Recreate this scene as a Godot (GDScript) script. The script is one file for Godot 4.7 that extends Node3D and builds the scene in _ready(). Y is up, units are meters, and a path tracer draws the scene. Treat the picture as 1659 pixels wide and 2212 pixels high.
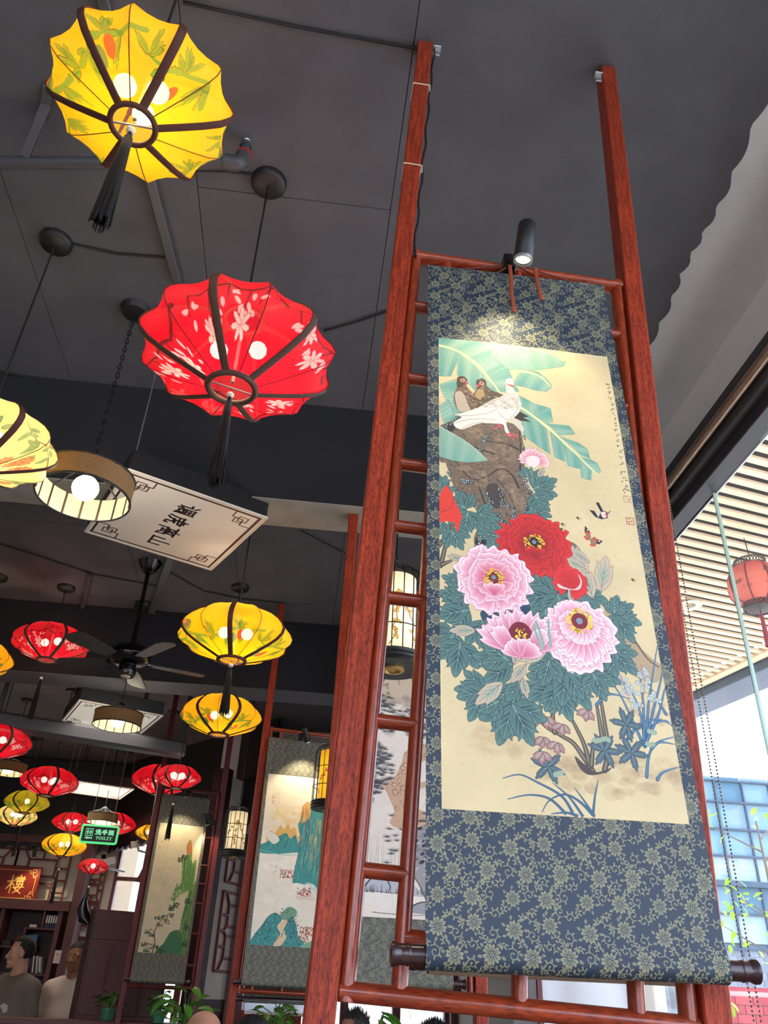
extends Node3D
# Dining room of a restaurant: black ceiling with silk lanterns, red wooden screens with hanging scrolls, a window wall on the right.
# x runs right, y up, -z into the room; the window wall stands at x = 1.56, the ceiling at y = 3.72.

var rng := RandomNumberGenerator.new()
var used := {}
var M := {}

# ---------------------------------------------------------------- mesh helper
class MB:
	var v := PackedVector3Array()
	var n := PackedVector3Array()
	var t := PackedVector2Array()
	var uo := Vector2.ZERO
	func tri(a: Vector3, b: Vector3, c: Vector3, na: Vector3, nb: Vector3, nc: Vector3, ta := Vector2.ZERO, tb := Vector2.ZERO, tc := Vector2.ZERO):
		if (b - a).cross(c - a).dot(na + nb + nc) > 0.0:
			v.append_array([a, c, b]); n.append_array([na, nc, nb]); t.append_array([ta + uo, tc + uo, tb + uo])
		else:
			v.append_array([a, b, c]); n.append_array([na, nb, nc]); t.append_array([ta + uo, tb + uo, tc + uo])
	func quad(a: Vector3, b: Vector3, c: Vector3, d: Vector3, nn: Vector3, ta := Vector2.ZERO, tb := Vector2.ZERO, tc := Vector2.ZERO, td := Vector2.ZERO):
		tri(a, b, c, nn, nn, nn, ta, tb, tc)
		tri(a, c, d, nn, nn, nn, ta, tc, td)
	# a chamfered box; texture v runs along its longest side, in metres
	func box(c: Vector3, s: Vector3, b := Basis.IDENTITY, bev := 0.0):
		var h := s * 0.5
		bev = minf(bev, minf(h.x, minf(h.y, h.z)) * 0.9)
		var long := 0 if s.x >= s.y and s.x >= s.z else (1 if s.y >= s.z else 2)
		for ax in 3:
			var u := (ax + 1) % 3
			var w := (ax + 2) % 3
			var wl := w == long
			if u != long and not wl:
				wl = s[w] > s[u]
			for sg in [-1.0, 1.0]:
				var nn := Vector3.ZERO
				nn[ax] = sg
				var p := []
				var q := []
				for k in [[-1, -1], [1, -1], [1, 1], [-1, 1]]:
					var x := Vector3.ZERO
					x[ax] = sg * h[ax]
					x[u] = k[0] * (h[u] - bev)
					x[w] = k[1] * (h[w] - bev)
					p.append(c + b * x)
					q.append(Vector2(x[u] + ax * 0.37, x[w]) if wl else Vector2(x[w] + ax * 0.37, x[u]))
				quad(p[0], p[1], p[2], p[3], (b * nn).normalized(), q[0], q[1], q[2], q[3])
		if bev <= 0.0:
			return
		for ax in 3:
			var u := (ax + 1) % 3
			var w := (ax + 2) % 3
			for su in [-1.0, 1.0]:
				for sw in [-1.0, 1.0]:
					var nn := Vector3.ZERO
					nn[u] = su
					nn[w] = sw
					var p := []
					for k in [[-1.0, 0], [1.0, 0], [1.0, 1], [-1.0, 1]]:
						var x := Vector3.ZERO
						x[ax] = k[0] * (h[ax] - bev)
						x[u] = su * (h[u] - (bev if k[1] == 1 else 0.0))
						x[w] = sw * (h[w] - (bev if k[1] == 0 else 0.0))
						p.append(c + b * x)
					var l0: float = -h[ax]
					quad(p[0], p[1], p[2], p[3], (b * nn).normalized(), Vector2(0.1, l0), Vector2(0.1, -l0), Vector2(0.11, -l0), Vector2(0.11, l0))
		for sx in [-1.0, 1.0]:
			for sy in [-1.0, 1.0]:
				for sz in [-1.0, 1.0]:
					var sv := Vector3(sx, sy, sz)
					var k := sv * (h - Vector3.ONE * bev)
					tri(c + b * (k + Vector3(sx * bev, 0, 0)), c + b * (k + Vector3(0, sy * bev, 0)), c + b * (k + Vector3(0, 0, sz * bev)), (b * sv).normalized(), (b * sv).normalized(), (b * sv).normalized())
	func bar(a: Vector3, e: Vector3, w: float, d: float, bev := 0.0, side := Vector3.ZERO):
		var y := (e - a).normalized()
		var x := side if side != Vector3.ZERO else (Vector3.RIGHT if absf(y.x) < 0.9 else Vector3.BACK)
		var z := x.cross(y).normalized()
		x = y.cross(z).normalized()
		box((a + e) * 0.5, Vector3(w, a.distance_to(e), d), Basis(x, y, z), bev)
	func tube(p: Array, r, sides := 8, caps := true, squash := 1.0, flat := Vector3.ZERO):
		var m := p.size()
		var rings := []
		var norms := []
		var x := Vector3.ZERO
		var len := 0.0
		var lens := []
		for i in m:
			var d: Vector3 = (p[mini(i + 1, m - 1)] - p[maxi(i - 1, 0)]).normalized()
			if i == 0:
				x = flat if flat != Vector3.ZERO else (Vector3.UP if absf(d.y) < 0.9 else Vector3.RIGHT)
			x = (x - d * x.dot(d)).normalized()
			var y := d.cross(x)
			var rr: float = r[i] if r is Array else r
			var ring := []
			var nr := []
			for k in sides:
				var a := TAU * k / sides
				ring.append(p[i] + x * cos(a) * rr + y * sin(a) * rr * squash)
				nr.append((x * cos(a) * squash + y * sin(a)).normalized())
			rings.append(ring)
			norms.append(nr)
			if i > 0:
				len += p[i].distance_to(p[i - 1])
			lens.append(len)
		for i in m - 1:
			for k in sides:
				var l := (k + 1) % sides
				var u0 := float(k) / sides * 0.1
				var u1 := float(k + 1) / sides * 0.1
				tri(rings[i][k], rings[i][l], rings[i + 1][l], norms[i][k], norms[i][l], norms[i + 1][l], Vector2(u0, lens[i]), Vector2(u1, lens[i]), Vector2(u1, lens[i + 1]))
				tri(rings[i][k], rings[i + 1][l], rings[i + 1][k], norms[i][k], norms[i + 1][l], norms[i + 1][k], Vector2(u0, lens[i]), Vector2(u1, lens[i + 1]), Vector2(u0, lens[i + 1]))
		if caps:
			for e in [0, m - 1]:
				var d: Vector3 = (p[e] - p[1 if e == 0 else m - 2]).normalized()
				for k in sides:
					tri(p[e], rings[e][k], rings[e][(k + 1) % sides], d, d, d)
	# profile of (radius, height) turned about y
	func lathe(prof: Array, segs := 24, c := Vector3.ZERO, b := Basis.IDENTITY, smooth := true, a0 := 0.0, a1 := TAU):
		var m := prof.size()
		for i in m - 1:
			var p0: Vector2 = prof[i]
			var p1: Vector2 = prof[i + 1]
			if p0.distance_squared_to(p1) < 1e-12:
				continue
			var nf := Vector2(p1.y - p0.y, p0.x - p1.x).normalized()
			var n0 := nf
			var n1 := nf
			if smooth:
				if i > 0:
					var q: Vector2 = prof[i - 1]
					var g := Vector2(p0.y - q.y, q.x - p0.x).normalized()
					if g.dot(nf) > 0.55:
						n0 = (g + nf).normalized()
				if i < m - 2:
					var q: Vector2 = prof[i + 2]
					var g := Vector2(q.y - p1.y, p1.x - q.x).normalized()
					if g.dot(nf) > 0.55:
						n1 = (g + nf).normalized()
			for k in segs:
				var a := a0 + (a1 - a0) * k / segs
				var e := a0 + (a1 - a0) * (k + 1) / segs
				var ca := Vector3(cos(a), 0, sin(a))
				var ce := Vector3(cos(e), 0, sin(e))
				var A := c + b * (ca * p0.x + Vector3.UP * p0.y)
				var B := c + b * (ce * p0.x + Vector3.UP * p0.y)
				var C := c + b * (ce * p1.x + Vector3.UP * p1.y)
				var D := c + b * (ca * p1.x + Vector3.UP * p1.y)
				var u0 := float(k) / segs
				var u1 := float(k + 1) / segs
				var na := b * (ca * n0.x + Vector3.UP * n0.y)
				var nb := b * (ce * n0.x + Vector3.UP * n0.y)
				var nc := b * (ce * n1.x + Vector3.UP * n1.y)
				var nd := b * (ca * n1.x + Vector3.UP * n1.y)
				tri(A, B, C, na, nb, nc, Vector2(u0, p0.y), Vector2(u1, p0.y), Vector2(u1, p1.y))
				tri(A, C, D, na, nc, nd, Vector2(u0, p0.y), Vector2(u1, p1.y), Vector2(u0, p1.y))
	func ball(c: Vector3, r: Vector3, segs := 14, b := Basis.IDENTITY):
		var pr := []
		var k := segs / 2
		for i in k + 1:
			var a := -PI / 2 + PI * i / k
			pr.append(Vector2(cos(a), sin(a)))
		var m := MB.new()
		m.lathe(pr, segs)
		for i in range(0, m.v.size()):
			v.append(c + b * (m.v[i] * r))
			n.append((b * (m.n[i] / r)).normalized())
			t.append(m.t[i])
	# flat outline in the plane of x and y of the transform, with depth along its z
	func slab(poly: PackedVector2Array, depth: float, x := Transform3D.IDENTITY):
		var idx := Geometry2D.triangulate_polygon(poly)
		for s in [0.5, -0.5]:
			var nn := (x.basis.z * signf(s)).normalized()
			for i in range(0, idx.size(), 3):
				var q := []
				for j in 3:
					q.append(x * Vector3(poly[idx[i + j]].x, poly[idx[i + j]].y, depth * s))
				tri(q[0], q[1], q[2], nn, nn, nn, poly[idx[i]], poly[idx[i + 1]], poly[idx[i + 2]])
		var area := 0.0
		for i in poly.size():
			area += poly[i].cross(poly[(i + 1) % poly.size()])
		for i in poly.size():
			var a := poly[i]
			var e := poly[(i + 1) % poly.size()]
			var d := (e - a).normalized()
			var o := Vector2(d.y, -d.x) * signf(area)
			quad(x * Vector3(a.x, a.y, -depth / 2), x * Vector3(e.x, e.y, -depth / 2), x * Vector3(e.x, e.y, depth / 2), x * Vector3(a.x, a.y, depth / 2), (x.basis * Vector3(o.x, o.y, 0)).normalized(), a, e, e, a)
	# grid of points rows x columns, smooth; given thickness it gets a back and rims
	func grid(p: Array, uv: Array, thick := 0.0):
		var R := p.size()
		var K: int = p[0].size()
		var nn := []
		for i in R:
			var row := []
			for j in K:
				var du: Vector3 = p[i][mini(j + 1, K - 1)] - p[i][maxi(j - 1, 0)]
				var dv: Vector3 = p[mini(i + 1, R - 1)][j] - p[maxi(i - 1, 0)][j]
				row.append(du.cross(dv).normalized())
			nn.append(row)
		for i in R - 1:
			for j in K - 1:
				tri(p[i][j], p[i][j + 1], p[i + 1][j + 1], nn[i][j], nn[i][j + 1], nn[i + 1][j + 1], uv[i][j], uv[i][j + 1], uv[i + 1][j + 1])
				tri(p[i][j], p[i + 1][j + 1], p[i + 1][j], nn[i][j], nn[i + 1][j + 1], nn[i + 1][j], uv[i][j], uv[i + 1][j + 1], uv[i + 1][j])
				if thick > 0.0:
					var q := [p[i][j] - nn[i][j] * thick, p[i][j + 1] - nn[i][j + 1] * thick, p[i + 1][j + 1] - nn[i + 1][j + 1] * thick, p[i + 1][j] - nn[i + 1][j] * thick]
					tri(q[0], q[1], q[2], -nn[i][j], -nn[i][j + 1], -nn[i + 1][j + 1], uv[i][j], uv[i][j + 1], uv[i + 1][j + 1])
					tri(q[0], q[2], q[3], -nn[i][j], -nn[i + 1][j + 1], -nn[i + 1][j], uv[i][j], uv[i + 1][j + 1], uv[i + 1][j])
		if thick > 0.0:
			for i in R - 1:
				for j in [0, K - 1]:
					var o: Vector3 = (p[i][j] - p[i][1 if j == 0 else K - 2]).normalized()
					quad(p[i][j], p[i + 1][j], p[i + 1][j] - nn[i + 1][j] * thick, p[i][j] - nn[i][j] * thick, o, uv[i][j], uv[i + 1][j], uv[i + 1][j], uv[i][j])
			for j in K - 1:
				for i in [0, R - 1]:
					var o: Vector3 = (p[i][j] - p[1 if i == 0 else R - 2][j]).normalized()
					quad(p[i][j], p[i][j + 1], p[i][j + 1] - nn[i][j + 1] * thick, p[i][j] - nn[i][j] * thick, o, uv[i][j], uv[i][j + 1], uv[i][j + 1], uv[i][j])
	func mesh() -> ArrayMesh:
		var a := []
		a.resize(Mesh.ARRAY_MAX)
		a[Mesh.ARRAY_VERTEX] = v
		a[Mesh.ARRAY_NORMAL] = n
		a[Mesh.ARRAY_TEX_UV] = t
		var m := ArrayMesh.new()
		m.add_surface_from_arrays(Mesh.PRIMITIVE_TRIANGLES, a)
		return m

# ---------------------------------------------------------------- nodes
func numbered(called: String) -> String:
	var k: int = used.get(called, 0)
	used[called] = k + 1
	return called if k == 0 else "%s_%03d" % [called, k]

func tag(o, label: String, category: String, group := ""):
	o.set_meta("label", label)
	o.set_meta("category", category)
	if group != "":
		o.set_meta("group", group)
	return o

func thing(called: String, label: String, category: String, at := Vector3.ZERO, turn := 0.0, group := "") -> Node3D:
	var o := Node3D.new()
	o.name = numbered(called)
	add_child(o, true)
	o.position = at
	o.rotation.y = turn
	return tag(o, label, category, group)

func put(called: String, mb, mat: Material, parent = null) -> MeshInstance3D:
	var o := MeshInstance3D.new()
	o.mesh = mb.mesh() if mb is MB else mb
	o.material_override = mat
	o.name = called if parent else numbered(called)
	(parent if parent else self).add_child(o, true)
	return o

func struct(called: String, mb, mat: Material) -> MeshInstance3D:
	var o := put(called, mb, mat)
	o.set_meta("kind", "structure")
	return o

func lamp(called: String, at: Vector3, energy: float, col: Color, size: float, parent) -> OmniLight3D:
	var l := OmniLight3D.new()
	l.name = called
	l.light_color = col
	l.light_energy = energy
	l.light_size = size
	l.omni_range = 20.0
	l.omni_attenuation = 2.0
	l.shadow_enabled = true
	l.position = at
	parent.add_child(l, true)
	return l

func area(called: String, at: Vector3, size: Vector2, energy: float, col: Color, look: Vector3, parent) -> AreaLight3D:
	var l := AreaLight3D.new()
	l.name = called
	l.area_size = size
	l.light_color = col
	l.light_energy = energy
	l.area_normalize_energy = true
	l.shadow_enabled = true
	parent.add_child(l, true)
	var upv := Vector3.UP if absf(look.normalized().y) < 0.9 else Vector3.BACK
	l.transform = Transform3D(Basis.looking_at(look, upv), at)
	return l

func mat(col: Color, rough := 0.6, metal := 0.0, tex: Texture2D = null, scale := Vector3.ONE) -> StandardMaterial3D:
	var m := StandardMaterial3D.new()
	m.albedo_color = col
	m.roughness = rough
	m.metallic = metal
	if tex:
		m.albedo_texture = tex
		m.uv1_scale = scale
	return m

func glow(col: Color, e: float, base := Color(0.9, 0.9, 0.9)) -> StandardMaterial3D:
	var m := mat(base, 0.4)
	m.emission_enabled = true
	m.emission = col
	m.emission_energy_multiplier = e
	return m

func tex(im: Image) -> ImageTexture:
	return ImageTexture.create_from_image(im)

func tri_map(m: StandardMaterial3D, scale: float) -> StandardMaterial3D:
	m.uv1_triplanar = true
	m.uv1_world_triplanar = true
	m.uv1_scale = Vector3.ONE * scale
	return m


# ---------------------------------------------------------------- flat print: a small painter on an Image
class Paint:
	var im: Image
	var k: float            # canvas pixels per unit
	var w: int
	var h: int
	var rng := RandomNumberGenerator.new()
	func _init(wu: float, hu: float, kk: float, back: Color):
		k = kk
		w = int(wu * k)
		h = int(hu * k)
		im = Image.create(w, h, false, Image.FORMAT_RGBA8)
		im.fill(back)
		rng.seed = 77
	func done(div := 2) -> ImageTexture:
		im.resize(w / div, h / div, Image.INTERPOLATE_TRILINEAR if div > 2 else Image.INTERPOLATE_BILINEAR)
		return ImageTexture.create_from_image(im)
	func pts(a: Array) -> PackedVector2Array:
		var p := PackedVector2Array()
		for i in range(0, a.size(), 2):
			p.append(Vector2(a[i], a[i + 1]))
		return p
	func smooth(p: PackedVector2Array, closed := true, sub := 5) -> PackedVector2Array:
		var o := PackedVector2Array()
		var m := p.size()
		for i in (m if closed else m - 1):
			var a := p[(i - 1 + m) % m] if closed or i > 0 else p[0]
			var b := p[i]
			var c := p[(i + 1) % m]
			var d := p[(i + 2) % m] if closed or i + 2 < m else p[m - 1]
			for s in sub:
				o.append(b.cubic_interpolate(c, a, d, float(s) / sub))
		if not closed:
			o.append(p[m - 1])
		return o
	func fill(p: PackedVector2Array, c: Color):
		var m := p.size()
		if m < 3:
			return
		var y0 := 1e9
		var y1 := -1e9
		for q in p:
			y0 = minf(y0, q.y)
			y1 = maxf(y1, q.y)
		var ya := maxi(0, int(ceil(y0 * k - 0.5)))
		var yb := mini(h - 1, int(floor(y1 * k - 0.5)))
		if yb < ya:
			return
		var rows := []
		rows.resize(yb - ya + 1)
		for i in rows.size():
			rows[i] = []
		for i in m:
			var a := p[i] * k
			var b := p[(i + 1) % m] * k
			if a.y == b.y:
				continue
			if a.y > b.y:
				var s := a
				a = b
				b = s
			var r0 := maxi(ya, int(ceil(a.y - 0.5)))
			var r1 := mini(yb, int(ceil(b.y - 0.5)) - 1)
			var g := (b.x - a.x) / (b.y - a.y)
			var x := a.x + (r0 + 0.5 - a.y) * g
			for r in range(r0, r1 + 1):
				rows[r - ya].append(x)
				x += g
		var over := c.a < 0.999
		var src: Image
		if over:
			src = Image.create(w, 1, false, Image.FORMAT_RGBA8)
			src.fill(c)
		for i in rows.size():
			var xs: Array = rows[i]
			if xs.size() > 2:
				xs.sort()
			elif xs.size() == 2 and xs[0] > xs[1]:
				xs.reverse()
			for j in range(0, xs.size() - 1, 2):
				var xa := maxi(0, int(round(xs[j])))
				var xb := mini(w, int(round(xs[j + 1])))
				if xb > xa:
					if over:
						im.blend_rect(src, Rect2i(0, 0, xb - xa, 1), Vector2i(xa, ya + i))
					else:
						im.fill_rect(Rect2i(xa, ya + i, xb - xa, 1), c)
	func poly(a: Array, c: Color, sm := true):
		fill(smooth(pts(a)) if sm else pts(a), c)
	# nested outlines from the rim colour to the colour at a focus
	func shade(p: PackedVector2Array, f: Vector2, rim: Color, core: Color, steps := 6, reach := 1.0, bias := 1.0):
		for s in steps:
			var g := float(s) / steps
			var q := PackedVector2Array()
			for x in p:
				q.append(x.lerp(f, g * reach))
			fill(q, rim.lerp(core, pow(g, bias)))
	func line(p: PackedVector2Array, w0: float, w1: float, c: Color):
		var m := p.size()
		var L := PackedVector2Array()
		var R := PackedVector2Array()
		for i in m:
			var d := (p[mini(i + 1, m - 1)] - p[maxi(i - 1, 0)]).normalized()
			var g := lerpf(w0, w1, float(i) / maxi(1, m - 1)) * 0.5
			L.append(p[i] + Vector2(-d.y, d.x) * g)
			R.append(p[i] - Vector2(-d.y, d.x) * g)
		if c.a > 0.999:
			for i in m - 1:
				fill(PackedVector2Array([L[i], L[i + 1], R[i + 1], R[i]]), c)
				if w0 > 3.0 / k:
					dot(p[i], lerpf(w0, w1, float(i) / maxi(1, m - 1)) * 0.5, c, 8)
		else:
			R.reverse()
			L.append_array(R)
			fill(L, c)
	func brush(a: Array, w0: float, w1: float, c: Color, sm := true):
		line(smooth(pts(a), false) if sm and a.size() > 4 else pts(a), w0, w1, c)
	func dot(q: Vector2, r: float, c: Color, m := 10, sq := 1.0, ang := 0.0):
		var p := PackedVector2Array()
		for i in m:
			p.append(q + Vector2(cos(TAU * i / m) * r, sin(TAU * i / m) * r * sq).rotated(ang))
		fill(p, c)
	func outline(p: PackedVector2Array, wd: float, c: Color):
		var q := p.duplicate()
		q.append(p[0])
		line(q, wd, wd, c)
	# a leaf with a pointed, lobed tip, dark in the middle, with pale veins
	func leaf(q: Vector2, ang: float, len: float, wid: float, c: Color, rim: Color, vein: Color, lobes := 3):
		var p := PackedVector2Array()
		var side := []
		for s in [[0.0, 0.04], [0.15, 0.3], [0.35, 0.5], [0.58, 0.5], [0.7, 0.46], [0.78, 0.5]]:
			side.append(Vector2(s[0], s[1]))
		if lobes > 1:
			side.append(Vector2(0.74, 0.3))
		side.append(Vector2(0.88, 0.2))
		for s in side:
			p.append(q + Vector2(s.x * len, -s.y * wid).rotated(ang))
		p.append(q + Vector2(len, 0).rotated(ang))
		side.reverse()
		for s in side:
			p.append(q + Vector2(s.x * len, s.y * wid).rotated(ang))
		var o := smooth(p, true, 3)
		shade(o, q + Vector2(len * 0.38, 0).rotated(ang), rim, c, 6, 0.9)
		outline(o, 0.16, c.darkened(0.45))
		line(PackedVector2Array([q, q + Vector2(len * 0.94, 0).rotated(ang)]), 0.32, 0.12, vein)
		for s in [-1.0, 1.0]:
			for g in [0.12, 0.3, 0.48]:
				line(PackedVector2Array([q + Vector2(len * g, 0).rotated(ang), q + Vector2(len * (g + 0.24), s * wid * 0.28).rotated(ang), q + Vector2(len * (g + 0.34), s * wid * 0.4).rotated(ang)]), 0.2, 0.08, vein)
	# three leaves from one stalk
	func spray(q: Vector2, ang: float, len: float, c: Color, rim: Color, vein: Color):
		for s in [-0.75, 0.75, 0.0]:
			leaf(q, ang + s, len * (1.0 if s == 0.0 else 0.85), len * 0.52, c.lerp(rim, rng.randf() * 0.25), rim, vein)
	# one petal: a fan with a ruffled rim
	func petal(q: Vector2, ang: float, len: float, wid: float, deep: Color, pale: Color, ink: Color, ruff := 3):
		var p := PackedVector2Array()
		p.append(q)
		p.append(q + Vector2(len * 0.3, -wid * 0.33).rotated(ang))
		p.append(q + Vector2(len * 0.62, -wid * 0.52).rotated(ang))
		for i in ruff * 2 + 1:
			var s := float(i) / (ruff * 2)
			var a := lerpf(-1.0, 1.0, s)
			var r := len * (0.86 + 0.14 * cos(a * 1.4)) * (1.0 if i % 2 == 0 else 0.9) * rng.randf_range(0.9, 1.04)
			p.append(q + Vector2(r, a * wid * 0.5).rotated(ang))
		p.append(q + Vector2(len * 0.62, wid * 0.52).rotated(ang))
		p.append(q + Vector2(len * 0.3, wid * 0.33).rotated(ang))
		var o := smooth(p, true, 3)
		shade(o, q + Vector2(len * 0.12, 0).rotated(ang), pale, deep, 10, 0.9, 0.62)
		for s in [-0.25, 0.0, 0.25]:
			line(PackedVector2Array([q + Vector2(len * 0.2, s * wid * 0.5).rotated(ang), q + Vector2(len * 0.8, s * wid).rotated(ang)]), 0.25, 0.06, deep.lerp(pale, 0.45))
		outline(o, 0.17, ink)
	func peony(q: Vector2, r: float, deep: Color, pale: Color, ink: Color, heart: Color, turn := 0.0, open := 1.0, sq := 0.9):
		for ring in [[1.0, 7, 0.82], [0.84, 7, 0.74], [0.66, 6, 0.68], [0.48, 5, 0.6]]:
			for i in int(ring[1]):
				var a: float = turn + TAU * i / ring[1] + ring[0] * 2.1 + rng.randf_range(-0.22, 0.22)
				var d := Vector2(cos(a), sin(a) * sq)
				petal(q + d * r * 0.08, d.angle(), r * ring[0] * d.length() * rng.randf_range(0.84, 1.08), r * ring[2] * rng.randf_range(0.9, 1.2), deep, pale.lerp(deep, (1.0 - ring[0]) * 0.25), ink)
		var cc := q + Vector2(0, -r * 0.06)
		if open > 0.0:
			dot(cc, r * 0.2, heart, 14, 0.85)
			for i in 90:
				var a := rng.randf() * TAU
				var g := rng.randf_range(0.13, 0.27) * r
				dot(cc + Vector2(cos(a), sin(a) * 0.9) * g, r * 0.022, Color(0.93, 0.82, 0.22).lerp(Color(0.75, 0.58, 0.12), rng.randf() * 0.6), 6)
			dot(cc, r * 0.06, Color(0.45, 0.55, 0.6), 8)
			petal(q + Vector2(0, r * 0.42), -PI / 2, r * 0.36, r * 0.5, deep, pale, ink)
	# a loose column of brush writing
	func script_mark(q: Vector2, s: float, c: Color):
		for i in rng.randi_range(3, 5):
			var a := q + Vector2(rng.randf_range(-0.5, 0.5), rng.randf_range(-0.5, 0.5)) * s
			var e := a + (Vector2(rng.randf_range(0.3, 0.9), rng.randf_range(-0.2, 0.1)) if i % 2 == 0 else Vector2(rng.randf_range(-0.5, 0.1), rng.randf_range(0.3, 0.8))) * s
			line(PackedVector2Array([a, (a + e) * 0.5 + Vector2(0.05, -0.06) * s, e]), s * 0.17, s * 0.06, c)
	func seal(q: Vector2, s: float, c: Color):
		outline(PackedVector2Array([q + Vector2(-s, -s), q + Vector2(s, -s), q + Vector2(s, s), q + Vector2(-s, s)]), s * 0.22, c)
		for i in 6:
			var a := q + Vector2(rng.randf_range(-0.7, 0.5), rng.randf_range(-0.7, 0.5)) * s
			line(PackedVector2Array([a, a + (Vector2(0.5, 0) if i % 2 else Vector2(0, 0.5)) * s]), s * 0.2, s * 0.2, c)
	# soft blotches of a colour, blended at low strength
	func wash(q: Vector2, r: Vector2, c: Color, count: int, size: float):
		for i in count:
			var a := rng.randf() * TAU
			var g := sqrt(rng.randf())
			dot(q + Vector2(cos(a) * r.x, sin(a) * r.y) * g, size * rng.randf_range(0.4, 1.0), c, 9, rng.randf_range(0.4, 0.9), rng.randf() * 0.6 - 0.3)
	func paper(base: Color, amount: float, seed: int):
		var f := FastNoiseLite.new()
		f.seed = seed
		f.frequency = 0.03
		var s := Image.create(64, 160, false, Image.FORMAT_RGBA8)
		for y in 160:
			for x in 64:
				var a := f.get_noise_2d(x, y) * amount + rng.randf_range(-0.006, 0.006)
				s.set_pixel(x, y, Color(base.r + a, base.g + a, base.b + a * 0.7))
		s.resize(w, h, Image.INTERPOLATE_CUBIC)
		im.blit_rect(s, Rect2i(0, 0, w, h), Vector2i.ZERO)


func along(p: PackedVector2Array, s: float) -> Vector2:
	var x := s * (p.size() - 1)
	var i := mini(int(x), p.size() - 2)
	return p[i].lerp(p[i + 1], x - i)

# one side of a banana leaf between its midrib and its torn outer edge
func blade(g: Paint, rib: Array, edge: Array, n: int, a: Color, b: Color):
	var m := g.smooth(g.pts(rib), false, 4)
	var e := g.pts(edge)
	for i in n:
		var s0 := float(i) / n
		var s1 := float(i + 1) / n
		var m0 := along(m, s0)
		var m1 := along(m, s1)
		var e0 := along(e, s0)
		var e1 := along(e, s1)
		var c := a.lerp(b, clampf(0.5 + 0.5 * sin(i * 0.8) + g.rng.randf_range(-0.2, 0.2), 0, 1))
		for q in 4:
			var u := q / 4.0
			var v := (q + 1) / 4.0
			g.fill(PackedVector2Array([m0.lerp(e0, u), m1.lerp(e1, u), m1.lerp(e1, v), m0.lerp(e0, v)]), c.lerp(a.lerp(Color(0.82, 0.83, 0.62), 0.5), 0.45 * (1.0 - v)))
	for i in n + 1:
		var s := float(i) / n
		g.line(PackedVector2Array([along(m, s), along(e, s)]), 0.17, 0.12, Color(0.36, 0.5, 0.42))
	for i in e.size() - 1:
		g.line(PackedVector2Array([e[i], e[i + 1]]), 0.2, 0.2, Color(0.36, 0.48, 0.38))

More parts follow.
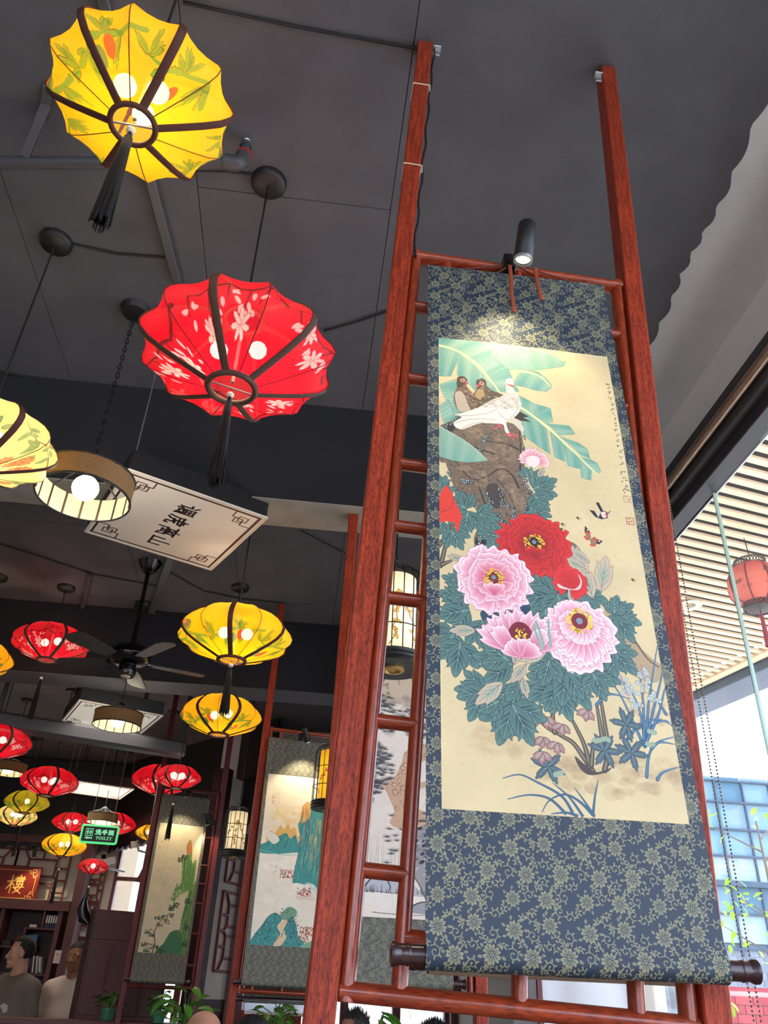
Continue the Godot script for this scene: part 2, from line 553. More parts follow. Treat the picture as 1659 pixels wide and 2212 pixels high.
func art_peony() -> ImageTexture:
	var g := Paint.new(100, 250, 14.4, Color.WHITE)
	g.paper(Color8(217, 195, 148), 0.05, 3)
	var b1 := Color8(154, 188, 164)
	var b2 := Color8(104, 164, 148)
	var rib := Color8(222, 220, 158)
	# speckles and the brown ground at the foot
	for i in 420:
		g.dot(Vector2(g.rng.randf() * 100, g.rng.randf() * 235), g.rng.randf_range(0.08, 0.22), Color8(120, 100, 70), 5)
	g.wash(Vector2(70, 232), Vector2(34, 9), Color(0.63, 0.5, 0.36, 0.13), 130, 4.0)
	g.wash(Vector2(28, 222), Vector2(16, 7), Color(0.7, 0.58, 0.43, 0.1), 50, 4.0)
	g.wash(Vector2(90, 205), Vector2(9, 8), Color(0.5, 0.36, 0.3, 0.12), 40, 2.2)
	# banana leaves
	blade(g, [0.0, 5.6, 6.9, 7.1, 13.6, 10.3, 21.3, 16.7, 27.2, 25.3], [0.1, -0.7, 13.8, -0.1, 29.1, 0.8, 34.2, 8.7, 38.9, 16.0], 26, b1, b2)
	blade(g, [27.2, 25.3, 31.1, 31.3, 34.1, 36.8], [38.9, 16.0, 42.6, 30.2, 44.8, 35.2], 12, b1, b2)
	blade(g, [0.0, 6.1, 6.9, 7.9, 12.7, 11.0], [-0.0, 29.1, 3.4, 28.9, 6.8, 28.4], 12, b1, b2)
	blade(g, [11.0, 10.6, 18.4, 16.4, 25.6, 25.5], [10.1, 27.0, 16.7, 32.7, 24.1, 43.4], 16, b1, b2)
	blade(g, [25.1, 25.5, 31.0, 33.4, 34.0, 38.3], [21.0, 37.5, 26.5, 43.1, 28.7, 48.0], 12, b2, b1)
	blade(g, [28.9, 4.9, 39.2, 1.8, 53.0, 1.3, 64.8, 3.3, 74.2, 8.5], [31.9, 12.9, 39.1, 19.3, 55.1, 17.7, 64.2, 14.9, 72.6, 11.8], 34, b1, b2.lerp(rib, 0.3))
	blade(g, [28.9, 4.7, 39.3, 1.5, 53.0, 1.0, 64.9, 2.7, 74.2, 8.3], [29.9, 1.2, 39.3, 0.8, 53.1, -0.0, 65.0, 1.6, 74.3, 8.1], 10, b1, rib)
	blade(g, [46.6, 19.9, 54.1, 20.5, 59.6, 24.3, 63.8, 29.2], [41.0, 30.3, 49.1, 31.5, 54.0, 32.8, 60.6, 32.7], 16, b1, b2)
	blade(g, [46.6, 19.7, 54.1, 20.3, 59.7, 24.0, 63.8, 29.0], [50.9, 18.6, 56.7, 18.7, 61.4, 23.0, 63.9, 27.6], 10, b1, b2)
	blade(g, [0.1, 35.3, 2.5, 43.3, 7.9, 54.9], [9.1, 30.3, 12.0, 44.5, 14.9, 56.2], 12, b1, b2)
	blade(g, [0.0, 50.6, 1.6, 59.4, 4.6, 63.9], [4.8, 45.2, 7.9, 54.9, 9.4, 57.7], 8, b2, b1)
	blade(g, [44.2, 44.6, 51.0, 50.0, 57.0, 55.4], [44.6, 37.8, 53.2, 42.7, 61.6, 44.5], 14, b1, b2)
	blade(g, [51.0, 50.2, 54.8, 53.1, 57.8, 55.8], [61.6, 44.5, 61.9, 50.0, 62.1, 53.6], 7, b1, b2)
	blade(g, [44.0, 46.6, 50.9, 51.8, 58.3, 59.2], [45.3, 65.2, 53.3, 71.7, 58.8, 75.6], 18, b2, b1)
	blade(g, [57.8, 55.5, 60.8, 58.0, 64.4, 62.4], [70.7, 55.0, 72.8, 58.0, 73.7, 60.6], 9, b1, b2)
	blade(g, [59.8, 60.1, 63.4, 63.6, 67.0, 68.1], [61.0, 77.1, 64.0, 78.3, 66.6, 79.4], 11, b2, b1)
	blade(g, [64.7, 63.1, 70.8, 68.8, 75.0, 73.6], [75.1, 66.0, 79.5, 69.5, 80.3, 75.5], 11, b1, b2)
	blade(g, [67.0, 68.1, 71.2, 72.5, 74.4, 75.5], [67.5, 81.7, 71.0, 82.3, 74.2, 82.7], 9, b2, b1)
	blade(g, [74.9, 75.0, 78.3, 78.9, 83.1, 84.5], [80.3, 76.0, 83.9, 78.0, 85.2, 83.0], 8, b1, b2)
	blade(g, [74.7, 76.5, 77.4, 79.9, 80.2, 82.9], [74.0, 88.0, 76.4, 88.7, 79.1, 89.2], 7, b2, b1)
	for a in [[0.0, 5.9, 6.9, 7.4, 13.5, 10.6, 21.3, 17.0, 27.2, 25.3, 34.0, 38.3], [28.9, 4.9, 39.2, 1.8, 53.0, 1.3, 64.8, 3.3, 73.0, 7.7], [44.1, 45.6, 51.0, 51.0, 57.7, 56.8, 67.1, 67.2, 74.8, 75.5, 83.1, 85.0], [46.6, 19.7, 54.1, 20.3, 59.7, 24.0, 63.4, 28.7]]:
		g.brush(a, 1.7, 0.7, rib)
	# eroded rock
	var rock := Color8(118, 98, 80)
	g.poly([4.7, 61.0, 15.0, 54.7, 24.3, 59.3, 36.2, 57.3, 43.1, 60.6, 44.5, 69.1, 45.5, 77.5, 43.8, 87.6, 44.5, 96.5, 47.4, 103.2, 45.1, 109.3, 41.7, 115.4, 40.0, 118.8, 35.3, 124.8, 29.5, 127.6, 23.0, 130.4, 17.9, 133.1, 16.7, 128.5, 19.8, 119.4, 17.2, 111.3, 9.3, 104.3, 5.4, 95.1, 3.6, 87.2, -0.1, 84.8, -0.0, 65.3], rock)
	g.poly([57.3, 126.3, 62.3, 126.0, 67.1, 127.5, 70.2, 133.3, 71.7, 138.6, 65.2, 138.1, 59.8, 133.9], rock.lightened(0.12))
	g.poly([77.8, 154.3, 82.2, 163.7, 89.2, 174.7, 96.6, 182.2, 99.9, 185.1, 97.0, 192.8, 86.7, 191.1, 79.7, 181.4, 77.1, 172.1], Color8(176, 152, 116))
	g.brush([77.8, 154.3, 82.3, 162.9, 89.3, 173.9, 94.2, 182.3, 99.0, 185.9], 1.4, 0.7, Color8(110, 92, 72))
	for i in 1500:
		var q := Vector2(g.rng.randf_range(0, 45), g.rng.randf_range(42, 115))
		if g.im.get_pixel(int(q.x * g.k), int(q.y * g.k)).is_equal_approx(rock):
			g.dot(q, g.rng.randf_range(0.15, 0.75), rock.lerp(Color8(70, 56, 48) if i % 2 else Color8(168, 142, 112), g.rng.randf_range(0.2, 0.75)), 6, 0.7, g.rng.randf())
	for a in [[14.9, 58.2, 20.1, 65.5, 25.4, 70.7, 35.4, 71.7, 42.2, 74.9], [8.2, 85.1, 16.2, 95.1, 24.5, 92.7, 31.5, 87.7, 37.4, 90.8, 40.6, 98.5], [19.2, 94.9, 21.1, 103.4, 23.7, 111.7, 27.1, 118.1], [29.7, 94.1, 35.2, 102.4, 37.6, 110.7, 35.7, 118.3], [6.9, 68.5, 14.5, 73.5, 22.1, 76.6, 28.9, 78.8], [43.0, 62.5, 42.8, 77.7, 41.1, 91.4]]:
		g.brush(a, 0.5, 1.1, Color8(66, 54, 48))
	g.poly([24.2, 98.4, 28.8, 96.8, 31.9, 101.8, 32.3, 107.7, 28.8, 111.3, 25.3, 108.2, 23.7, 103.2], Color8(72, 62, 58))
	g.poly([8.8, 89.5, 13.4, 87.3, 17.1, 88.8, 14.1, 90.9], Color8(140, 118, 92))
	for q in [[17.0, 66.7], [20.2, 64.5], [32.3, 71.1], [36.6, 78.2], [27.3, 78.9], [36.8, 100.5], [40.1, 106.3], [21.4, 94.7], [32.2, 89.4]]:
		g.wash(Vector2(q[0], q[1]), Vector2(3.6, 5.0), Color(0.72, 0.6, 0.46, 0.16), 46, 1.5)
	g.poly([4.7, 61.0, 9.3, 61.6, 6.9, 66.6, 3.1, 66.0], Color8(52, 44, 42))
	g.poly([18.4, 127.5, 24.2, 126.2, 22.2, 133.7, 17.3, 134.4], Color8(40, 36, 38))
	for a in [[3.1, 65.0, 9.4, 56.7, 11.8, 55.5], [44.8, 65.2, 45.1, 77.5, 45.2, 81.2], [4.4, 90.7, 5.4, 98.6, 8.6, 103.5], [11.7, 96.8, 14.6, 97.4, 16.5, 96.0], [23.0, 102.4, 24.7, 106.6, 27.4, 110.6], [30.9, 100.1, 32.0, 106.0, 31.5, 109.5], [43.8, 91.2, 45.1, 99.0, 47.2, 100.6], [43.3, 113.6, 44.7, 109.4, 46.4, 106.7], [18.6, 111.2, 21.5, 113.5, 24.2, 116.7], [18.2, 121.1, 20.0, 127.4, 17.3, 134.0], [29.7, 113.6, 30.3, 118.3, 33.6, 120.0], [35.0, 109.4, 37.3, 114.0, 36.2, 117.9], [43.7, 106.8, 44.1, 112.6, 48.1, 116.1], [21.3, 76.7, 23.8, 70.8, 25.1, 68.4]]:
		var p := g.smooth(g.pts(a), false, 5)
		for i in 26:
			var q := along(p, g.rng.randf()) + Vector2(g.rng.randf_range(-1.1, 1.1), g.rng.randf_range(-1.1, 1.1))
			g.dot(q, 0.62, Color8(38, 40, 44), 8)
			g.dot(q + Vector2(-0.08, -0.08), g.rng.randf_range(0.26, 0.42), Color8(196, 212, 208), 7)
	# the leaf that lies across the rock
	blade(g, [-0.0, 63.9, 8.4, 68.8, 17.5, 75.1, 25.0, 83.0], [-0.1, 83.2, 6.7, 85.0, 14.2, 85.5, 24.5, 83.6], 26, b1, b2.lerp(b1, 0.4))
	g.brush([-0.0, 63.9, 8.4, 68.8, 17.5, 75.1, 25.0, 83.0], 0.7, 0.4, b1.lightened(0.2))
	# three pigeons
	var ink := Color8(58, 44, 38)
	g.poly([10.3, 33.4, 10.1, 29.7, 12.3, 27.8, 14.6, 28.2, 16.0, 30.7, 15.2, 34.1, 17.2, 37.5, 19.2, 40.3, 19.8, 44.3, 21.0, 49.5, 17.7, 50.9, 13.1, 53.1, 10.8, 53.3, 8.4, 47.7, 8.0, 42.5, 9.5, 37.6], Color8(120, 92, 74))
	g.poly([8.7, 41.3, 11.6, 38.6, 14.3, 41.9, 16.0, 48.2, 16.8, 51.0, 12.2, 53.1, 10.0, 51.1], Color8(192, 170, 146))
	g.poly([10.1, 29.7, 12.3, 27.8, 14.6, 28.2, 15.9, 30.4, 14.5, 32.3, 12.6, 35.5, 10.2, 35.8], Color8(74, 54, 46))
	g.poly([20.9, 31.7, 21.7, 29.2, 24.1, 28.1, 26.4, 29.7, 26.7, 33.0, 29.4, 36.0, 33.5, 37.7, 36.7, 39.8, 33.6, 44.8, 28.9, 47.0, 23.3, 49.0, 20.1, 49.6, 18.8, 44.4, 19.2, 39.7, 21.0, 35.9], Color8(88, 70, 54))
	g.poly([20.4, 38.4, 22.8, 35.8, 24.9, 37.4, 24.5, 41.0, 21.7, 43.0, 19.9, 41.4], Color8(176, 142, 96))
	g.poly([20.7, 31.7, 21.7, 29.2, 24.1, 28.1, 26.1, 29.7, 24.8, 32.9, 21.9, 34.9], Color8(52, 42, 40))
	for i in 420:
		var q := Vector2(g.rng.randf_range(14, 26), g.rng.randf_range(28, 56)) if i % 2 else Vector2(g.rng.randf_range(27, 46), g.rng.randf_range(24, 56))
		var under := g.im.get_pixel(int(q.x * g.k), int(q.y * g.k))
		if under.g < 0.42 and under.r < 0.5:
			g.brush([q.x - 0.7, q.y - 0.2, q.x, q.y + 0.5, q.x + 0.8, q.y - 0.3], 0.28, 0.2, Color8(200, 172, 132) if i % 4 < 2 else ink)
	for e in [[13.2, 30.8], [23.8, 31.7]]:
		g.dot(Vector2(e[0], e[1]), 1.35, Color8(222, 150, 110), 12)
		g.dot(Vector2(e[0], e[1]), 0.6, ink, 8)
	g.poly([14.5, 32.0, 16.2, 32.2, 16.0, 33.5, 14.7, 33.2], Color8(206, 62, 72), false)
	g.poly([20.7, 33.1, 23.0, 32.4, 21.9, 34.8, 20.6, 34.9], Color8(206, 62, 72), false)
	g.poly([40.1, 53.5, 44.1, 49.1, 48.9, 52.1, 45.7, 53.0, 49.9, 55.5, 44.1, 55.4], Color8(60, 50, 46), false)
	g.poly([38.6, 55.9, 41.9, 54.5, 45.6, 60.1, 44.5, 62.7, 41.1, 59.1], Color8(214, 200, 180))
	var wh := Color8(238, 226, 206)
	g.poly([37.5, 30.1, 37.6, 27.6, 39.6, 25.9, 41.7, 26.6, 42.2, 29.6, 41.4, 32.5, 42.8, 35.7, 44.4, 39.7, 45.3, 43.7, 44.3, 48.5, 41.5, 52.8, 37.7, 56.0, 36.2, 57.8, 37.2, 63.3, 38.9, 65.4, 37.1, 66.1, 35.2, 63.0, 34.3, 59.1, 29.3, 59.0, 22.9, 59.3, 16.5, 62.4, 12.0, 64.7, 8.4, 63.3, 8.0, 60.3, 12.1, 56.6, 9.0, 55.4, 14.0, 53.0, 19.6, 50.2, 24.3, 46.8, 29.1, 42.9, 33.9, 40.1, 36.8, 37.4, 37.5, 33.7], wh)
	for i in 900:
		var q := Vector2(g.rng.randf_range(12, 48), g.rng.randf_range(22, 48))
		if q.y > 28 and g.im.get_pixel(clampi(int(q.x * g.k), 0, g.w - 1), int(q.y * g.k)).is_equal_approx(wh):
			var l := 0.7 + 0.03 * (48 - q.x)
			g.brush([q.x - l, q.y - 0.5, q.x - l * 0.4, q.y + l * 0.55, q.x + l, q.y + 0.1], 0.15, 0.15, Color8(160, 140, 120))
	for a in [[9.0, 55.7, 16.7, 55.0, 25.9, 52.5, 31.6, 49.1], [8.4, 60.8, 15.3, 58.0, 23.0, 56.7, 30.3, 56.6], [12.0, 64.1, 17.5, 60.6, 23.9, 58.3], [25.2, 48.5, 29.0, 44.7, 34.4, 40.0], [32.0, 50.8, 35.0, 54.5, 37.7, 55.4, 42.7, 48.1, 42.2, 42.3]]:
		g.brush(a, 0.22, 0.22, Color8(140, 118, 98))
	g.dot(Vector2([40.2, 28.5][0], [40.2, 28.5][1]), 1.0, Color8(226, 200, 186), 10)
	g.poly([38.0, 29.8, 39.1, 30.6, 41.5, 30.8, 41.6, 32.3, 40.2, 31.8, 38.6, 31.1], Color8(206, 62, 72))
	for a in [[32.5, 59.3, 31.0, 61.4, 28.7, 62.4], [32.5, 59.3, 33.3, 60.9, 34.1, 62.5], [37.1, 65.0, 35.7, 65.7, 34.6, 65.8], [37.6, 65.0, 38.8, 67.1, 39.4, 69.0], [37.8, 65.0, 40.7, 65.8, 42.4, 67.3], [37.8, 64.7, 40.7, 65.3, 42.3, 65.1]]:
		g.brush(a, 1.1, 0.5, Color8(214, 84, 96))
	# stems at the foot, old trunk
	var bark := Color8(76, 62, 54)
	for a in [[62.6, 232.5, 59.1, 226.8, 55.4, 221.6, 50.7, 219.0, 43.2, 214.5, 43.2, 206.9], [61.5, 230.6, 60.3, 222.7, 57.5, 215.4, 54.6, 209.2], [67.6, 231.7, 70.2, 223.0, 70.1, 212.8, 69.8, 204.3, 69.7, 199.2], [68.3, 221.1, 68.0, 212.9, 67.6, 204.4], [48.0, 217.8, 47.9, 210.2, 50.6, 205.1], [62.2, 230.0, 63.2, 225.3, 64.1, 220.6], [-0.4, 134.3, 5.0, 126.1, 8.3, 120.2, 13.4, 115.8], [0.4, 144.8, 2.8, 134.0, 4.5, 125.7, 6.3, 115.3], [1.1, 143.9, 5.9, 141.4], [2.9, 128.6, 9.5, 123.5]]:
		g.brush(a, 2.4, 1.2, bark)
		g.brush(a, 1.0, 0.5, Color8(128, 124, 100))
	g.poly([55.6, 226.9, 58.8, 229.4, 63.3, 232.5, 67.6, 231.7, 70.7, 230.3, 68.3, 232.4, 61.1, 233.9, 57.2, 231.4], bark)
	# blue orchid grass
	var blue := Color8(46, 86, 120)
	for a in [[85.7, 220.4, 82.8, 210.9, 78.6, 199.6, 73.7, 191.7], [86.4, 220.4, 86.8, 209.3, 84.6, 199.3, 76.5, 187.8], [87.2, 220.4, 90.5, 204.9, 95.2, 189.9, 100.0, 175.7], [86.1, 220.4, 88.8, 201.3, 88.6, 188.7, 82.1, 175.0], [86.4, 220.4, 93.7, 203.3, 99.5, 189.7, 100.1, 185.1], [86.3, 221.1, 91.5, 211.9, 97.8, 209.6, 100.3, 212.3], [79.5, 218.3, 86.4, 211.4, 94.9, 209.3, 98.7, 210.9], [85.1, 233.1, 87.6, 224.4, 92.5, 218.8, 100.3, 216.1], [89.5, 233.9, 92.5, 230.9, 99.8, 228.3], [86.4, 220.4, 94.5, 207.6, 99.4, 196.5, 100.2, 195.3], [98.3, 206.7, 94.0, 197.4, 91.1, 189.3], [67.5, 205.1, 72.5, 200.6, 77.0, 200.0, 83.5, 201.6], [89.1, 221.7, 93.2, 218.8, 99.7, 219.2]]:
		g.brush(a, 1.5, 0.35, blue)
		g.brush(a, 0.4, 0.12, Color8(112, 150, 168))
	for a in [[24.9, 237.3, 31.9, 235.5, 38.6, 237.8, 48.4, 242.5, 52.5, 248.6], [26.5, 245.0, 35.4, 242.9, 43.5, 243.9, 49.8, 249.2], [40.0, 248.9, 43.4, 244.5, 49.8, 241.9, 55.7, 244.2, 60.6, 248.9], [45.4, 237.9, 51.8, 243.0, 56.5, 249.7], [54.2, 239.2, 57.8, 244.1, 61.2, 249.5], [64.3, 235.7, 62.2, 242.1, 60.6, 248.9], [43.7, 249.4, 49.8, 248.6, 54.5, 249.6]]:
		g.brush(a, 0.3, 1.3, blue.lerp(Color8(96, 110, 116), 0.3))
	# pale orchid flowers
	for a in [[80.2, 193.6], [81.3, 196.5], [84.7, 198.6], [89.9, 194.7], [92.0, 190.8], [92.5, 201.9], [85.6, 202.9], [94.2, 200.4], [90.4, 189.4]]:
		for i in 4:
			g.leaf(Vector2(a[0], a[1]), g.rng.randf() * TAU, 3.6, 1.7, Color8(196, 208, 200), Color8(220, 222, 206), Color8(150, 160, 156), 1)
	for a in [[79.9, 190.6, 81.3, 196.5, 82.8, 201.6], [90.6, 185.6, 90.4, 196.1, 85.4, 208.7]]:
		g.brush(a, 0.4, 0.3, Color8(170, 110, 104))
	# dark rosettes near the ground
	for a in [[80.1, 224.0], [68.7, 223.8], [43.9, 231.6], [79.7, 212.4]]:
		for i in 6:
			g.leaf(Vector2(a[0], a[1]), i * 1.05 + g.rng.randf() * 0.4, 7.5 if a[0] > 40 else 5.0, 2.6, Color8(46, 68, 84), Color8(72, 96, 106), Color8(120, 140, 140), 3)
	for a in [[65.7, 219.2], [69.4, 218.7], [90.4, 214.1], [47.9, 233.7], [88.7, 219.6]]:
		for i in 3:
			g.dot(Vector2(a[0] + i * 1.2 - 1, a[1] + g.rng.randf()), 1.1, Color8(150, 168, 140), 9)
	# reddish young leaves
	var dk := Color8(32, 64, 70)
	var rm := Color8(88, 122, 114)
	var ve := Color8(152, 178, 162)
	for a in [[42.8, 220.0], [48.3, 221.8], [41.9, 226.1], [40.7, 210.5], [51.2, 214.2], [62.8, 207.5], [44.9, 211.7]]:
		for i in 3:
			g.leaf(Vector2(a[0], a[1]), 0.6 + i * 0.9 + g.rng.randf() * 0.4, 5.2, 2.8, Color8(132, 148, 132), Color8(178, 96, 100), Color8(190, 180, 160))
	# the dark mass behind the flowers
	g.poly([33.8, 158.1, 45.2, 152.4, 49.0, 163.9, 46.3, 178.4, 38.3, 183.5, 32.3, 182.2, 28.1, 176.2], Color8(36, 66, 88))
	g.poly([61.9, 146.2, 70.5, 148.3, 73.6, 155.8, 68.0, 162.8, 57.1, 161.8, 54.9, 151.8], Color8(36, 62, 82))
	g.poly([47.5, 181.5, 78.3, 180.0, 79.1, 185.3, 72.3, 191.0, 57.4, 188.7, 48.5, 187.6], Color8(40, 74, 92))
	g.poly([19.4, 165.5, 33.3, 166.4, 29.7, 174.6, 20.7, 171.9], Color8(40, 72, 92))
	# sprays of leaves: position, direction in degrees, length
	for a in [[[11.2, 153.5], 200, 12], [[13.4, 160.9], 190, 17], [[13.3, 165.8], 165, 18], [[12.7, 159.3], 215, 12], [[6.2, 177.4], 150, 14], [[6.2, 177.4], 120, 14], [[9.1, 181.1], 100, 18], [[19.2, 170.4], 80, 18], [[23.8, 170.1], 70, 16], [[31.9, 189.9], 190, 20], [[30.5, 188.4], 215, 16],
			[[19.5, 201.4], 175, 15], [[19.5, 202.2], 120, 17], [[31.3, 198.8], 90, 16], [[34.4, 197.2], 80, 14], [[30.1, 207.4], 110, 20], [[30.8, 207.4], 65, 20], [[25.1, 206.2], 150, 12], [[51.4, 197.1], 150, 18], [[51.4, 197.1], 75, 18], [[55.6, 191.8], 60, 20], [[55.7, 191.0], 20, 18], [[55.8, 190.2], 215, 15], [[68.1, 188.2], 30, 15], [[67.7, 191.2], 70, 14], [[48.6, 186.8], 110, 14],
			[[81.6, 162.1], 60, 17], [[81.6, 162.1], 330, 13], [[81.6, 162.1], 280, 10], [[77.5, 180.0], 45, 16], [[77.6, 173.7], 75, 12], [[55.4, 154.3], 225, 18], [[55.4, 154.3], 165, 22], [[55.4, 154.3], 80, 18], [[64.4, 153.0], 55, 20], [[49.2, 162.2], 100, 15], [[45.0, 145.5], 200, 12], [[30.7, 126.7], 185, 14], [[63.2, 133.7], 250, 9],
			[[13.5, 112.4], 250, 12], [[13.5, 112.4], 200, 14], [[18.5, 115.4], 10, 13], [[14.2, 114.1], 100, 16], [[0.6, 105.0], 290, 10], [[0.6, 101.5], 250, 10], [[5.4, 125.3], 60, 13], [[1.2, 120.7], 120, 12], [[48.2, 97.9], 330, 16], [[47.9, 101.4], 50, 13], [[45.7, 91.1], 250, 8], [[45.1, 109.3], 20, 13], [[43.1, 117.0], 350, 12], [[47.5, 116.7], 30, 8]]:
		g.spray(Vector2(a[0][0], a[0][1]), deg_to_rad(a[1]), a[2] * 0.92, dk, rm, ve)
	# pale young leaves with pink tips
	for a in [[[72.1, 155.1], 260, 17], [[76.6, 151.4], 285, 20], [[71.3, 142.2], 240, 18], [[70.6, 140.4], 205, 12], [[72.7, 136.7], 215, 12], [[16.0, 175.3], 175, 12], [[27.0, 198.2], 140, 16], [[37.8, 189.6], 130, 11], [[41.8, 187.1], 200, 14], [[35.9, 195.6], 80, 9], [[47.4, 183.0], 160, 14], [[61.4, 158.2], 280, 9], [[32.6, 189.8], 290, 10], [[51.0, 90.7], 300, 7], [[11.5, 140.6], 190, 8], [[13.1, 140.5], 90, 8]]:
		g.leaf(Vector2(a[0][0], a[0][1]), deg_to_rad(a[1]), a[2], a[2] * 0.42, Color8(150, 174, 152), Color8(206, 176, 150), Color8(120, 120, 104))
	# flowers
	var red := Color8(196, 34, 38)
	g.poly([-0.3, 108.4, 2.8, 100.5, 6.0, 103.7, 7.8, 108.7, 11.2, 117.6, 8.3, 121.0, 4.0, 120.5, -0.4, 120.6], Color8(222, 62, 46))
	g.poly([-0.1, 110.0, 6.4, 109.5, 10.4, 116.9, 8.6, 126.4, 6.3, 118.1, -0.1, 117.6], Color8(222, 62, 46))
	g.brush([0.5, 115.9, 5.6, 113.0, 7.1, 106.2], 0.4, 0.3, Color8(140, 50, 40))
	g.peony(Vector2([46.2, 129.4][0], [46.2, 129.4][1]), 19.0, Color8(138, 22, 28), Color8(222, 48, 44), Color8(112, 16, 22), Color8(70, 24, 28), 0.4)
	g.peony(Vector2([25.5, 149.7][0], [25.5, 149.7][1]), 19.5, Color8(206, 76, 108), Color8(248, 222, 222), Color8(176, 96, 116), Color8(120, 30, 44), 1.1)
	g.peony(Vector2([63.7, 172.8][0], [63.7, 172.8][1] + 1.0), 18.0, Color8(212, 86, 118), Color8(250, 228, 228), Color8(178, 100, 120), Color8(126, 34, 46), 0.2, 0.0, 1.0)
	for i in 11:
		g.petal(Vector2([64.1, 169.6][0], [64.1, 169.6][1]), deg_to_rad(18 + i * 14.5), 20.0 - 3.0 * absf(i - 5) / 5.0, 8.6, Color8(212, 86, 118), Color8(250, 230, 230), Color8(178, 100, 120))
	for i in 9:
		g.petal(Vector2([64.4, 167.1][0], [64.4, 167.1][1]), deg_to_rad(30 + i * 15.0), 12.0, 6.4, Color8(214, 112, 140), Color8(252, 234, 234), Color8(178, 100, 120))
	var hc := Vector2([64.4, 167.1][0], [64.4, 167.1][1])
	for i in 130:
		var a := g.rng.randf() * TAU
		g.dot(hc + Vector2(cos(a), sin(a)) * g.rng.randf_range(3.6, 6.2), 0.48, Color8(236, 208, 60) if i % 3 else Color8(176, 138, 40), 6)
	g.dot(hc, 3.9, Color8(128, 32, 44), 16)
	g.dot(hc, 1.6, Color8(128, 146, 156), 12)
	# the half-open pink cup
	var cup := Vector2([36.4, 177.4][0], [36.4, 177.4][1])
	for i in 7:
		g.petal(cup + Vector2(0, 7), deg_to_rad(-150 + i * 20), 22.0, 10.0, Color8(196, 78, 110), Color8(248, 214, 218), Color8(164, 76, 98))
	g.dot(cup + Vector2(0, -1), 5.6, Color8(120, 28, 44), 16, 1.2)
	for i in 60:
		g.dot(cup + Vector2(g.rng.randf_range(-2.4, 2.6), g.rng.randf_range(-4.5, 4.5)), 0.5, Color8(236, 208, 60) if i % 3 else Color8(176, 138, 40), 6)
	for s in [-1, 1]:
		g.petal(cup + Vector2(s * 2.5, 8.5), deg_to_rad(-90 + s * 34), 17.0, 7.5, Color8(200, 84, 114), Color8(250, 226, 228), Color8(164, 76, 98))
	for i in 4:
		g.petal(cup + Vector2(0, 9), deg_to_rad(-140 + i * 34), 10.0, 8.0, Color8(206, 92, 120), Color8(250, 226, 228), Color8(164, 76, 98))
	# buds: the red one and the pink one under the leaf
	var rb := Vector2([61.0, 146.3][0], [61.0, 146.3][1])
	for i in 7:
		g.petal(rb + Vector2(1, 2), deg_to_rad(-200 + i * 42), 9.0, 8.0, Color8(196, 34, 38), Color8(226, 54, 52), Color8(140, 24, 30))
	g.poly([55.9, 149.2, 59.0, 150.7, 63.7, 151.3, 67.0, 147.7, 66.2, 143.3, 67.9, 146.7, 66.2, 151.2, 61.3, 151.9, 56.5, 151.3], Color8(216, 196, 186))
	var pb := Vector2([49.6, 79.0][0], [49.6, 79.0][1])
	for i in 8:
		g.petal(pb + Vector2(0, 2), deg_to_rad(-170 + i * 24), 8.5, 6.0, Color8(214, 112, 128), Color8(250, 222, 214), Color8(176, 86, 100))
	g.poly([45.3, 80.2, 48.2, 77.7, 52.0, 78.3, 52.5, 81.5, 50.0, 84.6, 46.5, 84.3], Color8(244, 216, 208))
	g.brush([47.7, 84.6, 48.0, 90.0, 48.3, 96.2], 0.8, 0.6, Color8(110, 140, 118))
	for a in [[43.9, 169.0, 45.7, 175.3, 46.8, 180.7], [43.0, 170.7, 44.1, 177.0, 46.3, 182.3], [49.8, 167.9, 49.6, 175.1, 49.9, 180.6]]:
		g.brush(a, 1.0, 1.0, Color8(130, 170, 150))
	# butterflies and bees
	g.poly([76.1, 107.1, 78.7, 107.3, 80.5, 111.0, 82.1, 107.5, 80.1, 102.5, 81.7, 102.0, 83.3, 106.6, 85.5, 107.3, 85.4, 110.7, 81.9, 111.8, 78.7, 110.7], Color8(34, 30, 38), false)
	g.poly([82.0, 107.9, 84.4, 107.3, 85.2, 109.8, 82.8, 110.9], Color8(226, 200, 190))
	g.brush([84.6, 108.6, 85.1, 110.3], 0.8, 0.5, Color8(206, 60, 50))
	g.brush([85.3, 108.6, 87.3, 106.3], 0.4, 0.3, Color8(34, 30, 38))
	g.poly([72.8, 116.5, 74.8, 119.1, 75.2, 122.8, 72.8, 122.0, 72.2, 120.2], Color8(40, 34, 38), false)
	g.poly([72.5, 120.6, 75.0, 121.1, 75.2, 124.2, 72.9, 124.4], Color8(150, 112, 84), false)
	g.poly([75.7, 122.8, 81.0, 124.1, 79.0, 126.1, 76.1, 125.7], Color8(40, 34, 38), false)
	g.poly([74.4, 123.8, 78.0, 122.6, 77.3, 126.9, 74.7, 127.1], Color8(150, 112, 84), false)
	for a in [[72.6, 120.2, 75.1, 120.7], [71.9, 122.6, 73.3, 124.6], [76.9, 122.7, 77.9, 125.0], [74.5, 127.1, 76.8, 127.3]]:
		g.brush(a, 1.1, 0.9, Color8(216, 72, 52))
	for a in [[73.7, 118.7, 74.3, 119.3], [78.9, 124.2, 79.6, 124.7]]:
		g.brush(a, 0.7, 0.5, Color8(236, 226, 210))
	for a in [[70.2, 112.9], [61.9, 117.3], [61.2, 120.2], [94.0, 143.9]]:
		var q := Vector2(a[0], a[1])
		g.dot(q, 0.95, Color8(44, 38, 36), 8, 0.8)
		g.dot(q + Vector2(-0.7, -0.5), 0.8, Color8(70, 62, 58), 8, 0.7)
		g.dot(q + Vector2(0.2, 0.1), 0.6, Color8(226, 196, 56), 7)
		g.dot(q + Vector2(1.1, -0.7), 0.75, Color8(206, 196, 176), 7, 0.6)
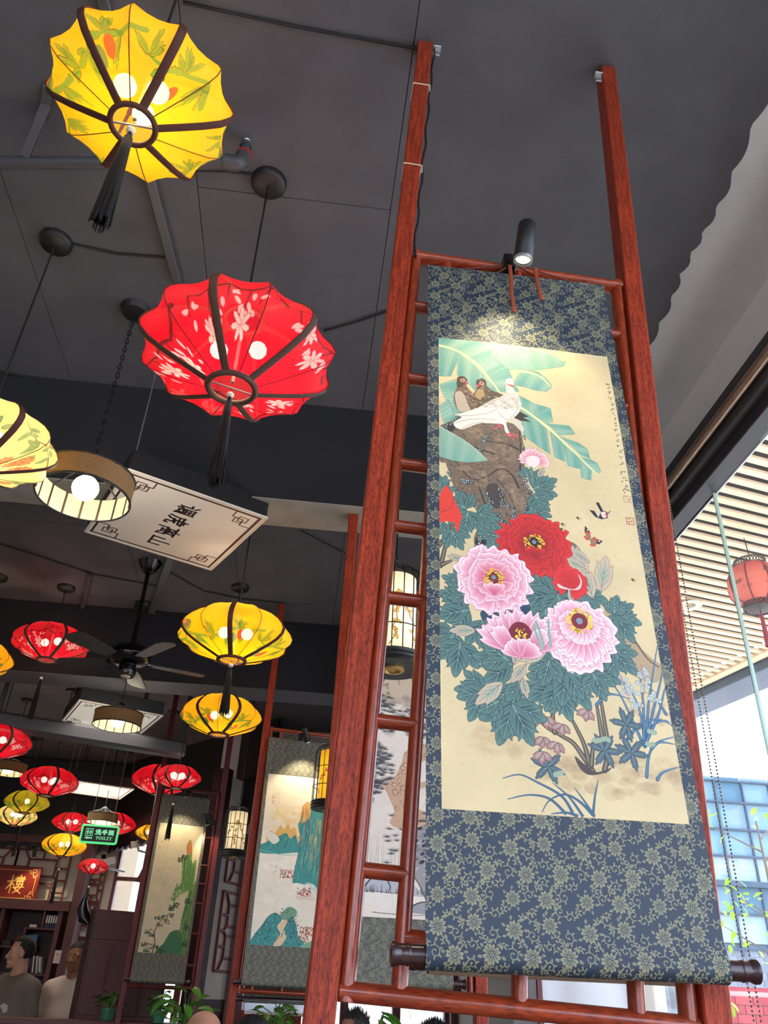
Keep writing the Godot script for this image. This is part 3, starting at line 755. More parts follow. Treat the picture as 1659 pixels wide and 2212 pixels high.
	# the column of writing and two seals
	var col := g.smooth(g.pts([97.4, 21.6, 97.6, 38.6, 97.3, 55.8, 97.6, 73.2, 97.0, 93.4]), false, 8)
	for i in 20:
		g.script_mark(along(col, i / 19.0), 1.9 if i < 16 else 2.5, Color8(40, 36, 34))
	g.seal(Vector2([97.4, 98.2][0], [97.4, 98.2][1]), 1.9, Color8(176, 130, 104))
	g.seal(Vector2([97.0, 111.1][0], [97.0, 111.1][1]), 1.9, Color8(168, 62, 52))
	return g.done()

# mountains in blue, green and ochre above white mist
func art_mist() -> ImageTexture:
	var g := Paint.new(100, 250, 8.0, Color.WHITE)
	g.paper(Color8(238, 226, 202), 0.03, 9)
	var teal := Color8(58, 142, 136)
	var och := Color8(222, 172, 96)
	g.wash(Vector2(55, 72), Vector2(46, 26), Color(0.93, 0.74, 0.36, 0.12), 130, 7.0)
	for i in 150:
		g.dot(Vector2(g.rng.randf() * 100, g.rng.randf_range(30, 100)), g.rng.randf_range(4, 9), Color(0.92, 0.76, 0.42, 0.05), 10, 0.4)
	g.wash(Vector2(40, 150), Vector2(42, 50), Color(0.98, 0.94, 0.88, 0.2), 160, 7.0)
	g.wash(Vector2(30, 175), Vector2(30, 40), Color(0.9, 0.78, 0.6, 0.07), 60, 6.0)
	# far range
	g.poly([8, 100, 14, 88, 22, 92, 30, 78, 36, 86, 42, 74, 47, 84, 54, 80, 60, 94, 66, 90, 74, 96, 74, 106, 8, 106], och, false)
	g.poly([-2, 112, 12, 104, 20, 92, 28, 96, 40, 90, 48, 98, 56, 92, 62, 102, 74, 98, 82, 104, 82, 116, 60, 118, 30, 122, 0, 122], teal)
	for a in [[20, 94, 26, 108, 34, 112], [40, 92, 44, 104, 36, 112], [56, 94, 60, 108, 70, 112], [30, 97, 32, 104, 26, 110]]:
		g.brush(a, 0.9, 0.3, Color8(24, 96, 104))
	g.poly([8, 96, 12, 90, 24, 94, 30, 102, 20, 108], Color8(228, 222, 204))
	g.brush([0, 118, 20, 121, 40, 123, 62, 121], 1.2, 0.8, Color8(100, 190, 184))
	# tall cliff on the right
	g.poly([64, 54, 68, 42, 76, 40, 80, 48, 90, 44, 101, 50, 101, 165, 84, 164, 66, 162, 58, 160, 62, 130, 66, 110, 64, 90, 60, 76, 64, 66], teal)
	g.poly([62, 62, 66, 44, 76, 41, 78, 58, 70, 72, 63, 72], och)
	for i in 16:
		var x := g.rng.randf_range(64, 100)
		var y := g.rng.randf_range(60, 95)
		g.brush([x, y, x - 1.5 + g.rng.randf() * 2, y + 30, x - 3 + g.rng.randf() * 2, y + g.rng.randf_range(45, 62)], 1.6, 0.4, [Color8(28, 112, 122), Color8(88, 176, 152), Color8(206, 168, 92), Color8(30, 90, 120)][i % 4])
	for a in [[64, 92, 66, 104, 64, 122, 60, 140], [70, 70, 72, 86, 67, 100], [78, 60, 82, 90, 80, 120]]:
		g.brush(a, 1.3, 0.5, Color8(206, 92, 66))
	for i in 90:
		var x := g.rng.randf_range(62, 101)
		var y := g.rng.randf_range(52, 150)
		if g.im.get_pixel(clampi(int(x * g.k), 0, g.w - 1), int(y * g.k)).g > 0.35 and g.im.get_pixel(clampi(int(x * g.k), 0, g.w - 1), int(y * g.k)).r < 0.5:
			g.brush([x, y, x - 0.6, y + 6, x - 1.4, y + g.rng.randf_range(9, 16)], 1.1, 0.2, [Color8(30, 118, 126), Color8(120, 190, 160), Color8(216, 186, 112), Color8(22, 92, 112), Color8(70, 168, 156)][i % 5])
	for i in 26:
		var x := g.rng.randf_range(63, 78)
		g.brush([x, g.rng.randf_range(44, 60), x + 1, g.rng.randf_range(60, 70)], 0.5, 0.2, Color8(176, 110, 60))
	for i in 70:
		var x := g.rng.randf_range(8, 80)
		var y := g.rng.randf_range(92, 114)
		if g.im.get_pixel(int(x * g.k), int(y * g.k)).is_equal_approx(teal):
			g.brush([x, y, x - 1.5, y + 3, x - 3.5, y + 5], 0.8, 0.2, [Color8(30, 118, 126), Color8(110, 190, 170), Color8(24, 100, 116)][i % 3])
	g.wash(Vector2(82, 168), Vector2(24, 6), Color(0.97, 0.94, 0.88, 0.35), 70, 4.5)
	g.wash(Vector2(30, 140), Vector2(24, 10), Color(0.99, 0.97, 0.92, 0.25), 60, 4.0)
	# red groves, a hut, a small sail
	for q in [Vector2(48, 150), Vector2(78, 174), Vector2(54, 208), Vector2(80, 240), Vector2(86, 228)]:
		for i in 75:
			var p: Vector2 = q + Vector2(g.rng.randf_range(-11, 12), g.rng.randf_range(-6, 6))
			g.dot(p, g.rng.randf_range(0.5, 1.2), [Color8(190, 62, 54), Color8(150, 66, 50), Color8(120, 96, 70), Color8(206, 110, 84)][i % 4], 6)
		for i in 7:
			var p: Vector2 = q + Vector2(g.rng.randf_range(-9, 9), g.rng.randf_range(-2, 6))
			g.brush([p.x, p.y, p.x + 0.6, p.y - 6], 0.5, 0.2, Color8(96, 60, 44))
	for a in [[66, 182, 96, 181], [68, 184, 98, 184], [26, 148, 32, 148], [29, 148, 29, 138]]:
		g.brush(a, 0.6, 0.5, Color8(190, 120, 80), false)
	g.poly([44, 208, 56, 196, 70, 202, 66, 214, 72, 226, 60, 222, 50, 214], Color8(110, 160, 128))
	for i in 40:
		g.dot(Vector2(g.rng.randf_range(44, 72), g.rng.randf_range(198, 222)), 0.9, [Color8(120, 84, 60), Color8(176, 66, 54), Color8(52, 100, 88)][i % 3], 6)
	# the two blue rocks at the foot with a pale path between them
	g.poly([0, 251, 6, 236, 16, 224, 24, 212, 36, 206, 46, 214, 40, 224, 46, 234, 40, 244, 36, 251], teal)
	g.poly([44, 251, 48, 238, 54, 222, 62, 210, 70, 220, 74, 234, 84, 244, 92, 251], teal)
	g.poly([84, 246, 101, 240, 101, 251, 80, 251], Color8(120, 176, 132))
	g.poly([36, 251, 42, 240, 46, 232, 42, 224, 48, 216, 56, 216, 52, 228, 56, 238, 46, 251], Color8(226, 196, 158))
	for i in 150:
		var p := Vector2(g.rng.randf_range(4, 86), g.rng.randf_range(212, 249))
		var c := g.im.get_pixel(int(p.x * g.k), int(p.y * g.k))
		if c.is_equal_approx(teal):
			g.brush([p.x - 1.4, p.y + 1.4, p.x, p.y - 0.4, p.x + 1.6, p.y + 1.1], 0.7, 0.3, [Color8(22, 84, 92), Color8(110, 190, 176), Color8(16, 60, 70)][i % 3])
	for a in [[6, 236, 16, 224, 24, 212, 36, 206, 46, 214, 40, 224, 46, 234, 40, 244], [48, 238, 54, 222, 62, 210, 70, 220, 74, 234, 84, 244], [36, 206, 34, 218, 28, 230, 26, 244], [62, 210, 60, 226, 64, 240], [20, 220, 16, 234, 18, 248], [66, 224, 70, 238, 78, 248], [64, 90, 60, 76, 64, 66, 66, 54], [66, 110, 62, 130, 58, 158]]:
		g.brush(a, 0.9, 0.4, Color8(18, 62, 70))
	for i in 40:
		g.dot(Vector2(g.rng.randf_range(8, 84), g.rng.randf_range(214, 248)), g.rng.randf_range(0.5, 1.1), Color8(232, 190, 110) if i % 2 else Color8(20, 66, 72), 6, 0.6)
	# writing
	for c in 3:
		for i in 16 - c * 2:
			g.script_mark(Vector2(22 - c * 5.0, 18 + i * 2.6), 1.3, Color8(60, 52, 46))
	g.seal(Vector2(13, 37), 1.6, Color8(190, 62, 52))
	g.seal(Vector2(13, 44), 1.6, Color8(190, 62, 52))
	return g.done()

# a green peak with pines
func art_peak() -> ImageTexture:
	var g := Paint.new(100, 250, 6.4, Color.WHITE)
	g.paper(Color8(206, 192, 158), 0.035, 21)
	g.wash(Vector2(40, 120), Vector2(40, 60), Color(0.6, 0.56, 0.42, 0.06), 120, 7.0)
	var gr := Color8(96, 136, 62)
	var dg := Color8(40, 76, 46)
	g.poly([70, 34, 75, 30, 80, 44, 83, 66, 86, 76, 94, 70, 96, 110, 92, 128, 82, 132, 70, 140, 60, 152, 50, 148, 56, 130, 68, 116, 66, 96, 64, 80, 70, 60, 67, 46], gr)
	g.poly([68, 50, 72, 34, 76, 31, 80, 46, 80, 56, 74, 60], Color8(190, 116, 62))
	g.poly([84, 251, 80, 210, 82, 170, 88, 130, 96, 118, 101, 120, 101, 251], gr)
	g.poly([36, 251, 50, 232, 60, 212, 74, 206, 84, 212, 88, 251], Color8(60, 112, 66))
	for a in [[66, 70, 70, 90, 66, 116], [74, 62, 78, 84, 72, 110], [82, 70, 84, 100, 78, 126], [90, 78, 90, 100, 86, 124], [60, 118, 56, 136, 60, 148], [92, 130, 88, 170, 90, 220], [96, 150, 93, 200, 96, 244], [86, 160, 82, 200, 84, 244]]:
		g.brush(a, 1.8, 0.5, dg)
	for i in 150:
		var p := Vector2(g.rng.randf_range(50, 101), g.rng.randf_range(34, 250))
		if g.im.get_pixel(clampi(int(p.x * g.k), 0, g.w - 1), int(p.y * g.k)).is_equal_approx(gr):
			g.brush([p.x, p.y, p.x - 0.8, p.y + 5, p.x - 2.0, p.y + g.rng.randf_range(8, 14)], 1.5, 0.3, [Color8(128, 164, 84), Color8(70, 110, 56), Color8(150, 172, 96), Color8(58, 96, 54)][i % 4])
	g.wash(Vector2(62, 140), Vector2(16, 10), Color(0.82, 0.76, 0.62, 0.3), 40, 4.0)
	g.wash(Vector2(76, 200), Vector2(10, 8), Color(0.82, 0.76, 0.62, 0.2), 30, 3.0)
	for i in 7:
		g.brush([62 + i * 3.6, 212 + absf(i - 3), 58 + i * 3.2, 228, 46 + i * 5.0, 248], 1.0, 0.5, Color8(36, 96, 84))
	for q in [Vector2(58, 72), Vector2(66, 66), Vector2(64, 160), Vector2(56, 166), Vector2(88, 150), Vector2(96, 230), Vector2(94, 200)]:
		for i in 55:
			g.dot(q + Vector2(g.rng.randf_range(-6, 6), g.rng.randf_range(-5, 5)), g.rng.randf_range(0.5, 1.4), dg.darkened(g.rng.randf() * 0.5), 6)
	g.brush([30, 251, 32, 230, 27, 214, 34, 196, 40, 188], 2.6, 1.2, Color8(98, 78, 58))
	g.brush([27, 214, 20, 206], 1.0, 0.7, Color8(98, 78, 58))
	for q in [Vector2(30, 186), Vector2(44, 184), Vector2(56, 180), Vector2(36, 198), Vector2(50, 192), Vector2(14, 212), Vector2(22, 218), Vector2(10, 236), Vector2(26, 238), Vector2(40, 240), Vector2(48, 246), Vector2(18, 246)]:
		for i in 34:
			g.dot(q + Vector2(g.rng.randf_range(-7, 7), g.rng.randf_range(-4, 4)), g.rng.randf_range(0.6, 1.3), Color8(36, 56, 50).lerp(Color8(70, 96, 78), g.rng.randf() * 0.5), 6)
	for q in [Vector2(20, 120), Vector2(34, 128), Vector2(26, 108)]:
		for i in 20:
			var p: Vector2 = q + Vector2(g.rng.randf_range(-14, 14), g.rng.randf_range(-8, 8))
			g.brush([p.x, p.y, p.x + 3, p.y - 1.4, p.x + 6, p.y + 0.6], 0.25, 0.2, Color(0.42, 0.44, 0.36, 0.5))
	for c in 3:
		for i in 14 - c * 3:
			g.script_mark(Vector2(24 - c * 5.0, 22 + i * 2.6), 1.2, Color8(54, 46, 40))
	g.seal(Vector2(11, 38), 1.5, Color8(176, 60, 50))
	g.seal(Vector2(8, 50), 1.6, Color8(176, 60, 50))
	return g.done()

# an ink pine over a pond
func art_pine() -> ImageTexture:
	var g := Paint.new(100, 250, 8.0, Color.WHITE)
	g.paper(Color8(226, 212, 196), 0.02, 14)
	g.wash(Vector2(50, 150), Vector2(50, 60), Color(0.66, 0.72, 0.74, 0.05), 90, 8.0)
	g.wash(Vector2(40, 230), Vector2(50, 14), Color(0.92, 0.9, 0.86, 0.2), 60, 8.0)
	var inkc := Color8(46, 46, 50)
	# far peak
	g.poly([6, 44, 14, 38, 26, 20, 34, 14, 66, 16, 78, 30, 96, 40, 101, 52, 60, 56], Color8(196, 178, 156))
	for a in [[26, 22, 22, 34, 12, 42], [34, 16, 33, 30, 24, 44], [46, 16, 50, 34], [62, 18, 66, 40], [76, 30, 84, 46]]:
		g.brush(a, 1.6, 0.5, Color8(92, 82, 76))
	for i in 60:
		g.dot(Vector2(g.rng.randf_range(2, 40), g.rng.randf_range(34, 58)), g.rng.randf_range(0.8, 2.2), Color(0.3, 0.28, 0.28, 0.35), 7)
	# trunk
	var tk := Color8(196, 158, 128)
	g.poly([101, 80, 88, 90, 72, 96, 58, 102, 54, 114, 48, 126, 38, 136, 44, 150, 48, 160, 44, 170, 54, 174, 70, 170, 101, 176, 101, 164, 80, 158, 64, 152, 60, 142, 66, 128, 72, 114, 86, 106, 101, 98], tk)
	g.poly([101, 120, 86, 127, 66, 134, 67, 139, 88, 132, 101, 126], tk)
	for i in 190:
		var p := Vector2(g.rng.randf_range(20, 100), g.rng.randf_range(74, 178))
		if g.im.get_pixel(int(p.x * g.k), int(p.y * g.k)).is_equal_approx(tk):
			var rr := g.rng.randf_range(1.6, 3.2)
			g.dot(p, rr, Color8(126, 96, 80), 9, 0.75, 0.4)
			g.dot(p + Vector2(0.2, 0.15), rr * 0.78, tk.lerp(Color8(226, 196, 172), g.rng.randf() * 0.6), 9, 0.75, 0.4)
	# needle fans over a grey wash
	g.wash(Vector2(50, 66), Vector2(56, 20), Color(0.25, 0.26, 0.28, 0.12), 130, 6.0)
	g.wash(Vector2(14, 122), Vector2(26, 30), Color(0.25, 0.26, 0.28, 0.12), 110, 6.0)
	for q in 760:
		var p := Vector2(g.rng.randf_range(-4, 100), g.rng.randf_range(44, 92)) if q < 400 else (Vector2(g.rng.randf_range(-4, 46), g.rng.randf_range(94, 156)) if q < 720 else Vector2(g.rng.randf_range(40, 100), g.rng.randf_range(160, 215)))
		if q < 400 and absf(p.y - 68 + 6 * sin(p.x * 0.07)) > 15 + 6 * sin(p.x * 0.19 + 1.0):
			continue
		if q >= 400 and q < 720 and p.x > 52 - absf(p.y - 120) * 0.8:
			continue
		var c := inkc.lerp(Color8(110, 112, 114), g.rng.randf() * 0.6)
		for i in 9:
			var a := -PI * (0.05 + 0.9 * i / 8.0) + g.rng.randf_range(-0.1, 0.1)
			g.line(PackedVector2Array([p, p + Vector2(cos(a), sin(a) * 0.7) * g.rng.randf_range(3.4, 5.6)]), 0.5, 0.16, c)
	g.poly([58, 186, 74, 172, 101, 168, 101, 251, 84, 240, 72, 220, 62, 206], Color(0.36, 0.36, 0.4, 0.55))
	for i in 120:
		var p := Vector2(g.rng.randf_range(58, 100), g.rng.randf_range(172, 214))
		g.dot(p, g.rng.randf_range(0.8, 3.0), [Color(0.12, 0.12, 0.14, 0.8), Color(0.45, 0.45, 0.48, 0.6), Color(0.8, 0.78, 0.76, 0.5)][i % 3], 8, 0.6, -0.5)
	for i in 34:
		var x := g.rng.randf_range(0, 60)
		g.brush([x, 206, x + g.rng.randf_range(-2, 2), 206 - g.rng.randf_range(6, 26)], 0.4, 0.15, Color(0.5, 0.46, 0.44, 0.5))
	# rocks by the water
	g.poly([20, 228, 28, 218, 40, 214, 54, 212, 66, 220, 72, 230], Color8(176, 176, 178))
	g.poly([60, 244, 76, 236, 92, 238, 101, 242, 101, 246], Color8(150, 148, 150))
	for a in [[20, 228, 30, 217, 44, 214, 56, 212, 68, 222], [40, 216, 46, 224, 44, 230], [56, 213, 60, 222, 66, 228], [56, 246, 76, 236, 94, 239]]:
		g.brush(a, 1.2, 0.6, inkc)
	for a in [[0, 230, 30, 229, 74, 231, 100, 229], [30, 246, 60, 247, 100, 246]]:
		g.brush(a, 0.7, 0.4, Color8(120, 104, 90))
	for i in 60:
		var x := g.rng.randf_range(2, 100)
		g.brush([x, 230, x + g.rng.randf_range(-1.5, 1.5), 230 - g.rng.randf_range(3, 15 if absf(x - 12) < 8 else 7)], 0.5, 0.15, inkc)
	g.brush([60, 206, 74, 222, 84, 240], 1.2, 0.6, Color8(84, 80, 78))
	return g.done()

# ---------------------------------------------------------------- repeating prints
func brocade(back: Color, gold: Color) -> ImageTexture:
	var g := Paint.new(40, 40, 25.6, back)
	var tiled := func(q: Vector2, reach: float) -> Array:
		var o := []
		for ox in [-40, 0, 40]:
			for oy in [-40, 0, 40]:
				var c: Vector2 = q + Vector2(ox, oy)
				if c.x > -reach and c.x < 40 + reach and c.y > -reach and c.y < 40 + reach:
					o.append(c)
		return o
	var put_leaf := func(q: Vector2, a: float, l: float):
		for c in tiled.call(q, 8.0):
			var d := Vector2(cos(a), sin(a))
			g.fill(g.smooth(PackedVector2Array([c, c + d.rotated(0.55) * l * 0.55, c + d.rotated(0.2) * l * 0.85, c + d * l, c + d.rotated(-0.25) * l * 0.8, c + d.rotated(-0.6) * l * 0.5]), true, 3), gold)
			g.line(PackedVector2Array([c + d * l * 0.15, c + d * l * 0.75]), 0.22, 0.16, back)
	var put_flower := func(q: Vector2, r: float, turn: float):
		for c in tiled.call(q, 12.0):
			for i in 6:
				var a: float = turn + TAU * i / 6
				var d := Vector2(cos(a), sin(a))
				var p := g.smooth(PackedVector2Array([c + d * r * 0.24, c + d.rotated(-0.46) * r * 0.72, c + d.rotated(-0.24) * r * 1.04, c + d * r * 0.86, c + d.rotated(0.24) * r * 1.04, c + d.rotated(0.46) * r * 0.72]), true, 3)
				g.fill(p, gold)
				for z in [-0.16, 0.0, 0.16]:
					g.line(PackedVector2Array([c + d.rotated(z) * r * 0.36, c + d.rotated(z) * r * 0.74]), 0.2, 0.2, back)
			g.dot(c, r * 0.3, back, 12)
			g.dot(c, r * 0.22, gold, 10)
			g.dot(c, r * 0.1, back, 8)
		for i in 7:
			var a: float = turn + 0.5 + TAU * i / 7.0
			put_leaf.call(q + Vector2(cos(a), sin(a)) * r * 1.05, a + 0.3, r * 0.52)
	var curl := func(q: Vector2, r: float, a0: float, sgn: float, turns: float):
		for c in tiled.call(q, 14.0):
			var p := PackedVector2Array()
			for i in 22:
				var w := i / 21.0
				p.append(c + Vector2(cos(a0 + sgn * turns * TAU * w), sin(a0 + sgn * turns * TAU * w)) * r * (1.0 - 0.8 * w))
			g.line(p, 0.5, 0.42, gold)
			g.dot(p[21], 0.55, gold, 8)
			for i in [2, 5, 8, 11]:
				var d: Vector2 = (p[i] - c).normalized()
				g.fill(g.smooth(PackedVector2Array([p[i], p[i] + d.rotated(0.5) * 1.1, p[i] + d * 1.9, p[i] + d.rotated(-0.4) * 0.9]), true, 3), gold)
	for f in [[Vector2(7, 8), 4.7, 0.3], [Vector2(26, 5), 4.2, 0.9], [Vector2(15, 21), 4.6, 0.1], [Vector2(34, 20), 4.8, 0.6], [Vector2(7, 33), 4.1, 0.5], [Vector2(25, 33), 4.6, 0.2]]:
		put_flower.call(f[0], f[1], f[2])
	for c in [[Vector2(16.5, 10), 3.2, 0.0, 1, 1.2], [Vector2(35.5, 10), 3.3, 2.0, -1, 1.1], [Vector2(5, 20), 3.3, 4.0, 1, 1.2], [Vector2(24.5, 16), 2.9, 1.0, -1, 1.1], [Vector2(24, 24.5), 2.6, 3.3, 1, 1.1], [Vector2(35, 31), 3.3, 5.0, -1, 1.1], [Vector2(16, 31), 2.9, 1.6, 1, 1.2], [Vector2(37, 1), 2.7, 0.4, -1, 1.0], [Vector2(16.5, 1), 2.8, 0.4, 1, 1.0], [Vector2(1, 26.5), 2.4, 2.4, 1, 0.9], [Vector2(17, 38), 2.0, 3.0, -1, 0.9], [Vector2(32, 38), 2.6, 1.2, 1, 1.1], [Vector2(11, 14.5), 1.8, 2.0, 1, 0.8], [Vector2(29, 12), 1.9, 4.0, 1, 0.8], [Vector2(11, 27), 1.7, 1.0, -1, 0.8], [Vector2(20, 15), 1.7, 0.5, 1, 1.0], [Vector2(29, 26.5), 2.0, 2.5, -1, 1.0], [Vector2(20, 26.5), 1.7, 4.5, 1, 1.0], [Vector2(33, 14), 1.5, 1.5, 1, 0.9], [Vector2(0.5, 15), 1.9, 3.5, -1, 1.0], [Vector2(32, 25.5), 1.4, 0.5, -1, 0.9], [Vector2(12, 2.5), 1.6, 2.2, 1, 1.0], [Vector2(20, 6), 1.5, 5.0, -1, 1.0], [Vector2(1, 38), 1.8, 4.4, 1, 1.0], [Vector2(30, 36), 1.4, 0.2, -1, 0.8]]:
		curl.call(c[0], c[1], c[2], c[3], c[4])
	return g.done()

func wood(base: Color, dark: Color, streak: float, bands: float, seed: int, w := 256, h := 1024) -> ImageTexture:
	var im := Image.create(w, h, false, Image.FORMAT_RGB8)
	var f := FastNoiseLite.new()
	f.seed = seed
	f.frequency = 0.02
	f.fractal_octaves = 3
	var p := FastNoiseLite.new()
	p.seed = seed + 5
	p.frequency = 0.09
	p.fractal_type = FastNoiseLite.FRACTAL_NONE
	for y in h:
		var fy := minf(y, h - y) * 1.0
		for x in w:
			var fx := minf(x, w - x) * 1.0
			var a := f.get_noise_2d(fx * 3.2, fy * 0.34)
			var b := p.get_noise_2d(fx * 5.5, fy * 0.5 + 300.0)
			var d := clampf(0.22 + a * 0.45, 0, 1) * streak
			if b > 0.38:
				d += (b - 0.38) * 3.4 * streak
			if bands > 0.0:
				var r := sin((fx * 0.11 + f.get_noise_2d(fx * 0.5, fy * 0.12) * 26.0 + fy * 0.012) * 1.3)
				d = lerpf(d, clampf(r * 0.5 + 0.5, 0, 1), bands)
			im.set_pixel(x, y, base.lerp(dark, clampf(d, 0, 1)))
	return tex(im)

func plaster(base: Color, amount: float, seed: int, fine := 0.02) -> ImageTexture:
	var im := Image.create(512, 512, false, Image.FORMAT_RGB8)
	var f := FastNoiseLite.new()
	f.seed = seed
	f.frequency = 0.012
	f.fractal_octaves = 4
	var r := RandomNumberGenerator.new()
	r.seed = seed
	for y in 512:
		var fy := absf(y - 256.0)
		for x in 512:
			var a := f.get_noise_2d(absf(x - 256.0), fy) * amount + r.randf_range(-fine, fine)
			im.set_pixel(x, y, Color(base.r * (1 + a), base.g * (1 + a), base.b * (1 + a)))
	return tex(im)

# painted silk, once round the lantern (v runs from the top ring to the bottom ring)
func silk(base: Color, kind: String) -> ImageTexture:
	var g := Paint.new(200, 50, 10.24, base)
	if kind == "bamboo":
		for q in [Vector2(8, 36), Vector2(44, 31), Vector2(86, 37), Vector2(124, 32), Vector2(164, 36)]:
			var c0: Vector2 = q
			for s in 4:
				var c1: Vector2 = c0 + Vector2(g.rng.randf_range(7, 10), g.rng.randf_range(-5, 3.0))
				g.line(PackedVector2Array([c0, c1]), 1.7 - s * 0.3, 1.5 - s * 0.3, Color8(96, 146, 44))
				for i in 6:
					var a := g.rng.randf_range(-2.8, 0.4) if s % 2 else g.rng.randf_range(-0.5, 2.6)
					g.leaf(c1, a, g.rng.randf_range(5.0, 9.5), 1.6, Color8(112, 150, 30) if i % 2 else Color8(52, 116, 40), Color8(150, 166, 30), Color8(90, 140, 40), 1)
				c0 = c1
			if q.x > 80:
				g.poly([q.x + 8, q.y - 11, q.x + 12, q.y - 14, q.x + 17, q.y - 12, q.x + 23, q.y - 9, q.x + 16, q.y - 7, q.x + 10, q.y - 8], Color8(84, 92, 66))
				g.dot(q + Vector2(13, -12), 1.8, Color8(214, 110, 36), 10)
			else:
				g.dot(q + Vector2(15, 5), 2.6, Color8(206, 66, 36), 12)
				g.dot(q + Vector2(20, 7), 2.3, Color8(66, 112, 54), 10)
	elif kind == "plum":
		for q in [Vector2(4, 30), Vector2(42, 26), Vector2(82, 31), Vector2(120, 26), Vector2(160, 30)]:
			var c0: Vector2 = q
			for s in 5:
				var c1: Vector2 = c0 + Vector2(g.rng.randf_range(6, 8.5), g.rng.randf_range(-4.5, 4.5))
				g.line(PackedVector2Array([c0, (c0 + c1) * 0.5 + Vector2(0, 0.9), c1]), 1.2 - s * 0.16, 1.0 - s * 0.15, Color8(76, 8, 16))
				var b1: Vector2 = c1 + Vector2(g.rng.randf_range(-2, 4), g.rng.randf_range(4, 9))
				g.line(PackedVector2Array([c1, b1]), 0.7, 0.3, Color8(76, 8, 16))
				for i in 4:
					var bud: Vector2 = b1 + Vector2(g.rng.randf_range(-4, 4), g.rng.randf_range(-3, 3))
					g.dot(bud, 1.5, Color8(240, 180, 184), 9, 0.5, g.rng.randf() * 3)
				if s % 2 == 1:
					for i in 7:
						g.leaf(b1 + Vector2(0.5, 2.5), i * 0.9 + 0.2, 4.2, 1.5, Color8(226, 130, 140), Color8(248, 214, 214), Color8(240, 190, 190), 1)
				c0 = c1
	else:
		for q in [Vector2(12, 32), Vector2(52, 35), Vector2(92, 31), Vector2(132, 35), Vector2(172, 32)]:
			g.brush([q.x - 15, q.y + 4, q.x - 4, q.y - 4, q.x + 8, q.y - 2, q.x + 18, q.y - 8], 0.7, 0.4, Color8(120, 96, 56))
			for i in 14:
				g.leaf(q + Vector2(g.rng.randf_range(-15, 16), g.rng.randf_range(-9, 6)), g.rng.randf() * TAU, g.rng.randf_range(4, 8), 2.0, Color8(84, 122, 92), Color8(136, 164, 104), Color8(110, 150, 100), 1)
			for i in 5:
				var c: Vector2 = q + Vector2(g.rng.randf_range(-12, 12), g.rng.randf_range(3, 11))
				for j in 9:
					g.leaf(c, j * 0.7, 3.6, 1.5, Color8(196, 56, 44), Color8(220, 110, 74), Color8(236, 160, 110), 1)
			g.poly([q.x - 9, q.y - 12, q.x - 5, q.y - 15, q.x, q.y - 12, q.x + 4, q.y - 8, q.x - 5, q.y - 9], Color8(66, 88, 120))
			g.dot(q + Vector2(-4, -10), 1.6, Color8(206, 120, 50), 8)
	return g.done()


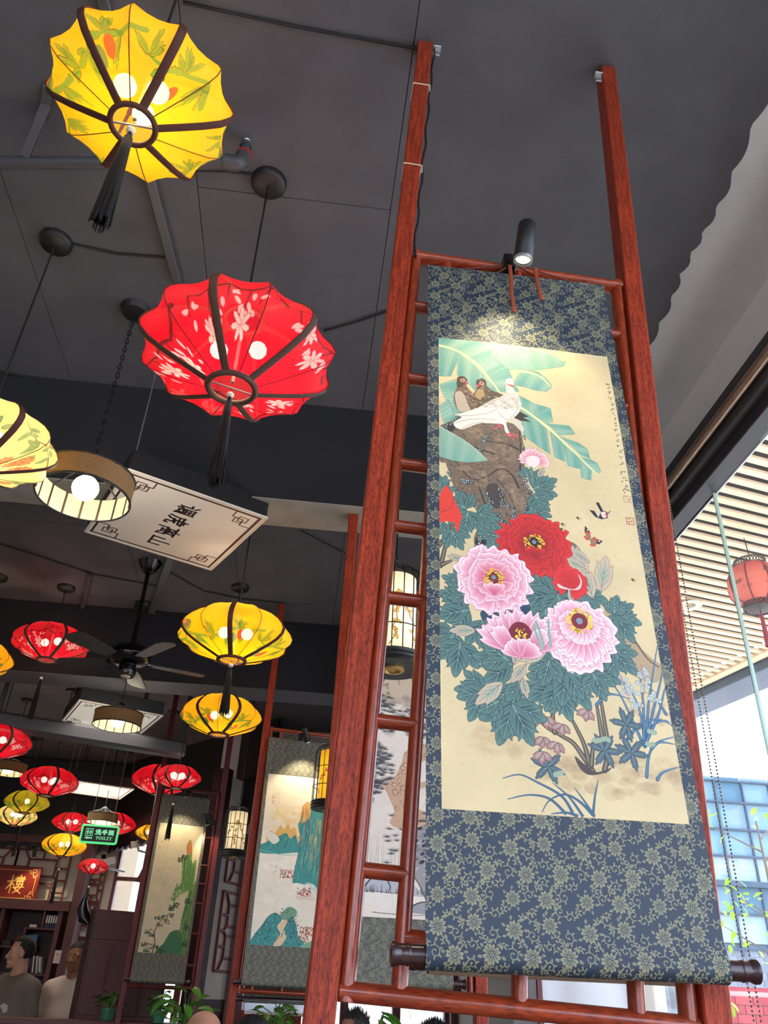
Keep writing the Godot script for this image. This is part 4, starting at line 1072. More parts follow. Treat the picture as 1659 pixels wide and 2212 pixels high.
# ---------------------------------------------------------------- shared materials
func make_materials():
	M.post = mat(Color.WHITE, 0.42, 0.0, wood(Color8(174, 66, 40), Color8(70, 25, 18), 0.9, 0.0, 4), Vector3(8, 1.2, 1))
	M.post.metallic_specular = 0.3
	M.mould = mat(Color.WHITE, 0.3, 0.0, wood(Color8(174, 70, 36), Color8(94, 32, 20), 0.7, 0.3, 11), Vector3(4, 1, 1))
	M.mould.clearcoat_enabled = true
	M.mould.clearcoat = 0.4
	M.mould.clearcoat_roughness = 0.2
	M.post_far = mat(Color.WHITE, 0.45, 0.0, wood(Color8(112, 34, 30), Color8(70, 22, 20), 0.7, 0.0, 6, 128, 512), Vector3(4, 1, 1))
	M.cabinet = mat(Color.WHITE, 0.5, 0.0, wood(Color8(96, 54, 52), Color8(66, 36, 36), 0.5, 0.0, 17, 128, 512), Vector3(4, 1, 1))
	M.cabinet_dark = mat(Color8(58, 30, 30), 0.55)
	M.lattice = mat(Color8(108, 40, 34), 0.5)
	M.plaque = mat(Color.WHITE, 0.3, 0.0, wood(Color8(128, 36, 18), Color8(84, 20, 12), 0.6, 0.0, 23, 128, 512), Vector3(1, 1, 1))
	M.black = mat(Color8(24, 24, 26), 0.45)
	M.black_metal = mat(Color8(28, 28, 31), 0.35, 0.5)
	M.black_gloss = mat(Color8(14, 14, 16), 0.15)
	M.cord = mat(Color8(18, 18, 20), 0.7)
	M.ceil = tri_map(mat(Color.WHITE, 0.8, 0.0, plaster(Color8(76, 76, 82), 0.09, 5, 0.03)), 0.6)
	M.joint = mat(Color8(18, 18, 20), 0.9)
	M.soffit_lit = tri_map(mat(Color.WHITE, 0.85, 0.0, plaster(Color8(134, 130, 122), 0.12, 8)), 0.7)  # pale grey that puts light from below into the beam underside
	M.beam = mat(Color8(27, 28, 34), 0.85)  # near-black that puts the shade into the colour of the beam faces
	M.white_ceil = tri_map(mat(Color.WHITE, 0.8, 0.0, plaster(Color8(222, 222, 222), 0.03, 12, 0.008)), 0.5)
	M.wall = tri_map(mat(Color.WHITE, 0.85, 0.0, plaster(Color8(206, 198, 184), 0.05, 15, 0.01)), 0.6)
	M.wall_tan = mat(Color8(152, 142, 130), 0.8)
	M.pipe = mat(Color8(72, 72, 76), 0.55, 0.2)
	M.channel = mat(Color8(76, 76, 78), 0.5, 0.3)
	M.frame_grey = mat(Color8(116, 112, 114), 0.5, 0.2)
	M.frame_dark = mat(Color8(66, 64, 68), 0.45, 0.2)
	M.alu = mat(Color8(176, 152, 132), 0.3, 0.7)
	M.steel = mat(Color8(196, 196, 198), 0.3, 0.8)
	M.brass = mat(Color8(196, 160, 96), 0.3, 0.8)
	M.gold = mat(Color8(222, 180, 92), 0.35, 0.5)
	M.floor = tri_map(mat(Color.WHITE, 0.4, 0.0, plaster(Color8(150, 140, 128), 0.12, 19)), 0.5)
	var b := brocade(Color8(38, 52, 68), Color8(140, 136, 104))
	var b2 := brocade(Color8(82, 84, 78), Color8(134, 128, 104))
	M.brocade = mat(Color.WHITE, 0.55, 0.0, b, Vector3(10.0, 10.0, 1))
	M.brocade_old = mat(Color.WHITE, 0.7, 0.0, b2, Vector3(13.0, 13.0, 1))
	M.paper_back = mat(Color8(176, 158, 136), 0.85)
	M.roller = mat(Color8(44, 10, 12), 0.18)
	M.roller.clearcoat_enabled = true
	M.roller.clearcoat = 0.7
	M.ribbon = mat(Color8(78, 40, 30), 0.75)
	M.ribbon_red = mat(Color8(84, 58, 44), 0.75)
	M.seam = mat(Color8(112, 72, 20), 0.8)
	M.seam_red = mat(Color8(112, 10, 24), 0.8)
	M.tassel = mat(Color8(13, 9, 11), 0.9)
	M.bead = mat(Color8(220, 206, 180), 0.1)
	M.bulb = glow(Color(1.0, 0.96, 0.9), 6.0)
	M.bulb_far = glow(Color(1.0, 0.96, 0.9), 4.0)
	M.yellow = silk_mat(silk(Color8(250, 184, 12), "bamboo"))
	M.red = silk_mat(silk(Color8(198, 10, 36), "plum"))
	M.pale = silk_mat(silk(Color8(238, 220, 142), "flower"))
	M.olive = silk_mat(silk(Color8(176, 160, 30), "bamboo"))
	M.rope = mat(Color.WHITE, 0.8, 0.0, rope_tex(), Vector3(6, 26, 1))
	M.lining = mat(Color8(236, 216, 168), 0.7, 0.0)
	M.lining.backlight_enabled = true
	M.lining.backlight = Color(0.5, 0.45, 0.35)
	M.glass = mat(Color(0.93, 0.97, 0.96, 0.06), 0.02)
	M.glass.transparency = BaseMaterial3D.TRANSPARENCY_ALPHA
	M.blind = mat(Color8(236, 238, 240), 0.8)
	M.blind.backlight_enabled = true
	M.blind.backlight = Color(1.0, 1.0, 1.0)
	M.skin = mat(Color8(196, 146, 116), 0.55)
	M.hair = mat(Color8(16, 14, 14), 0.8)
	M.leaf = mat(Color8(74, 134, 46), 0.35)
	M.leaf.backlight_enabled = true
	M.leaf.backlight = Color(0.5, 0.6, 0.2)
	M.leaf_dark = mat(Color8(38, 78, 34), 0.4)
	M.stem = mat(Color8(96, 130, 60), 0.6)
	M.pot = mat(Color8(58, 120, 92), 0.4)

func silk_mat(t: Texture2D) -> StandardMaterial3D:
	var m := mat(Color(1, 1, 1, 0.8), 0.6, 0.0, t)
	m.transparency = BaseMaterial3D.TRANSPARENCY_ALPHA
	m.backlight_enabled = true
	m.backlight = Color(1.0, 1.0, 1.0)
	return m

func rope_tex() -> ImageTexture:
	var im := Image.create(128, 64, false, Image.FORMAT_RGB8)
	var r := RandomNumberGenerator.new()
	r.seed = 3
	for y in 64:
		for x in 128:
			var s := 0.62 + 0.38 * sin((y * 1.0 + 4.0 * sin(x * TAU / 64.0)) * TAU / 8.0)
			s *= r.randf_range(0.75, 1.0)
			im.set_pixel(x, y, Color(0.86 * s, 0.66 * s, 0.4 * s))
	return tex(im)

# ---------------------------------------------------------------- camera, sky, sun, large lamps
func set_view():
	var cam := Camera3D.new()
	cam.name = "camera"
	add_child(cam)
	cam.transform = Transform3D(Basis(Vector3(0.99305, 0.0391, 0.111), Vector3(-0.09129, 0.85111, 0.51699), Vector3(-0.07426, -0.52353, 0.84877)).orthonormalized(), Vector3(0, 1.4, 0))
	cam.fov = 65.788
	cam.near = 0.02
	cam.far = 400.0
	cam.current = true
	var we := WorldEnvironment.new()
	we.name = "environment"
	var e := Environment.new()
	e.background_mode = Environment.BG_SKY
	var sky := Sky.new()
	var sm := ProceduralSkyMaterial.new()
	sm.sky_top_color = Color(0.72, 0.82, 0.98)
	sm.sky_horizon_color = Color(0.93, 0.95, 1.0)
	sm.ground_bottom_color = Color(0.55, 0.55, 0.53)
	sm.ground_horizon_color = Color(0.7, 0.7, 0.7)
	sm.sky_energy_multiplier = 2.6
	sm.ground_energy_multiplier = 1.2
	sky.sky_material = sm
	e.sky = sky
	e.tonemap_mode = Environment.TONE_MAPPER_LINEAR
	e.tonemap_exposure = 0.8
	e.sdfgi_enabled = true
	e.ssao_enabled = true
	e.ssil_enabled = true
	we.environment = e
	add_child(we)
	var sun := DirectionalLight3D.new()
	sun.name = "sun"
	sun.light_energy = 3.2
	sun.light_color = Color(1.0, 0.96, 0.88)
	sun.light_angular_distance = 0.6
	sun.shadow_enabled = true
	add_child(sun)
	sun.basis = Basis.looking_at(Vector3(-0.75, -0.62, -0.24), Vector3.UP)

# ---------------------------------------------------------------- room
func slabbox(called: String, lo: Vector3, hi: Vector3, m: Material, bev := 0.0) -> MeshInstance3D:
	var g := MB.new()
	g.box((lo + hi) * 0.5, (hi - lo).abs(), Basis.IDENTITY, bev)
	return struct(called, g, m)

func piece(called: String, lo: Vector3, hi: Vector3, m: Material, parent, bev := 0.0) -> MeshInstance3D:
	var g := MB.new()
	g.box((lo + hi) * 0.5, (hi - lo).abs(), Basis.IDENTITY, bev)
	return put(called, g, m, parent)

func build_room():
	slabbox("floor", Vector3(-7.2, -0.12, -10.6), Vector3(1.8, 0, 4.2), M.floor)
	var ceil := slabbox("ceiling", Vector3(-7.2, 3.736, -10.6), Vector3(1.12, 3.9, 4.2), M.joint)
	# painted boards, each with open joints; those along the window end in an uneven torn edge
	for i in 11:
		for j in 6:
			var xa := 0.13 - 0.66 * (11 - i)
			var za := 3.1 - j * 2.44 + (1.22 if i % 2 else 0.0)
			var g := MB.new()
			g.box(Vector3(xa + 0.33, 3.728, za - 1.22), Vector3(0.6575, 0.016, 2.4375), Basis.IDENTITY, 0.001)
			put("ceiling_board", g, M.ceil, ceil)
	for j in 3:
		var za := 4.2 - j * 4.9
		var g := MB.new()
		var p := PackedVector2Array([Vector2(0.1312, za - 0.0012), Vector2(0.1312, za - 4.8988)])
		for k in 241:
			var z := za - 4.8988 + 4.8976 * k / 240.0
			p.append(Vector2(1.12 + 0.055 * -z + 0.02 * absf(sin(z * 26.0 + sin(z * 7.0))) + 0.006 * sin(z * 11.0), z))
		g.slab(p, 0.016, Transform3D(Basis(Vector3.RIGHT, Vector3.BACK, Vector3.DOWN), Vector3(0, 3.728, 0)))
		put("ceiling_board", g, M.ceil, ceil)
	slabbox("ceiling", Vector3(1.12, 3.742, -10.6), Vector3(1.8, 3.9, 4.2), M.white_ceil)
	# downstand beams: faces coloured darker for shade, undersides paler for light from below
	for b in [[-2.88, -3.1, 3.19, M.soffit_lit], [-5.4, -5.66, 3.2, M.ceil]]:
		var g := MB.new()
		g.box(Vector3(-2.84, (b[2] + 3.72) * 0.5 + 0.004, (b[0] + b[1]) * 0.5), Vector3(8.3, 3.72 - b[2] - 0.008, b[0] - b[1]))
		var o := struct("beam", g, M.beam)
		piece("underside_lit_tint", Vector3(-6.99, b[2] - 0.002, b[1] - 0.001), Vector3(1.31, b[2] + 0.004, b[0] + 0.001), b[3], o)
	# window wall on the right
	var w := slabbox("wall_right", Vector3(1.56, 3.27, -8.4), Vector3(1.64, 3.742, 4.0), M.white_ceil)
	piece("wall_section", Vector3(1.56, 0, -8.4), Vector3(1.78, 0.8, 4.0), M.wall, w)
	piece("wall_section", Vector3(1.56, 0.8, -8.4), Vector3(1.78, 3.27, -5.95), M.wall_tan, w)
	piece("panel_joint", Vector3(1.556, 3.53, -8.3), Vector3(1.56, 3.536, 3.9), M.frame_grey, w)
	piece("panel_joint", Vector3(1.2, 3.738, -0.9), Vector3(1.56, 3.742, -0.906), M.frame_grey, w)
	piece("panel_joint", Vector3(1.556, 3.3, -3.3), Vector3(1.56, 3.73, -3.306), M.frame_dark, w)
	var win := Node3D.new()
	win.name = "window_1"
	win.set_meta("kind", "structure")
	add_child(win)
	piece("window_head", Vector3(1.49, 3.3, -5.3), Vector3(1.56, 3.46, 3.9), M.frame_dark, win, 0.006)
	piece("window_frame", Vector3(1.53, 3.25, -5.3), Vector3(1.62, 3.3, 3.9), M.frame_dark, win, 0.004)
	piece("window_frame", Vector3(1.58, 0.8, -5.3), Vector3(1.64, 0.86, 3.9), M.frame_grey, win, 0.004)
	for z in [[3.9, 1.2], [1.196, -0.9], [-0.904, -2.606], [-2.614, -3.86]]:
		piece("pane", Vector3(1.604, 0.86, z[0]), Vector3(1.612, 3.25, z[1]), M.glass, win)
	piece("glass_joint", Vector3(1.598, 0.86, -2.608), Vector3(1.614, 3.25, -2.612), mat(Color8(150, 176, 160), 0.2), win)
	piece("window_post", Vector3(1.56, 0.8, -3.86), Vector3(1.66, 3.27, -3.93), M.wall, win, 0.004)
	piece("window_post", Vector3(1.5, 0.0, -5.33), Vector3(1.7, 3.27, -5.9), M.post_far, win, 0.006)
	# lattice transom in the tan part of the wall
	for k in 5:
		piece("transom_bar", Vector3(1.54, 1.62, -6.2 - k * 0.3), Vector3(1.56, 2.1, -6.22 - k * 0.3), M.lattice, w)
	piece("transom_bar", Vector3(1.53, 1.58, -6.1), Vector3(1.56, 1.62, -7.7), M.wall_tan, w)
	# back walls
	var wb := slabbox("wall_back", Vector3(-7.2, 0, -10.4), Vector3(-2.02, 3.74, -10.2), M.wall)
	piece("wall_section", Vector3(-2.02, 2.86, -10.4), Vector3(-0.62, 3.74, -10.2), M.wall, wb)
	piece("wall_section", Vector3(-2.02, 0, -10.4), Vector3(-0.62, 0.9, -10.2), M.wall, wb)
	piece("wall_section", Vector3(-0.8, 0, -10.2), Vector3(-0.62, 3.74, -8.2), M.wall, wb)
	piece("wall_section", Vector3(-0.8, 2.7, -8.4), Vector3(1.78, 3.74, -8.2), M.wall, wb)
	piece("wall_section", Vector3(-0.8, 0, -8.4), Vector3(1.78, 0.75, -8.2), M.wall, wb)
	piece("wall_section", Vector3(-0.8, 0.75, -8.4), Vector3(-0.36, 2.7, -8.2), M.cabinet, wb)
	piece("wall_section", Vector3(1.5, 0.75, -8.4), Vector3(1.78, 2.7, -8.1), M.cabinet, wb)
	for d in [["window_2", -2.02, -0.66, 0.9, 2.86, -10.28, 3], ["window_3", -0.36, 1.5, 0.75, 2.7, -8.28, 4]]:
		var o := Node3D.new()
		o.name = d[0]
		o.set_meta("kind", "structure")
		add_child(o)
		for k in d[6] + 1:
			var x: float = lerpf(d[1], d[2], float(k) / d[6])
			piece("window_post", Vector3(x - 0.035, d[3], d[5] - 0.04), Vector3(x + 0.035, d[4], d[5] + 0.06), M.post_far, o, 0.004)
			if k < d[6]:
				var x1: float = lerpf(d[1], d[2], float(k + 1) / d[6])
				piece("pane", Vector3(x + 0.035, d[3], d[5] - 0.004), Vector3(x1 - 0.035, d[4], d[5] + 0.004), M.glass, o)
				piece("transom", Vector3(x + 0.035, d[4] - 0.42, d[5] - 0.03), Vector3(x1 - 0.035, d[4] - 0.38, d[5] + 0.05), M.post_far, o, 0.004)
		piece("window_sill", Vector3(d[1], d[3] - 0.04, d[5] - 0.05), Vector3(d[2], d[3] + 0.03, d[5] + 0.1), M.post_far, o, 0.004)
		if d[0] == "window_3":
			piece("window_rail", Vector3(d[1], 1.18, d[5] - 0.03), Vector3(0.2, 1.27, d[5] + 0.06), M.post, o, 0.004)
	# the wall on the left and the one behind the camera, with unseen windows added for daylight
	slabbox("wall_left", Vector3(-7.2, 0, -10.4), Vector3(-7.0, 3.74, 4.2), M.wall)
	var wf := slabbox("wall_front", Vector3(-7.0, 3.1, 4.0), Vector3(1.78, 3.74, 4.2), M.wall)
	piece("wall_section", Vector3(-7.0, 0, 4.0), Vector3(1.78, 0.8, 4.2), M.wall, wf)
	for x in [[-7.0, -4.6], [-2.0, -1.7], [0.9, 1.78]]:
		piece("wall_section", Vector3(x[0], 0.8, 4.0), Vector3(x[1], 3.1, 4.2), M.wall, wf)
	var w4 := Node3D.new()
	w4.name = "window_4"
	w4.set_meta("kind", "structure")
	add_child(w4)
	for x in [[-4.6, -2.0], [-1.7, 0.9]]:
		piece("pane", Vector3(x[0], 0.8, 4.1), Vector3(x[1], 3.1, 4.106), M.glass, w4)
	# eaves: a black scalloped valance round the back of the room
	var p := PackedVector2Array([Vector2(-6.9, 3.7), Vector2(-6.9, 2.72)])
	for i in 193:
		var x := -6.9 + i * 0.025
		p.append(Vector2(x, 2.68 + 0.05 * absf(sin(x * TAU / 0.3))))
	p.append(Vector2(-2.1, 3.7))
	var g := MB.new()
	g.slab(p, 0.03, Transform3D(Basis.IDENTITY, Vector3(0, 0, -10.1)))
	struct("trim_1", g, M.black)
	# the same valance along the side wall of the corner, seen as a saw edge
	p = PackedVector2Array([Vector2(0, 3.7), Vector2(0, 2.72)])
	for i in 150:
		p.append(Vector2(i * 0.02, 2.7 + 0.05 * fmod(i * 0.02, 0.12) / 0.12 + 0.02 * i * 0.02))
	p.append(Vector2(2.98, 3.7))
	g = MB.new()
	g.slab(p, 0.03, Transform3D(Basis(Vector3(0.62, 0, 0.785), Vector3.UP, Vector3(-0.785, 0, 0.62)), Vector3(-2.1, 0, -10.08)))
	struct("trim_2", g, M.black)
	# a short pier with lattice panels, seen obliquely
	var wp := Node3D.new()
	wp.name = "wall_pier"
	wp.set_meta("kind", "structure")
	add_child(wp)
	wp.position = Vector3(-0.655, 0, -7.857)
	wp.rotation.y = atan2(0.899, 0.438)
	piece("wall_face", Vector3(0, 0.3, -0.12), Vector3(0.8, 3.15, 0), M.wall, wp, 0.0)
	piece("plinth", Vector3(-0.04, 0, -0.14), Vector3(0.84, 1.34, 0.012), M.cabinet_dark, wp, 0.0)
	piece("edge_post", Vector3(-0.1, 0, -0.13), Vector3(-0.0, 3.2, 0.02), M.cabinet_dark, wp, 0.0)
	lattice_panel(wp, Vector3(0.12, 1.55, 0.012), 0.56, 0.62, M.lattice)
	lattice_panel(wp, Vector3(0.12, 2.25, 0.012), 0.56, 0.62, M.lattice)

# a fretwork of bars: outer frame, inner rectangles, links and cut corners
func lattice_panel(parent, at: Vector3, w: float, h: float, m: Material, bar := 0.022):
	var seg := []
	for r in [[0.0, 0.0, 1.0, 1.0], [0.24, 0.16, 0.76, 0.44], [0.24, 0.56, 0.76, 0.84]]:
		seg += [[r[0], r[1], r[2], r[1]], [r[0], r[3], r[2], r[3]], [r[0], r[1], r[0], r[3]], [r[2], r[1], r[2], r[3]]]
	seg += [[0.0, 0.5, 0.16, 0.5], [0.84, 0.5, 1.0, 0.5], [0.16, 0.5, 0.24, 0.44], [0.16, 0.5, 0.24, 0.56], [0.84, 0.5, 0.76, 0.44], [0.84, 0.5, 0.76, 0.56], [0.5, 0.0, 0.5, 0.16], [0.5, 0.84, 0.5, 1.0], [0.0, 0.3, 0.24, 0.3], [0.76, 0.3, 1.0, 0.3], [0.0, 0.7, 0.24, 0.7], [0.76, 0.7, 1.0, 0.7], [0.12, 0.0, 0.24, 0.16], [0.88, 0.0, 0.76, 0.16], [0.12, 1.0, 0.24, 0.84], [0.88, 1.0, 0.76, 0.84], [0.5, 0.44, 0.5, 0.56]]
	for s in seg:
		var g := MB.new()
		g.bar(Vector3(s[0] * w, s[1] * h, 0) + at, Vector3(s[2] * w, s[3] * h, 0) + at, bar, 0.02, 0.003, Vector3.BACK)
		put("lattice_bar", g, m, parent)


# ---------------------------------------------------------------- brush strokes of the characters on the signs, on a square of 100
func strokes(c: String) -> Array:
	match c:
		"调": return [[18, 8, 30, 20], [12, 36, 28, 36, 28, 80, 42, 68], [48, 12, 48, 60, 42, 90], [48, 12, 90, 12, 90, 88, 80, 84], [58, 30, 80, 30], [69, 20, 69, 46], [56, 46, 82, 46], [58, 58, 80, 58, 80, 78, 58, 78, 58, 58]]
		"虎": return [[50, 4, 50, 26], [50, 15, 74, 15], [18, 26, 86, 26, 82, 38], [18, 26, 18, 60, 10, 92], [30, 44, 74, 40], [48, 32, 48, 52, 54, 58, 76, 56], [40, 66, 38, 84, 26, 96], [40, 66, 66, 66, 66, 90, 72, 95, 86, 94, 86, 84]]
		"离": return [[50, 2, 50, 14], [10, 16, 90, 16], [26, 24, 26, 50, 74, 50, 74, 24], [38, 24, 62, 46], [62, 24, 38, 46], [16, 96, 16, 60, 84, 60, 84, 92, 76, 90], [50, 52, 36, 80, 64, 78], [58, 68, 68, 86]]
		"山": return [[50, 8, 50, 86], [14, 40, 14, 88, 86, 88, 86, 40]]
		"洗": return [[14, 12, 26, 22], [8, 36, 20, 46], [8, 88, 26, 60], [48, 8, 40, 30], [44, 22, 86, 22], [64, 4, 64, 48], [34, 48, 94, 48], [54, 48, 50, 76, 34, 94], [74, 48, 74, 84, 80, 92, 94, 90, 94, 78]]
		"手": return [[74, 6, 22, 16], [18, 34, 84, 34], [8, 56, 94, 56], [52, 12, 52, 88, 38, 80]]
		"间": return [[16, 6, 26, 16], [14, 24, 14, 94], [36, 12, 88, 12, 88, 90, 78, 86], [34, 34, 68, 34, 68, 80, 34, 80, 34, 34], [34, 56, 68, 56]]
		"樓": return [[4, 36, 44, 30], [26, 4, 24, 98], [24, 42, 2, 76], [28, 42, 44, 58], [72, 2, 72, 50], [54, 12, 92, 11, 90, 27, 54, 28, 54, 12], [46, 20, 100, 18], [56, 35, 88, 34, 88, 48, 56, 49, 56, 35], [70, 52, 54, 76, 88, 98], [86, 58, 70, 82, 44, 96], [44, 67, 100, 63]]
		"福": return [[20, 6, 30, 16], [8, 26, 40, 26, 10, 60], [26, 40, 26, 94], [30, 50, 40, 60], [50, 14, 94, 14], [56, 24, 90, 24, 90, 40, 56, 40, 56, 24], [50, 50, 94, 50, 94, 90, 50, 90, 50, 50], [72, 50, 72, 90], [50, 70, 94, 70]]
	return [[20, 28, 96, 26], [10, 58, 100, 54], [55, 4, 55, 96], [30, 76, 84, 74]]

func glyph(g: Paint, c: String, at: Vector2, s: float, w: float, col: Color, taper := false):
	for k in strokes(c):
		var p := PackedVector2Array()
		for i in range(0, k.size(), 2):
			p.append(at + Vector2(k[i], k[i + 1]) * s / 100.0)
		for i in p.size() - 1:
			var d := (p[i + 1] - p[i]).normalized() * w * 0.4
			g.line(PackedVector2Array([p[i] - d, p[i + 1] + d]), w * (1.25 if taper else 1.0), w * (0.75 if taper else 1.0), col)

func words(g: Paint, text: String, face: String, bold: bool, at: Vector2, height: float, col: Color):
	var f := SystemFont.new()
	f.font_names = PackedStringArray([face])
	f.font_weight = 700 if bold else 400
	var t := TextMesh.new()
	t.font = f
	t.text = text
	t.font_size = 64
	t.pixel_size = height / 46.0
	t.depth = 0.0
	var a := t.get_mesh_arrays()
	var v: PackedVector3Array = a[Mesh.ARRAY_VERTEX]
	var idx: PackedInt32Array = a[Mesh.ARRAY_INDEX]
	for i in range(0, idx.size(), 3):
		var p := PackedVector2Array()
		for j in 3:
			p.append(at + Vector2(v[idx[i + j]].x, -v[idx[i + j]].y))
		g.fill(p, col)

# ---------------------------------------------------------------- silk lanterns
const RIM := [[0.2, 0.235], [0.36, 0.226], [0.55, 0.2], [0.72, 0.155], [0.86, 0.1], [0.955, 0.045], [1.0, -0.005], [0.975, -0.05], [0.88, -0.095], [0.7, -0.14], [0.5, -0.18], [0.33, -0.212], [0.235, -0.23]]

func rib_point(k: float, i: int, R: float, sag := 1.0) -> Vector3:
	var a := TAU * k / 12.0
	return Vector3(cos(a) * RIM[i][0] * R * sag, RIM[i][1] * R * 2.0, sin(a) * RIM[i][0] * R * sag)

func lantern(label: String, at: Vector3, D: float, kind: String, top: float, turn: float, bulbs: int, tassel: float, low := false):
	var R := D / 2.0
	var o := thing("silk_lantern", label, "lantern", at, turn, "silk lanterns under the ceiling")
	var silkm: Material = M[kind]
	var seam: Material = M.seam_red if kind == "red" else M.seam
	var trim: Material = M.ribbon_red if kind == "red" else M.ribbon
	for k in 12:
		var p := []
		var uv := []
		var K := 5 if not low else 4
		for i in RIM.size():
			var row := []
			var ur := []
			for j in K:
				var s := float(j) / (K - 1)
				var x := 2.0 * s - 1.0
				var sag: float = cos(PI / 12.0) / cos(PI / 12.0 * x)
				sag -= (0.028 + 0.03 * RIM[i][0]) * (1.0 - x * x)
				var q := rib_point(k + s, i, R, sag)
				row.append(q)
				ur.append(Vector2((k + s) / 12.0, float(i) / (RIM.size() - 1)))
			p.append(row)
			uv.append(ur)
		var g := MB.new()
		g.grid(p, uv)
		put("silk_panel", g, silkm, o)
	for k in 12:
		var p := []
		for i in RIM.size():
			p.append(rib_point(k, i, R, 1.0) + Vector3(0, 0.0005, 0))
		var g := MB.new()
		if k % 2 == 0:
			var a := TAU * k / 12.0
			var tangent := Vector3(-sin(a), 0, cos(a))
			g.tube(p, 0.0105 * pow(D / 0.5, 0.6), 8, true, 0.2, tangent)
			put("ribbon_trim", g, trim, o)
		else:
			g.tube(p, 0.0014, 5)
			put("seam", g, seam, o)
	for e in [0, RIM.size() - 1]:
		var p := []
		for i in 25:
			var a := TAU * i / 24.0
			p.append(Vector3(cos(a) * RIM[e][0] * R, RIM[e][1] * D, sin(a) * RIM[e][0] * R))
		var g := MB.new()
		g.tube(p, 0.008 * D / 0.5, 8, false)
		put("top_ring" if e == 0 else "bottom_ring", g, trim, o)
	var rr: float = RIM[RIM.size() - 1][0] * R
	var yb: float = RIM[RIM.size() - 1][1] * D
	var g2 := MB.new()
	g2.bar(Vector3(-rr, yb, 0), Vector3(rr, yb, 0), 0.004, 0.004)
	g2.bar(Vector3(0, yb + 0.02, 0), Vector3(0, RIM[0][1] * D, 0), 0.008, 0.008)
	put("wire_frame", g2, M.steel, o)
	g2 = MB.new()
	g2.tube([Vector3(0, RIM[0][1] * D, 0), Vector3(0, top - at.y, 0)], 0.0035, 6)
	put("cord", g2, M.cord, o)
	g2 = MB.new()
	g2.lathe([Vector2(0.0, -0.028), Vector2(0.05, -0.026), Vector2(0.058, -0.018), Vector2(0.06, 0.0), Vector2(0, 0)], 24, Vector3(0, top - at.y, 0))
	put("ceiling_cup", g2, M.black, o)
	# bulbs sit on a small holder inside
	var e_all := (0.105 if low else 0.15) * D * D / 0.25
	for b in bulbs:
		var a := TAU * b / bulbs + 0.5
		var bp := Vector3(cos(a), 0, sin(a)) * (0.2 * R if bulbs > 1 else 0.0) + Vector3(0, 0.02 * D, 0)
		g2 = MB.new()
		g2.ball(Vector3.ZERO, Vector3.ONE * 0.026, 14)
		var bo := put("bulb", g2, M.bulb, o)
		bo.position = bp
		lamp("bulb_light", bp, e_all / bulbs, Color(1.0, 0.93, 0.8), 0.05 * D, o)
	if tassel > 0.0:
		var bead_y := yb - 0.03 * D - (0.1 if low else 0.0)
		g2 = MB.new()
		g2.tube([Vector3(0, yb, 0), Vector3(0, bead_y, 0)], 0.0012, 5)
		put("string", g2, M.cord, o)
		g2 = MB.new()
		g2.ball(Vector3(0, bead_y - 0.008, 0), Vector3(0.011, 0.009, 0.011), 10)
		put("bead", g2, M.bead, o)
		g2 = MB.new()
		var y0 := bead_y - 0.016
		g2.lathe([Vector2(0.004, y0), Vector2(0.011, y0 - 0.03), Vector2(0.013, y0 - tassel * 0.5), Vector2(0.016, y0 - tassel * 0.97)], 10)
		for i in (14 if low else 40):
			var a := TAU * i / (14 if low else 40)
			var r1 := rng.randf_range(0.012, 0.022)
			g2.tube([Vector3(cos(a) * 0.008, y0 - 0.02, sin(a) * 0.008), Vector3(cos(a) * 0.015, y0 - tassel * 0.55, sin(a) * 0.015), Vector3(cos(a) * r1, y0 - tassel * rng.randf_range(0.96, 1.04), sin(a) * r1)], 0.0016, 4, false)
		put("tassel", g2, M.tassel, o)

